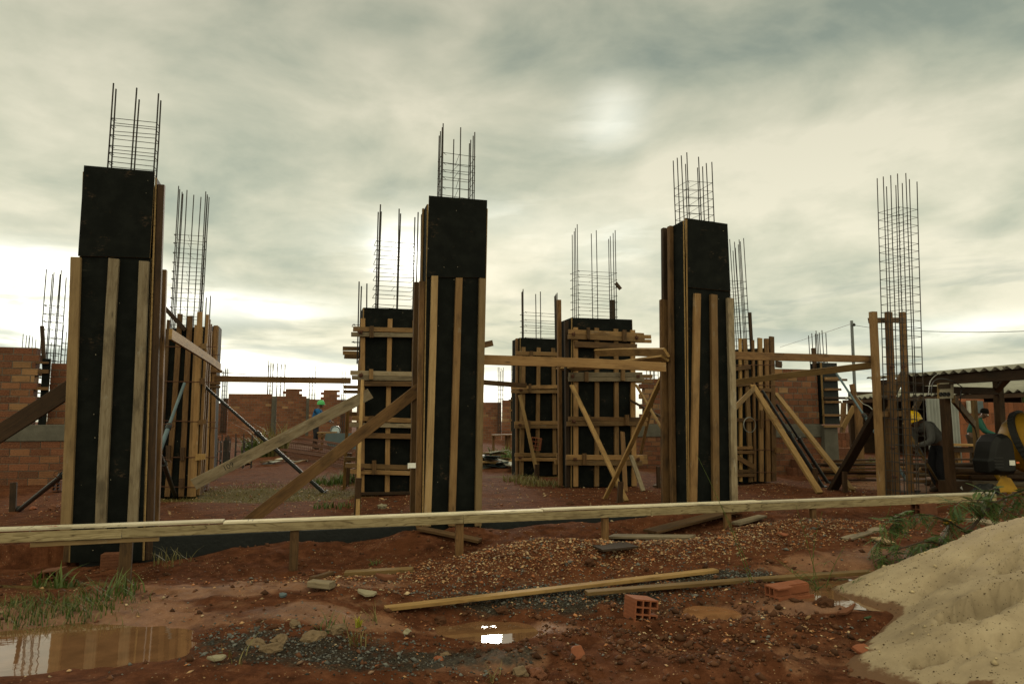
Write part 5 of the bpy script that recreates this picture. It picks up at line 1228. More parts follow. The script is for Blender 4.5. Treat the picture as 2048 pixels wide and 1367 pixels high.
# pole with wires
def pole(px0, y0, px1, y1, Y, r, label, m='galv'):
    A = PY(px0, y0, Y); A.z = -.1; B = PY(px1, y1, Y); t = thing('utility_pole', label, 'pole', V((A.x, A.y, 0)))
    link('pole', mesh('pole', *tube_vf([V((0, 0, 0)), B - A], r, 10)), Matrix.Translation(A), t, M[m]); return t, B
t, pt = pole(1715, 900, 1703, 641, 16., .035, 'thin galvanised pole carrying wires left of the rough frame')
A = PY(1718, 945, 15.9); board('wooden_base', V((A.x, A.y, -.1)), PY(1713, 800, 15.9), .15, .1, -W, M['brown'], t)
board('strut', PY(1712, 812, 15.8), PY(1702, 768, 15.8), .12, .05, -W, M['brown'], t)
mb = MB(); mb.lathe([(0, -.04), (.03, -.03), (.035, 0), (.02, .03), (0, .04)], 10, 0, Matrix.Translation(PY(1708, 649, 15.9))); mb.build('insulator', [M['mark_black']], Matrix.Identity(4), t)
cable('thin wire sloping down left from the galvanised pole', [PY(1703, 647, 16.), PY(1640, 668, 19), PY(1560, 694, 24.)], .006, 'overhead wires')
cable('thin wire strung right from the galvanised pole across the sky', [PY(1708, 650, 15.9), PY(1760, 657, 14.8), PY(1850, 662, 13.4), PY(1960, 664, 12), PY(2080, 661, 10.8)], .0055, 'overhead wires')
cable('loose white wires hanging from the pole strut', [PY(1712, 790, 15.7), PY(1725, 806, 15.6), PY(1738, 812, 15.5), PY(1746, 820, 15.4)], .01, None, 'rope')
# wall sheets and orange wall behind the worker
wp = Plane(PY(1890, 843, 17.), U)
a, b = wp.hit(1856, 862), wp.hit(1921, 862); I = at_uv(V((a.x, a.y, 0))); L = (b - a).dot(U)
o = thing('metal_sheet_wall', 'upright corrugated grey metal sheets behind the bent worker', 'metal wall', I)
n = 120; vs = []; fs = []
for i in range(n + 1):
    w = .02 * math.sin(2*math.pi*i/n*(L/.10)); x = L*i/n
    vs += [(x, w, .0), (x, w, wp.hit(1890, 797).z), (x, w + .006, .0), (x, w + .006, wp.hit(1890, 797).z)]
for i in range(n): a_ = i*4; fs += [(a_, a_+4, a_+5, a_+1), (a_+2, a_+3, a_+7, a_+6), (a_+1, a_+5, a_+7, a_+3)]
link('metal_sheets', mesh('sheets', vs, fs, [M['zinc']]), I, o, None, True)
op = Plane(PY(1980, 843, 20.5), U); A = op.hit(1921, 843)
t = thing('brick_wall', 'orange wall of bricks on end under the sheds at the right', 'brick wall', at_uv(V((A.x, A.y, 0))))
brick_wall('wall', t, A, U, 5.2, -.1, op.hit(1980, 804).z, .2, .30, .15, M['brickend'], [(.15, .048, .022), (.135, .043, .02), (.165, .054, .025)], .008, (0, 0), 30)
brick_wall('top_courses', t, A + U * .02 + W * .02, U, (op.hit(1968, 800) - A).dot(U), op.hit(1980, 804).z + .003, op.hit(1940, 797).z, .3, .07, .11, M['brickend'], [(.25, .08, .04)], .008, (0, 0), 31)
mb = MB(); mb.box((0, 0, 0), (.30, .04, .36)); mb.box((.02, -.01, .02), (.28, 0, .34)); tag(bevel(mb.build('water_tray', [M['plygrey']], at_uv(op.hit(1946, 826) - W*.1)), .01), 'small grey panel hung on the orange wall', 'panel')
mb = MB(); mb.box((0, 0, 0), (.16, .04, .36)); mb.box((.015, -.008, .02), (.145, 0, .34)); tag(bevel(mb.build('water_tray', [M['plypale']], at_uv(op.hit(1930, 826) - W*.1)), .01), 'narrow pale panel left of the grey one on the orange wall', 'panel')
# work bench in the shed
Yt = 16.5; zt = PY(1930, 892, Yt).z
t = thing('work_table', 'long plank work bench in front of the orange wall', 'table', at_uv(V((PY(1900, 843, Yt).x, Yt, 0))))
board('table_top', PY(1858, 890, Yt - .7), PY(2010, 893, Yt + .1), .6, .05, Z, M['gold'], t)
board('apron', PY(1862, 898, Yt - .95), PY(2000, 900, Yt - .2), .12, .03, -W, M['dark'], t)
for px in (1907, 1942, 1985, 1870): A = PY(px, 843, Yt - .3); board('leg', V((A.x, A.y, -.05)), V((A.x, A.y, zt)), .09, .08, -W, M['gold'] if px < 1960 else M['brown'], t)
# timber poles stacked on the ground
r = random.Random(8)
for i in range(26):
    y0 = 13.4 + r.uniform(-.6, .9); row = i // 9; A = V((8.05 + r.uniform(-.3, .5), y0, .06 + row * .13 + r.uniform(-.02, .05))); L = r.uniform(3.5, 5.5); d = V((1, r.uniform(-.10, .02), r.uniform(-.025, .015))).normalized()
    rad = r.uniform(.035, .065); pts = [(L*q/6, r.uniform(-1, 1)*.02, r.uniform(-1, 1)*.015) for q in range(7)]
    o = link('timber_pole', mesh('timber_pole', *tube_vf(pts, rad, 8, True, rad*.75)), frame(A, d, Z), None, M[r.choice(['brown', 'batten', 'grey', 'brown', 'dark'])], True)
    tag(o, 'long round timber pole in the stack behind the mixer', 'timber pole', 'stacked timber poles')
for i in range(8):
    A = V((6.6 + r.uniform(-.3, .3), 15.3 + r.uniform(-.5, .6), .05 + .05*i + r.uniform(-.01, .02))); d = V((1, r.uniform(-.1, .1), r.uniform(-.02, .02)))
    board('plank', A, A + d * r.uniform(2.0, 3.4), .16, .035, Z, M[r.choice(['dark', 'brown'])], None, 'dark plank in the pile under the far shed behind the rough frame', 'plank', 'dark planks under the far shed')
# ---------------------------------------------------------------- people
def skin_obj(name, nodes, edges, m, parent, Mx, root, sub=2, lab=None):
    ids = list(nodes); ix = {k: i for i, k in enumerate(ids)}
    me = bpy.data.meshes.new(name); me.from_pydata([nodes[k][0] for k in ids], [(ix[a], ix[b]) for a, b in edges], [])
    me.materials.append(m); o = link(name, me, Mx, parent)
    o.modifiers.new('skin', 'SKIN').use_smooth_shade = True
    for k in ids:
        v = me.skin_vertices[0].data[ix[k]]; r = nodes[k][1]; v.radius = (r, r) if not isinstance(r, tuple) else r; v.use_root = (k == root)
    s = o.modifiers.new('sub', 'SUBSURF'); s.levels = s.render_levels = sub
    if lab: o['label'] = lab
    return o
def chain(*ks): return [(ks[i], ks[i+1]) for i in range(len(ks)-1)]
def hand_nodes(nd, ed, side, wrist, direc, grip=True, pal=None):
    """palm, four fingers and a thumb on the wrist node"""
    w = V(wrist); d = V(direc).normalized(); a = d.cross(V((0, 0, 1)) if abs(d.z) < .9 else V((1, 0, 0))).normalized(); b = a.cross(d)
    nd[side+'palm'] = (tuple(w + d*.055), (.036, .018)); ed.append((side+'wrist', side+'palm'))
    for i, (o_, l) in enumerate([(-.028, .055), (-.010, .068), (.010, .064), (.028, .048)]):
        p1 = w + d*(.055 + l*.6) + a*o_; p2 = p1 + d*(l*.25) - b*(l*.6 if grip else .1*l)
        nd[f'{side}f{i}a'] = (tuple(p1), .0095); nd[f'{side}f{i}b'] = (tuple(p2), .008); ed += [(side+'palm', f'{side}f{i}a'), (f'{side}f{i}a', f'{side}f{i}b')]
    t1 = w + d*.045 + a*.045 - b*.012; t2 = t1 + d*.028 - b*.022
    nd[side+'ta'] = (tuple(t1), .011); nd[side+'tb'] = (tuple(t2), .009); ed += [(side+'palm', side+'ta'), (side+'ta', side+'tb')]
def person(label, Mx, J, shirt, trouser, helmet=None, helmet_lab=None, handdir=None, shirt_lab=None, hair=False):
    t = thing('person', label, 'person', Mx)
    n = {}; e = []
    def nd(k, r): n[k] = (J[k], r)
    nd('pelvis', (.14, .105)); nd('waist', (.135, .10)); nd('chest', (.15, .11)); nd('neckbase', (.085, .075)); nd('neck', .055); nd('jaw', (.062, .072)); nd('head', (.078, .094)); nd('crown', (.05, .06))
    e += chain('pelvis', 'waist', 'chest', 'neckbase', 'neck', 'jaw', 'head', 'crown')
    h = V(J['head']); f = V(J['face']).normalized(); up = (V(J['crown']) - V(J['jaw'])).normalized(); sd = up.cross(f).normalized()
    n['nose'] = (tuple(h + f*.115 - up*.02), .013); e.append(('head', 'nose'))
    for s, k in ((1, 'l'), (-1, 'r')):
        n['ear'+k] = (tuple(h + sd*s*.088 - up*.015), (.012, .022)); e.append(('head', 'ear'+k))
        n[k+'sho'] = (J[k+'sho'], .062); n[k+'elb'] = (J[k+'elb'], .043); n[k+'wrist'] = (J[k+'wri'], .028); e += chain('neckbase', k+'sho', k+'elb', k+'wrist')
        hand_nodes(n, e, k, J[k+'wri'], handdir[k] if handdir else (V(J[k+'wri']) - V(J[k+'elb'])))
        n[k+'hip'] = (J[k+'hip'], .088); n[k+'kne'] = (J[k+'kne'], .058); n[k+'ank'] = (J[k+'ank'], .04); n[k+'toe'] = (J[k+'toe'], (.045, .028)); e += chain('pelvis', k+'hip', k+'kne', k+'ank', k+'toe')
    skin_obj('body', n, e, M['skin_dark'], t, Mx, 'pelvis')
    for s in (1, -1):
        mb = MB(); mb.lathe([(0, -.013), (.009, -.009), (.013, 0), (.009, .009), (0, .013)], 8, 0, Matrix.Translation(h + f*.092 + sd*s*.032 + up*.012)); mb.build('eye', [M['label_white']], Mx, t)
    mb = MB(); p = h + f*.098 - up*.062; mb.tube([p - sd*.022, p + f*.006, p + sd*.022], .006, 5); mb.build('mouth', [M['clay']], Mx, t)
    # clothes a little fuller than the body
    g = {}; ge = []
    for k, r in (('pelvis', (.165, .13)), ('waist', (.165, .128)), ('chest', (.18, .138)), ('neckbase', (.105, .09))): g[k] = (J[k], r)
    ge += chain('pelvis', 'waist', 'chest', 'neckbase')
    for k in 'lr':
        w = V(J[k+'wri']) - (V(J[k+'wri']) - V(J[k+'elb'])).normalized() * .03
        g[k+'sho'] = (J[k+'sho'], .082); g[k+'elb'] = (J[k+'elb'], .062); g[k+'cuff'] = (tuple(w), .045); ge += chain('neckbase', k+'sho', k+'elb', k+'cuff')
    skin_obj('shirt', g, ge, shirt, t, Mx, 'pelvis', 2, shirt_lab)
    g = {'belt': (tuple(V(J['pelvis']) + V((0, 0, .06))), (.15, .118)), 'pelvis': (J['pelvis'], (.16, .125))}; ge = [('belt', 'pelvis')]
    for k in 'lr':
        a = V(J[k+'ank']) + V((0, 0, .02)); g[k+'hip'] = (J[k+'hip'], .108); g[k+'kne'] = (J[k+'kne'], .085); g[k+'ank'] = (tuple(a), .075); ge += chain('pelvis', k+'hip', k+'kne', k+'ank')
    skin_obj('trousers', g, ge, trouser, t, Mx, 'pelvis')
    for k in 'lr':
        a = V(J[k+'ank']); b = V(J[k+'toe']); g = {'a': (tuple(a + V((0, 0, .1))), .058), 'b': (tuple(a - V((0, 0, .02))), .056), 'c': (tuple(b), (.055, .038))}
        skin_obj('boot', g, chain('a', 'b', 'c'), M['boot'], t, Mx, 'a')
    if helmet or hair:
        B = Matrix((f - up*f.dot(up), sd, up)).transposed(); 
        B = Matrix(((f - up*f.dot(up)).normalized(), sd, up)).transposed().to_4x4(); B.translation = h + up*.022
        mb = MB(); k = 20
        if helmet:
            vs = []; fs = []; rings = [(.0, 1.), (.35, .97), (.7, .80), (.95, .5), (1.05, .0)]
            prof = [(1.03, -.02), (1.02, .02), (.99, .05), (.90, .085), (.70, .115), (.40, .132), (.0, .138)]
            for (q, z) in prof:
                for j in range(k):
                    a = 2*math.pi*j/k; vs.append((.135*q*math.cos(a), .112*q*math.sin(a), z))
            for i in range(len(prof)-1):
                for j in range(k): fs.append((i*k+j, i*k+(j+1) % k, (i+1)*k+(j+1) % k, (i+1)*k+j))
            mb.add(vs, fs)
            br = []; 
            for j in range(k + 1):
                a = 2*math.pi*j/k; ext = .012 + .05 * max(0, math.cos(a))**1.5
                br += [(.135*1.0*math.cos(a), .112*1.0*math.sin(a), -.012), ((.135+ext)*1.02*math.cos(a), (.112+ext*.7)*math.sin(a), -.026), ((.135+ext)*1.02*math.cos(a), (.112+ext*.7)*math.sin(a), -.020)]
            mb.add(br, [(j*3+p, j*3+3+p, j*3+4+p, j*3+1+p) for j in range(k) for p in (0, 1)])
            mb.tube([(-.10, 0, .085), (-.05, 0, .128), (0, 0, .142), (.05, 0, .130), (.10, 0, .088)], .012, 6)
            o = mb.build('helmet', [helmet], Mx @ B, t, True); o['label'] = helmet_lab
        else:
            mb.lathe([(.100, -.02), (.101, .03), (.09, .07), (.06, .105), (0, .115)], 16); mb.build('hair', [M['hair']], Mx @ B, t, True)
    return t
def stand(h=1.0):
    return dict(pelvis=(0, 0, .94), waist=(.0, 0, 1.09), chest=(.02, 0, 1.28), neckbase=(.03, 0, 1.44), neck=(.045, 0, 1.50), jaw=(.075, 0, 1.565), head=(.075, 0, 1.635), crown=(.065, 0, 1.705), face=(1, 0, -.25),
        lsho=(.03, .19, 1.40), rsho=(.03, -.19, 1.40), lelb=(.06, .25, 1.13), relb=(.06, -.25, 1.13), lwri=(.22, .20, .95), rwri=(.22, -.2, .95),
        lhip=(0, .095, .88), rhip=(0, -.095, .88), lkne=(.03, .11, .48), rkne=(.03, -.11, .48), lank=(-.01, .11, .09), rank=(-.01, -.11, .09), ltoe=(.16, .13, .035), rtoe=(.16, -.13, .035))
# saw worker
Yp = 26.6; g = PY(629, 908, Yp)
J = stand(); J.update(chest=(.06, 0, 1.27), neckbase=(.10, 0, 1.42), neck=(.125, 0, 1.48), jaw=(.165, 0, 1.535), head=(.17, 0, 1.605), crown=(.165, 0, 1.675), face=(1, 0, -.55),
    lsho=(.10, .18, 1.38), rsho=(.10, -.19, 1.38), lelb=(.28, .21, 1.12), relb=(.24, -.24, 1.10), lwri=(.56, .10, .99), rwri=(.50, -.12, .98), lkne=(.02, .12, .48), rkne=(.05, -.12, .48))
Mp = Matrix.Translation((g.x, Yp, gz(g.x, Yp) - .01)) @ Matrix.Rotation(R(4), 4, 'Z') @ Matrix.Scale(1.06, 4)
person('worker in green helmet and blue jacket cutting a sheet with a round saw', Mp, J, M['blue_cloth'], M['trouser'], M['helmet_green'], 'bright green hard hat', None, 'blue long sleeved jacket')
# bent worker
Yq = 12.25; g = PY(1881, 985, Yq); g.z = gz(g.x, Yq)
J = dict(pelvis=(-.06, 0, .84), waist=(.04, 0, .96), chest=(.17, 0, 1.09), neckbase=(.28, 0, 1.16), neck=(.32, 0, 1.18), jaw=(.385, 0, 1.16), head=(.405, 0, 1.225), crown=(.425, 0, 1.29), face=(.78, 0, -.65),
    lsho=(.25, .18, 1.12), rsho=(.25, -.18, 1.12), lelb=(.31, .27, .87), relb=(.23, -.27, .85), lwri=(.43, .07, .80), rwri=(.22, -.06, .58),
    lhip=(-.06, .10, .78), rhip=(-.06, -.10, .78), lkne=(.08, .14, .44), rkne=(.02, -.13, .43), lank=(-.03, .14, .09), rank=(-.08, -.13, .09), ltoe=(.14, .16, .035), rtoe=(.09, -.15, .035))
Mq = Matrix.Translation((g.x, Yq, g.z - .01)) @ Matrix.Rotation(R(187), 4, 'Z') @ Matrix.Scale(1.03, 4)
hd = {'l': (-.1, -.4, -.35), 'r': (.2, .55, -.3)}
person('bent worker in yellow helmet and grey shirt shovelling behind the bare rebar cage', Mq, J, M['grey_cloth'], M['trouser'], M['helmet_yellow'], 'yellow hard hat', hd, 'loose grey long sleeved shirt')
sv = thing('shovel', 'wooden handled shovel held by the bent worker', 'shovel', Mq @ Matrix.Translation((.0, 0, 0)))
mb = MB(); mb.tube([(.475, .0, .95), (.02, .0, .16)], .021, 8); mb.build('handle', [M['gold']], Mq, sv, True)
mb = MB(); B = frame(V((.03, 0, .18)), V((-.455, 0, -.79)), V((.8, 0, -.4))); vs = [(0, -.05, 0), (0, .05, 0), (.06, .11, .0), (.06, -.11, .0), (.20, .115, .02), (.20, -.115, .02), (.29, .05, .03), (.29, -.05, .03), (.06, 0, -.03), (.20, 0, -.015)]
mb.add([B @ V(v) for v in vs], [(0, 8, 3), (0, 1, 8), (1, 2, 8), (8, 2, 4, 9), (3, 8, 9, 5), (9, 4, 6), (9, 6, 7), (5, 9, 7)]); o = mb.build('blade', [M['rust']], Mq, sv); sm = o.modifiers.new('solid', 'SOLIDIFY'); sm.thickness = .004
# worker at the bench
Yr = 17.6; g = PY(1952, 843, Yr)
J = stand(); J.update(chest=(.10, 0, 1.22), waist=(.03, 0, 1.07), neckbase=(.20, 0, 1.36), neck=(.24, 0, 1.405), jaw=(.31, 0, 1.44), head=(.325, 0, 1.51), crown=(.325, 0, 1.58), face=(1, 0, -.75),
    lsho=(.19, .19, 1.31), rsho=(.19, -.19, 1.31), lelb=(.30, .27, 1.05), relb=(.32, -.25, 1.05), lwri=(.55, .16, .95), rwri=(.56, -.15, .95))
Mr = Matrix.Translation((g.x - .15, Yr, gz(g.x, Yr) - .01)) @ Matrix.Rotation(R(-40), 4, 'Z') @ Matrix.Scale(.97, 4)
person('bareheaded worker in teal shirt stooping over the shed work bench', Mr, J, M['teal_cloth'], M['trouser_brown'], None, None, None, 'teal green shirt', True)
# ---------------------------------------------------------------- saw bench, saw and sheet
zb = PY(660, 864, 26.6).z
t = thing('saw_bench', 'rough timber saw bench next to the worker in green helmet', 'bench', V((PY(650, 843, 26.6).x, 26.6, 0)))
board('bench_top', PY(638, 866, 26.5), PY(676, 865, 26.5), .5, .05, Z, M['gold'], t)
board('apron', PY(636, 871, 26.2), PY(654, 871, 26.2), .12, .04, -W, M['brown'], t)
for px, py in ((645, 0), (671, 0)): A = PY(px, 843, 26.45); board('leg', V((A.x, A.y, gz(A.x, A.y) - .05)), V((A.x, A.y, zb - .04)), .10, .1, -W, M['brown'], t)
Ys = 25.9; pl = Plane(V((0, Ys, 0)), V((1, .02, 0))); g0 = gz(PY(700, 843, Ys).x, Ys)
pts = [pl.hit(*q) for q in [(652, 866), (742, 865), (742, 935), (690, 935), (662, 905), (649, 877)]]
for p in pts[2:4]: p.z = g0 - .01
Mx = Matrix.Translation(pts[3]); n_s = V((0, -1, 0))
vs = [p - pts[3] for p in pts] + [p - pts[3] + V((0, .018, 0)) for p in pts]; k = len(pts)
tag(link('plywood_sheet', mesh('plywood_sheet', vs, [tuple(range(k-1, -1, -1)), tuple(range(k, 2*k))] + [(i, (i+1) % k, (i+1) % k + k, i + k) for i in range(k)]), Mx, None, M['plygrey']), 'blue grey cut sheet standing on edge below the round saw', 'plywood sheet')
c = PY(671, 861, 26.3); t = thing('circular_saw', 'hand held circular saw with pale guard resting on the bench', 'saw', c)
F = frame(c, V((1, 0, 0)), V((0, -1, 0)))
mb = MB(); mb.lathe([(0, 0), (.17, 0), (.17, .004), (0, .004)], 26); mb.build('blade', [M['blade']], F, t)
mb = MB(); vs = []; k = 16
for i in range(k + 1):
    a = R(-10) + R(200) * i / k
    for (rr, zz) in ((.20, -.02), (.20, .05), (.16, .05), (.16, -.02)): vs.append((rr*math.cos(a), rr*math.sin(a), zz))
mb.add(vs, [(i*4+j, i*4+4+j, i*4+4+(j+1) % 4, i*4+(j+1) % 4) for i in range(k) for j in range(4)]); mb.build('guard', [M['galv']], F, t, True)
mb = MB(); mb.tube([(0, 0, .0), (0, 0, -.16)], .06, 12); mb.tube([(-.06, .02, -.06), (-.13, .06, -.06), (-.20, .04, -.06), (-.18, -.04, -.06)], .022, 8); mb.build('motor_and_handle', [M['mixer_black']], F, t, True)
mb = MB(); mb.box((-.16, -.075, -.08), (.16, -.068, .03)); mb.build('base_plate', [M['galv']], F, t)
# ---------------------------------------------------------------- concrete mixer
Ym = 11.2; c = PY(2068, 886, Ym); t = thing('concrete_mixer', 'yellow drum concrete mixer with black motor cover at the right edge', 'concrete mixer', V((c.x, c.y, 0)))
ax = V((.50, -.78, .36)).normalized(); D = frame(c, ax.cross(Z).normalized(), ax)     # local z: towards the mouth
mb = MB(); mb.lathe([(0, -.42), (.20, -.42), (.34, -.36), (.46, -.22), (.505, -.05), (.51, .02), (.505, .10), (.43, .36), (.30, .62), (.27, .66), (.25, .65), (.28, .60), (.40, .34), (.47, .08), (.0, -.30)], 44); mb.build('drum', [M['mixer_yellow']], D, t, True)
mb = MB(); k = 96; vs = []; 
prof = [(.50, -.06), (.55, -.06), (.55, .035), (.50, .035)]
for (rr, zz) in prof:
    for j in range(k): a = 2*math.pi*j/k; q = rr + (.012 if (rr > .52 and j % 2) else 0); vs.append((q*math.cos(a), q*math.sin(a), zz))
mb.add(vs, [(i*k+j, i*k+(j+1) % k, (i+1)*k+(j+1) % k, (i+1)*k+j) for i in range(3) for j in range(k)]); mb.build('ring_gear', [M['rubber']], D, t)
# black emblem on the drum, laid on its surface
def drum_pt(a, z, k=.004):
    pr = [(.46, -.22), (.505, -.05), (.51, .02), (.505, .10), (.43, .36)]
    for (r0, z0), (r1, z1) in zip(pr, pr[1:]):
        if z0 <= z <= z1: rr = r0 + (r1 - r0) * (z - z0) / (z1 - z0) + k
    return V((rr*math.cos(a), rr*math.sin(a), z))
I = D.inverted(); dd = I.to_3x3() @ (CAM - c); a0 = math.atan2(dd.y, dd.x)
mb = MB()
for (s0, s1) in (((-.13, .115), (.02, .215)), ((-.13, .215), (.02, .115))):
    A = [drum_pt(a0 + .30 + s0[0] + (s1[0]-s0[0])*q/5, s0[1] + (s1[1]-s0[1])*q/5) for q in range(6)]
    vs = []; 
    for p in A: e = V((0, 0, .016)); vs += [p - e, p + e]
    mb.add(vs, [(2*i, 2*i+1, 2*i+3, 2*i+2) for i in range(5)])
A = [drum_pt(a0 + .36 + .10*q/3, z) for q in range(4) for z in (.12, .21)]; mb.add(A, [(2*i, 2*i+1, 2*i+3, 2*i+2) for i in range(3)])
mb.build('emblem', [M['mark_black']], D, t)
Yc = Ym - .30; p = lambda x, y: PY(x, y, Yc)
# motor cover: rounded top on a straight vented box
o_ = p(1992, 907); Mc = at_uv(V((o_.x, o_.y, o_.z))) @ Matrix.Rotation(R(-8), 4, 'Z')
s_ = Yc / FPX; pr = [(-32, 36), (-35, 13), (-31, 9), (-28, -6), (-22, -24), (-11, -36), (3, -40), (14, -36), (19, -28), (21, -10), (22, 8), (22, 38), (8, 41), (-18, 40)]
vs = []; k = len(pr)
for (d0, sc) in ((-.17, .90), (-.20, .80), (-.12, 1.), (.16, 1.), (.2, .9)): 
    if d0 == -.17: continue
    for (x, y) in pr: vs.append((x*s_*sc, d0, -y*s_*sc))
fs = [(i*k+j, i*k+(j+1) % k, (i+1)*k+(j+1) % k, (i+1)*k+j) for i in range(3) for j in range(k)] + [tuple(range(k-1, -1, -1)), tuple(3*k+j for j in range(k))]
cv = link('motor_cover', mesh('motor_cover', vs, fs), Mc, t, M['mixer_black']); bevel(cv, .012, 2); 
mb = MB()
for i in range(4): mb.box((-.23, -.212, -.06 - i*.048), (-.08, -.195, -.042 - i*.048))
mb.build('vent_slats', [M['rubber']], Mc, cv)
mb = MB(); mb.box((.03, -.208, -.165), (.125, -.2, -.09)); mb.build('sticker', [M['label_white']], Mc, cv)
mb = MB(); mb.box((.15, -.206, -.14), (.20, -.2, -.11)); mb.build('switch', [M['orange']], Mc, cv)
# frame, feet
mb = MB(); q = lambda x, y, Y: PY(x, y, Y)
mb.add([q(1984, 985, Yc-.05), q(2038, 982, Yc-.05), q(2022, 956, Yc), q(2004, 950, Yc), q(1984, 985, Yc+.22), q(2038, 982, Yc+.22), q(2022, 956, Yc+.16), q(2004, 950, Yc+.16)], [(0,1,2,3),(4,7,6,5),(0,4,5,1),(1,5,6,2),(2,6,7,3),(3,7,4,0)])
mb.build('foot', [M['mixer_yellow']], Matrix.Identity(4), t)
mb = MB(); A = q(2012, 955, Yc+.08); mb.tube([A, A + Z*.16, V((c.x, c.y, c.z)) - ax*.42], .045, 10); B = c + V((.5, .1, -.0)); mb.tube([c - ax*.42, c - ax*.42 + V((-.05, .5, -.1)), V((c.x + .1, c.y + .75, .0))], .04, 8); mb.tube([V((c.x+.1, c.y+.75, .02)), V((c.x + .9, c.y + .4, .02)), A + V((.9, 0, -.25))], .035, 8)
mb.build('frame', [M['mixer_yellow']], Matrix.Identity(4), t)
# things around the mixer
def lump(name, c, sx, sy, sz, m, label, cat, seed=0, group=None, sub=3, rough=.25, rot=0.):
    bm = bmesh.new(); bmesh.ops.create_icosphere(bm, subdivisions=sub, radius=1.); r = random.Random(seed); o = V((r.uniform(0, 50), r.uniform(0, 50), r.uniform(0, 50)))
    from mathutils import noise as mn
    for v in bm.verts:
        k = 1 + rough * mn.noise(v.co * 1.3 + o) + rough * .55 * mn.noise(v.co * 3.1 + o)
        cut = v.co.copy() * k; v.co = V((cut.x * sx, cut.y * sy, max(cut.z, -.45) * sz))
    me = bpy.data.meshes.new(name); bm.to_mesh(me); bm.free()
    o = link(name, me, Matrix.Translation(c) @ Matrix.Rotation(rot, 4, 'Z'), None, m); return tag(o, label, cat, group)
g = GP(1970, 992, 0); lump('plastic_bag', V((PY(1970, 972, 10.7).x, 10.7, .12)), .2, .2, .2, M['mixer_black'], 'crumpled black plastic bag at the foot of the mixer', 'bag', 4, rough=.5)
A = PY(1908, 985, 11.6); A.z = 0; bx = thing('timber_block', 'dark timber box on the soil left of the mixer', 'box', at_uv(V((A.x, A.y, 0))))
bevel(MB().box((0, 0, 0), (.42, .3, .27)).build('box', [M['dark']], at_uv(A), bx), .012); mb = MB(); mb.add([(.13, -.004, .16), (.19, -.004, .12), (.17, -.004, .19)], [(0, 1, 2)]); mb.build('paper_scrap', [M['plastic_white']], at_uv(A), bx)
# ---------------------------------------------------------------- plants
def blades(n, rad, h, seed, droop=.5, w=.006, elong=(1, 1)):
    r = random.Random(seed); vs = []; fs = []; tn = []
    for i in range(n):
        a = r.uniform(0, 6.28); d = rad * math.sqrt(r.random()); x, y = d*math.cos(a)*elong[0], d*math.sin(a)*elong[1]
        b = r.uniform(0, 6.28); hh = h * r.uniform(.45, 1.15); lean = hh * droop * r.uniform(.3, 1.5); ww = w * r.uniform(.6, 1.3)
        dx, dy = math.cos(b), math.sin(b); px, py = -dy*ww, dx*ww; o = len(vs); c = r.random()
        for q in (0, .35, .7, 1.):
            z = hh*(q - .32*q*q*droop); l = lean*q*q; k = (1 - q*.92)
            vs += [(x + dx*l - px*k, y + dy*l - py*k, z), (x + dx*l + px*k, y + dy*l + py*k, z)]; tn += [c*.7 + .3*q] * 2
        fs += [(o+2*j, o+2*j+1, o+2*j+3, o+2*j+2) for j in range(3)]
    return vs, fs, np.array(tn)
def grass(name, c, n, rad, h, seed, label, cat, m='grass', droop=.5, w=.006, elong=(1, 1), group=None, kind=None, follow=False):
    vs, fs, tn = blades(n, rad, h, seed, droop, w, elong); c = V(c)
    if follow:
        bx = np.array([v[:2] for v in vs]).reshape(n, 8, 2); g = ground_h(bx[:, 0, 0] + c.x, bx[:, 0, 1] + c.y); vs = [(v[0], v[1], v[2] + g[i//8] - c.z) for i, v in enumerate(vs)]
    me = mesh(name, vs, fs); col_attr(me, 'tint', np.repeat(tn[:, None], 3, 1))
    o = link(name, me, Matrix.Translation(c), None, M[m]); return tag(o, label, cat, group, kind)
c = GP(40, 1226); grass('lawn_grass', c, 520, .6, .12, 1, 'patch of green grass at the left edge above the puddle', None, 'grass', .7, .0045, (1.1, .5), kind='stuff', follow=True)
grass('lawn_grass', GP(60, 1232), 260, .62, .10, 9, 'dry blades mixed into the grass patch at the left edge', None, 'drygrass', 1.1, .004, (1.3, .55), kind='stuff', follow=True)
grass('lawn_grass', GP(170, 1205), 130, .42, .13, 2, 'thin grass spreading from the patch toward the rail post', None, 'grass', .8, .0045, (1.2, .5), kind='stuff', follow=True)
g = 'grass tufts in the foreground'
for (px, py, n, rad, h, lab, m, w) in [(215, 1195, 46, .16, .24, 'broad leaved grass tuft at the foot of the first rail post', 'grass', .008), (265, 1185, 26, .12, .20, 'grass tuft leaning right of the first rail post', 'grass', .007),
        (110, 1175, 40, .18, .22, 'leafy tuft on the soil above the left puddle', 'grass', .011), (345, 1092, 40, .20, .20, 'dry grass tuft under the rail right of the tall leftmost form', 'drygrass', .005),
        (715, 1288, 34, .10, .17, 'sparse dry tuft among the stones in the lower middle', 'drygrass', .004), (668, 1262, 18, .12, .16, 'few grass blades left of the dry tuft', 'grass', .004),
        (745, 1245, 10, .05, .16, 'thin blades beside the yellow sprout', 'drygrass', .004), (748, 1128, 30, .06, .07, 'small green tuft behind the short plank', 'grass', .006),
        (460, 1325, 10, .12, .14, 'few stray blades at the right end of the left puddle', 'drygrass', .004), (985, 1362, 12, .06, .12, 'stray blades at the lower middle edge', 'drygrass', .004)]:
    grass('grass_tuft', GP(px, py), n, rad, h, px, lab, 'grass tuft', m, .8, w, group=g)
grass('sprout', GP(717, 1243), 34, .02, .09, 6, 'small bright yellow sprout among the stones', 'sprout', 'leaf_yellow', .5, .006)
g = 'weeds behind the rail'
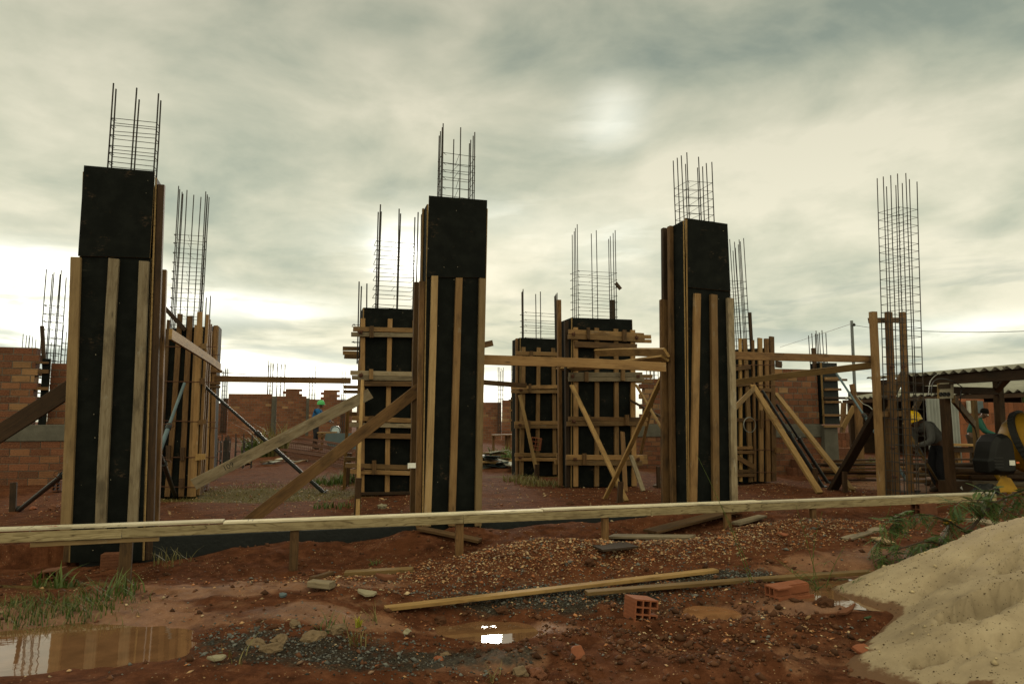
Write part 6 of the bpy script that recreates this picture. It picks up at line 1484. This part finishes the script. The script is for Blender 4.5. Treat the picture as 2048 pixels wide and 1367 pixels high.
for (px, py, n, rad, h, lab) in [(660, 968, 160, .4, .26, 'bright weed tuft between the prop foot and the half hidden clamped form'), (700, 965, 120, .3, .32, 'weeds around the stake of the half hidden clamped form'), (1080, 968, 200, .55, .17, 'weeds at the foot of the smaller third row form'), (1040, 962, 120, .4, .2, 'low weeds left of the third row form'),
        (1295, 918, 160, .6, .3, 'weed clump at the foot of the stepped brick pier'), (665, 1015, 60, .3, .12, 'low weeds on the soil behind the rail'), (1740, 930, 90, .35, .3, 'weeds behind the rough frame post'), (520, 885, 340, .55, .75, 'tall weeds in front of the far brick walls'), (548, 850, 160, .5, 1.3, 'yellowish bush against the widest far brick wall'), (1015, 893, 140, .6, .5, 'weeds under the trestle table')]:
    c = GP(px, py, 0)
    if py < 900: c = PY(px, 843, 24.); c.z = gz(c.x, c.y)
    grass('weed', c, n, rad, h, px + 3, lab, 'weed', 'grass' if px not in (548, 1080, 1040) else 'drygrass', .6, .012 if py > 900 else .03, group=g, follow=True)
grass('ground_grass', V((-4.4, 12.6, 0)), 2200, 2.2, .055, 77, 'thin yellowed grass on the soil behind the rail at left', None, 'drygrass', .9, .006, (1, .7), kind='stuff', follow=True)
# tall grass stalks in the right foreground
def stalks(label, specs, seed, group):
    r = random.Random(seed); base = specs[0][0]; c = GP(*base); t = thing('tall_grass', label, 'tall grass', c, group)
    vs = []; fs = []; tn = []; mb = MB()
    for (b, tip, nl) in specs:
        A = GP(*b); B = PY(tip[0], tip[1], A.y - .05); pts = []
        side = V((r.uniform(-.05, .05), r.uniform(-.05, .05), 0))
        for q in range(7): s = q/6; pts.append(A + (B - A)*s + side * math.sin(3.14*s) - c)
        mb.tube(pts, .0035, 5, 0, .0015)
        for i in range(nl):
            s = .1 + .8 * i / max(1, nl); p = A + (B - A)*s + side*math.sin(3.14*s) - c; a = r.uniform(0, 6.28); d = V((math.cos(a), .6*math.sin(a), .0)); L = r.uniform(.12, .26)*(1 - .4*s); wd = d.cross(Z) * .006; o = len(vs); cc = r.random()
            for q in (0, .3, .65, 1.): pp = p + d*L*q + Z*(L*(.9*q - 1.05*q*q)); k = 1 - .95*q*q; vs += [pp - wd*k, pp + wd*k]; tn += [cc]*2
            fs += [(o+2*j, o+2*j+1, o+2*j+3, o+2*j+2) for j in range(3)]
    me = mb.mesh('stalk', [M['grass']]); col_attr(me, 'tint', np.full((len(me.vertices), 3), .7)); link('stalk', me, WM[t.name], t)
    me = mesh('leaves', vs, fs, [M['grass']]); col_attr(me, 'tint', np.repeat(np.array(tn)[:, None], 3, 1)); link('leaves', me, WM[t.name], t)
stalks('clump of tall grass stalks bending over the bright rain puddle', [((1640, 1180), (1592, 1010), 9), ((1632, 1182), (1645, 1022), 8), ((1645, 1185), (1560, 1120), 6), ((1650, 1180), (1690, 1090), 5), ((1640, 1186), (1548, 1112), 5), ((1655, 1186), (1720, 1150), 6), ((1640, 1184), (1600, 1140), 5)], 5, 'tall grass in the foreground')
stalks('single long grass stalk crossing in front of the right front column', [((1506, 1165), (1442, 1010), 3), ((1502, 1165), (1392, 905), 3)], 6, 'tall grass in the foreground')
stalks('thin seed stalks beside the fallen leafy branch', [((1770, 1170), (1782, 1008), 4), ((1775, 1170), (1822, 1035), 4), ((1765, 1172), (1740, 1070), 4)], 8, 'tall grass in the foreground')
# fallen leafy branch on the sand heap
def branch():
    r = random.Random(12); base = PZ(1912, 1128, -.1); t = thing('fallen_branch', 'uprooted leafy branch with feathery leaves lying behind the sand heap', 'branch', base); Y0 = base.y
    mb = MB(); vs = []; fs = []; tn = []
    def P(x, y, dy=0.): return PY(x, y, Y0 + dy) - base
    limbs = [([(1905, 1140, 0), (1918, 1100, 0), (1935, 1065, .05), (1960, 1035, .1), (1990, 1005, .15), (2030, 985, .2), (2075, 970, .2)], .022, .006),
             ([(1935, 1065, .05), (1900, 1042, .1), (1860, 1028, .1), (1800, 1032, .1), (1760, 1045, .0)], .010, .003), ([(1960, 1035, .1), (1950, 1012, .2), (1965, 985, .25), (1990, 975, .3)], .010, .003),
             ([(1915, 1110, 0), (1880, 1085, -.1), (1845, 1082, -.15), (1790, 1100, -.2), (1745, 1125, -.2)], .010, .003), ([(1880, 1085, -.1), (1870, 1120, -.15), (1840, 1150, -.2), (1825, 1168, -.2)], .007, .002),
             ([(1990, 1005, .15), (2010, 1020, .1), (2040, 1030, .1)], .008, .002), ([(1800, 1032, .1), (1775, 1060, .0), (1750, 1095, -.1)], .005, .002), ([(1845, 1082, -.15), (1815, 1120, -.25), (1780, 1160, -.3)], .006, .002),
             ([(1905, 1140, 0), (1880, 1140, -.05), (1845, 1160, -.1)], .006, .002), ([(1990, 1005, .15), (1965, 1000, .1), (1925, 1000, .05), (1905, 1010, 0)], .007, .002), ([(2030, 985, .2), (2045, 1005, .15), (2060, 1015, .1)], .006, .002), ([(1900, 1042, .1), (1895, 1075, 0), (1870, 1070, -.05)], .005, .002)]
    for pts, r0, r1 in limbs:
        Q = [P(*p) for p in pts]; mb.tube(Q, r0, 7, 0, r1)
        tot = sum((Q[i+1]-Q[i]).length for i in range(len(Q)-1)); nl = int(tot / .017)
        for i in range(nl):
            s = (i + r.random()) / nl * (len(Q) - 1); j = min(int(s), len(Q)-2); p = Q[j].lerp(Q[j+1], s - j)
            if r0 > .02 and s < 2.6: continue
            d = V((r.uniform(-1, 1), r.uniform(-1, .6), r.uniform(-.9, .45))).normalized(); L = r.uniform(.10, .20)
            sd = d.cross(Z).normalized(); m = 9; cc = r.random()
            for k in range(m):                        # leaflets in pairs along the rachis
                q = (k + 1) / m; pp = p + d*L*q - Z*(.25*L*q*q); ll = .046 * (1 - abs(q - .5)*.9)
                for sg in (-1, 1):
                    a = pp; b = pp + sd*sg*ll + d*ll*.5 - Z*ll*.25; wd = d*.0085; o = len(vs); mid = (a + b)/2
                    vs += [a, mid - wd, b, mid + wd]; fs.append((o, o+1, o+2, o+3)); tn += [cc*.6 + .4*r.random()]*4
    mb.build('stem', [M['bark']], WM[t.name], t, True)
    me = mesh('foliage', vs, fs, [M['leaf']]); col_attr(me, 'tint', np.repeat(np.array(tn)[:, None], 3, 1)); link('foliage', me, WM[t.name], t)
branch()
# tree behind the orange wall
def tree(label, c, h, rad, seed):
    r = random.Random(seed); t = thing('tree', label, 'tree', c); mb = MB(); ends = []
    mb.tube([V((0, 0, -.1)), V((.05, 0, h*.35)), V((.0, .1, h*.6))], .16, 9, 0, .09)
    for i in range(9):
        a = r.uniform(0, 6.28); z = h*r.uniform(.35, .6); e = V((math.cos(a)*rad*r.uniform(.5, .95), math.sin(a)*rad*r.uniform(.5, .95), h*r.uniform(.62, .98))); mb.tube([V((.03, .05, z)), V((e.x*.5, e.y*.5, (z+e.z)/2 + .15)), e], .06, 6, 0, .015); ends += [e, V((e.x*.6, e.y*.6, (z+e.z)/2 + .3))]
    mb.build('trunk', [M['bark']], WM[t.name], t, True); vs = []; fs = []; tn = []
    for e in ends:
        for k in range(6):
            cc = e + V((r.gauss(0, .35), r.gauss(0, .35), r.gauss(0, .25))); b = r.random()
            for q in range(55):
                p = cc + V((r.gauss(0, .2), r.gauss(0, .2), r.gauss(0, .14))); d = V((r.uniform(-1, 1), r.uniform(-1, 1), r.uniform(-1, 1))).normalized(); s = d.cross(V((.3, .5, .8))).normalized(); l = r.uniform(.06, .12); o = len(vs)
                vs += [p, p + d*l*.5 + s*l*.28, p + d*l, p + d*l*.5 - s*l*.28]; fs.append((o, o+1, o+2, o+3)); tn += [b*.7 + .3*r.random()]*4
    me = mesh('crown', vs, fs, [M['tree_leaf']]); col_attr(me, 'tint', np.repeat(np.array(tn)[:, None], 3, 1)); link('crown', me, WM[t.name], t)
c = PY(2030, 843, 29.); tree('leafy tree top showing over the orange wall at the right', V((c.x, c.y, 0)), 2.6, 1.5, 3)
# ---------------------------------------------------------------- things lying in the foreground
g = 'planks lying in the foreground'
def lie(px0, py0, px1, py1, wpx, label, m, th=.03, dz=.01, nm='plank', grp=g, flat_=True):
    A = GP(px0, py0); B = GP(px1, py1)
    lift = max(gz(A.x + (B.x-A.x)*q/12, A.y + (B.y-A.y)*q/12) - (A.z + (B.z-A.z)*q/12) for q in range(13)) - .022
    A.z += dz + max(0, lift); B.z += dz + max(0, lift); w = wpx/FPX*(A.y+B.y)/2
    return board(nm, A, B, w, th, Z, M[m], None, label, 'plank', grp, bow=.003)
lie(770, 1210, 1432, 1144, 20, 'long thin plank lying along the edge of the gravel heap', 'gold', .03, .0)
lie(1172, 1138, 1738, 1122, 20, 'second long plank lying behind, pointing at the sand heap', 'gold', .03, .01)
lie(690, 1151, 826, 1143, 24, 'short plank lying by itself left of the gravel heap', 'gold', .04, .0)
lie(1222, 1060, 1385, 1080, 40, 'grey board lying flat on the soil below the rail', 'grey', .025, .02)
lie(1192, 1096, 1262, 1090, 60, 'dark square panel at the foot of a rail post', 'dark', .02, .02)
lie(838, 1078, 960, 1068, 30, 'board lying under the middle front column', 'brown', .03, .03)
lie(1300, 1050, 1480, 1042, 36, 'board lying under the right front column', 'brown', .03, .05)
lie(1470, 1033, 1525, 1040, 20, 'small stick beside the right front column', 'grey', .03, .03)
lie(1690, 1058, 1760, 1056, 22, 'flat pale scrap on the gravel near the branch', 'grey', .02, .0)
lie(1752, 1068, 1782, 1088, 22, 'pale offcut sloping down near the branch', 'pale', .02, .0)
lie(1945, 1060, 2010, 1072, 40, 'grey board edge half hidden behind the sand heap', 'grey', .03, .1)
A = GP(620, 1180); B = GP(664, 1177); A.z += .02; B.z += .02; board('timber_offcut', A, B, .10, .05, Z, M['grey'], None, 'thick grey timber offcut on the soil left of the short plank', 'offcut', bow=0, ch=.006)
A = GP(622, 1170); B = GP(662, 1163); A.z += .04; B.z += .06; board('timber_offcut', A, B, .05, .03, Z, M['brown'], None, 'thin sliver of timber behind the thick grey offcut', 'offcut', bow=.01)
# hollow bricks
def hollow_brick(label, c, yaw, pitch, roll, L=.24, w=.19, h=.19, nx=3, nz=3, m='clay', broken=0., group='loose hollow bricks'):
    Mx = Matrix.Translation(c) @ Matrix.Rotation(yaw, 4, 'Z') @ Matrix.Rotation(pitch, 4, 'Y') @ Matrix.Rotation(roll, 4, 'X')
    mb = MB(); t = .011; cw = (w - t) / nx; chh = (h - t) / nz        # walls running along local y
    r = random.Random(int(c.x*100)); cut = lambda i: L * (1 - (broken * r.uniform(.4, 1.) if broken else 0))
    for i in range(nx + 1):
        for k in range(nz):
            l = L if not broken or i < nx or k == 0 else cut(i)
            if broken and i == nx and k == 1: continue
            x = -w/2 + i*cw; z = k*chh; mb.box((x, 0, z + t), (x + t, l, z + chh))
    for k in range(nz + 1):
        for i in range(nx):
            l = L if not (broken and i == nx - 1 and k in (1, 2)) else cut(i)*.6
            x = -w/2 + i*cw; mb.box((x, 0, k*chh), (x + cw + (t if i == nx-1 else 0), l, k*chh + t))
    # grooves: ribs on the outer faces
    for s in (0, 1):
        for q in range(5): z = .02 + q * (h - .05)/4; x = -w/2 - .003 if s == 0 else w/2; mb.box((x, .004, z), (x + .003, L - .004, z + .012)) if not (s == 1 and broken) else None
    o = mb.build('hollow_brick', [M[m]], Mx); return tag(o, label, 'brick', group)
p = GP(1292, 1258); hollow_brick('hollow brick with square holes facing the viewer and a broken corner', V((p.x, p.y, p.z - .02)), R(12), R(7), R(-4), .22, .185, .165, 3, 3, 'clay', .7)
p = GP(1540, 1196); p2 = GP(1626, 1188); hollow_brick('orange half buried brick lying on its side by the bright puddle', V((p.x + .02, p.y, p.z - .05)), R(-72), R(0), R(3), .34, .17, .15, 3, 2, 'clay', .3)
p = GP(98, 1118); hollow_brick('muddy hollow brick beside the base of the tall leftmost form', V((p.x, p.y, p.z - .04)), R(8), R(-6), R(0), .20, .18, .13, 3, 2, 'clayworn')
p = GP(232, 1124); hollow_brick('brick tucked under the tall leftmost form behind the rail post', V((p.x + .05, COLP.hit(240, 1100).y - .10, p.z - .02)), R(105), 0, 0, .22, .14, .17, 2, 3, 'clayworn')
p = GP(905, 1094); hollow_brick('grooved brick under the middle front column', V((p.x - .08, COLP.hit(905, 1080).y - .16, p.z - .02)), R(-74), 0, 0, .26, .14, .12, 2, 3, 'clayworn')
p = GP(1430, 1062); hollow_brick('grooved brick under the right front column', V((p.x - .06, COLP.hit(1430, 1060).y - .2, p.z)), R(-72), 0, 0, .22, .14, .10, 2, 2, 'clayworn')
p = GP(1850, 1032); hollow_brick('red brick lying by the rail beneath the right end', V((p.x, p.y + .2, p.z)), R(-70), 0, 0, .3, .14, .14, 2, 2, 'clayworn')
p = GP(112, 985, 0); hollow_brick('brick standing behind the dark stake at far left', V((p.x, p.y, 0)), R(20), 0, 0, .24, .14, .19, 2, 3, 'clayworn')
p = GP(405, 985, 0); hollow_brick('brick holding up the foot of the pencilled plank', V((p.x, p.y - .05, 0)), R(15), 0, 0, .24, .19, .14, 3, 2, 'clayworn')
p = GP(712, 964, 0); hollow_brick('red brick stuck on top of the dark stake', V((p.x, p.y, 0)), R(10), 0, 0, .2, .16, .26, 2, 3, 'clayworn')
p = GP(1085, 900, 0); a = M3[0][0] + U * .28 - W * .22; a.z = m3p.hit(1060, 903).z + .05; hollow_brick('red brick resting on the clamp boards of the third row form', a, R(-20), R(8), 0, .12, .22, .28, 2, 3, 'clay')
# tile shards and stones
def shard(px, py, sx, sy, th, m, label, seed, tilt=(0, 0), yaw=0., grp='clay shards', nm='clay_shard', cat='shard', sand=False):
    p = SP(px, py) if sand else GP(px, py); r = random.Random(seed); n = 7
    pts = [(sx*(1 + r.uniform(-.25, .25))*math.cos(2*math.pi*i/n), sy*(1 + r.uniform(-.25, .25))*math.sin(2*math.pi*i/n)) for i in range(n)]
    vs = [(x, y, 0 + .25*x*x/sx) for x, y in pts] + [(x*.96, y*.96, th + .25*x*x/sx) for x, y in pts]
    Mx = Matrix.Translation(p + Z*.012) @ Matrix.Rotation(yaw, 4, 'Z') @ Matrix.Rotation(R(tilt[0]), 4, 'X') @ Matrix.Rotation(R(tilt[1]), 4, 'Y')
    o = link(nm, mesh(nm, vs, [tuple(range(n-1, -1, -1)), tuple(range(n, 2*n))] + [(i, (i+1) % n, (i+1) % n + n, i + n) for i in range(n)]), Mx, None, M[m]); bevel(o, .003, 1); return tag(o, label, cat, grp)
shard(1722, 1305, .065, .045, .022, 'clay', 'orange clay shard on the lower edge of the sand', 1, (28, -8), .3, sand=True)
shard(1692, 1228, .085, .026, .02, 'clayworn', 'long brown clay shard at the left tip of the sand', 2, (18, -14), .5, sand=True)
shard(1152, 1310, .06, .06, .02, 'clay', 'grooved clay shard standing up in the mud of the lower middle', 3, (58, 20), .2)
shard(736, 1190, .08, .05, .02, 'stonepale', 'pale cement flake right of the thick grey offcut', 4, (8, 6), .2, 'cement flakes', 'cement_flake', 'flake')
shard(432, 1324, .05, .03, .018, 'stonepale', 'white stone flake near the lower left', 5, (5, 5), .4, 'cement flakes', 'cement_flake', 'flake')
shard(565, 1195, .03, .025, .02, 'plygrey', 'small blue grey flake left of the thick grey offcut', 6, (15, 5), .1, 'cement flakes', 'cement_flake', 'flake')
shard(640, 1147, .07, .02, .02, 'clayworn', 'thin reddish sliver above the thick grey offcut', 7, (0, 4), .05)
shard(775, 1162, .1, .03, .03, 'clayworn', 'brown slab under the short plank', 8, (5, 0), 0)
shard(1565, 1065, .06, .03, .015, 'clay', 'tan shard on the right gravel heap', 9, (25, 10), .2)
shard(1300, 1040, .12, .06, .02, 'clay', 'orange tile flat on the soil below the pale diagonal brace', 10, (4, 0), .1)
g = 'stones in the lower left'
for (px, py, s, m, lab, sd) in [(625, 1280, .09, 'stone', 'largest flat stone left of the dry tuft', 1), (560, 1282, .07, 'stone', 'dark stone left of the largest flat one', 2), (590, 1250, .06, 'stone', 'upright stone chip above the largest flat one', 3), (512, 1288, .06, 'stone', 'pale grey stone near the right end of the left puddle', 4),
        (540, 1300, .07, 'stone', 'brown stone right of the pale grey one', 5), (672, 1262, .08, 'stone', 'ragged brown stone beside the yellow sprout', 6), (815, 1265, .045, 'stonepale', 'smooth pale stone right of the dry tuft', 7), (878, 1318, .035, 'clay', 'small round reddish stone', 8), (890, 1310, .035, 'stone', 'small dark stone next to the round reddish one', 9), (548, 1255, .04, 'clod', 'dark clod above the dark stone', 10)]:
    p = GP(px, py); lump('stone', V((p.x, p.y, p.z + s*.12)), s, s*.6, s*.5, M[m], lab, 'stone', sd, g, 3, .45, sd*.7)
g = 'clods and lumps of soil'
for (px, py, s, m, lab, sd) in [(1178, 1097, .06, 'clod', 'red soil clod left of the dark square panel', 1), (1655, 1146, .065, 'clod', 'red soil clod in front of the bright puddle', 2), (1650, 1210, .07, 'clod', 'dark clod between the half buried brick and the sand', 3), (1040, 1345, .06, 'stone', 'brown lump in the mud at the bottom middle', 4), (1075, 1350, .055, 'clayworn', 'reddish lump next to the brown one', 5), (880, 1247, .05, 'clod', 'clod at the left of the small sky puddle', 6), (1005, 1245, .05, 'clod', 'clod behind the small sky puddle', 7),
        (108, 1020, .10, 'clayworn', 'brick lump on the soil left of the tall form', 8), (66, 1018, .05, 'clay', 'small orange brick bit near the pipe prop', 9), (1140, 1008, .06, 'clod', 'dark lump on the soil before the four batten form', 10), (765, 1016, .08, 'stonepale', 'pale lump on the soil behind the rail', 11)]:
    p = GP(px, py, 0 if py < 1050 else -.25); lump('soil_clod', V((p.x, p.y, p.z + s*.15)), s, s*.8, s*.7, M[m], lab, 'clod', sd + 20, g, 3, .5, sd)
# litter in the puddle
shard(1702, 1174, .07, .018, .008, 'mixer_yellow', 'yellow plastic scrap floating in the bright puddle', 3, (3, 0), .4, None, 'plastic_scrap', 'scrap')
p = GP(1900, 1050); lump('plastic_scrap', V((p.x, p.y, p.z + .03)), .06, .04, .04, M['mixer_yellow'], 'yellow wrapper behind the fallen branch', 'scrap', 4, rough=.5)
o = shard(1735, 1240, .05, .015, .006, 'leaf', 'small dropped leaf sprig on the sand', 5, (0, 0), .5, None, 'leaf_sprig', 'sprig', True)
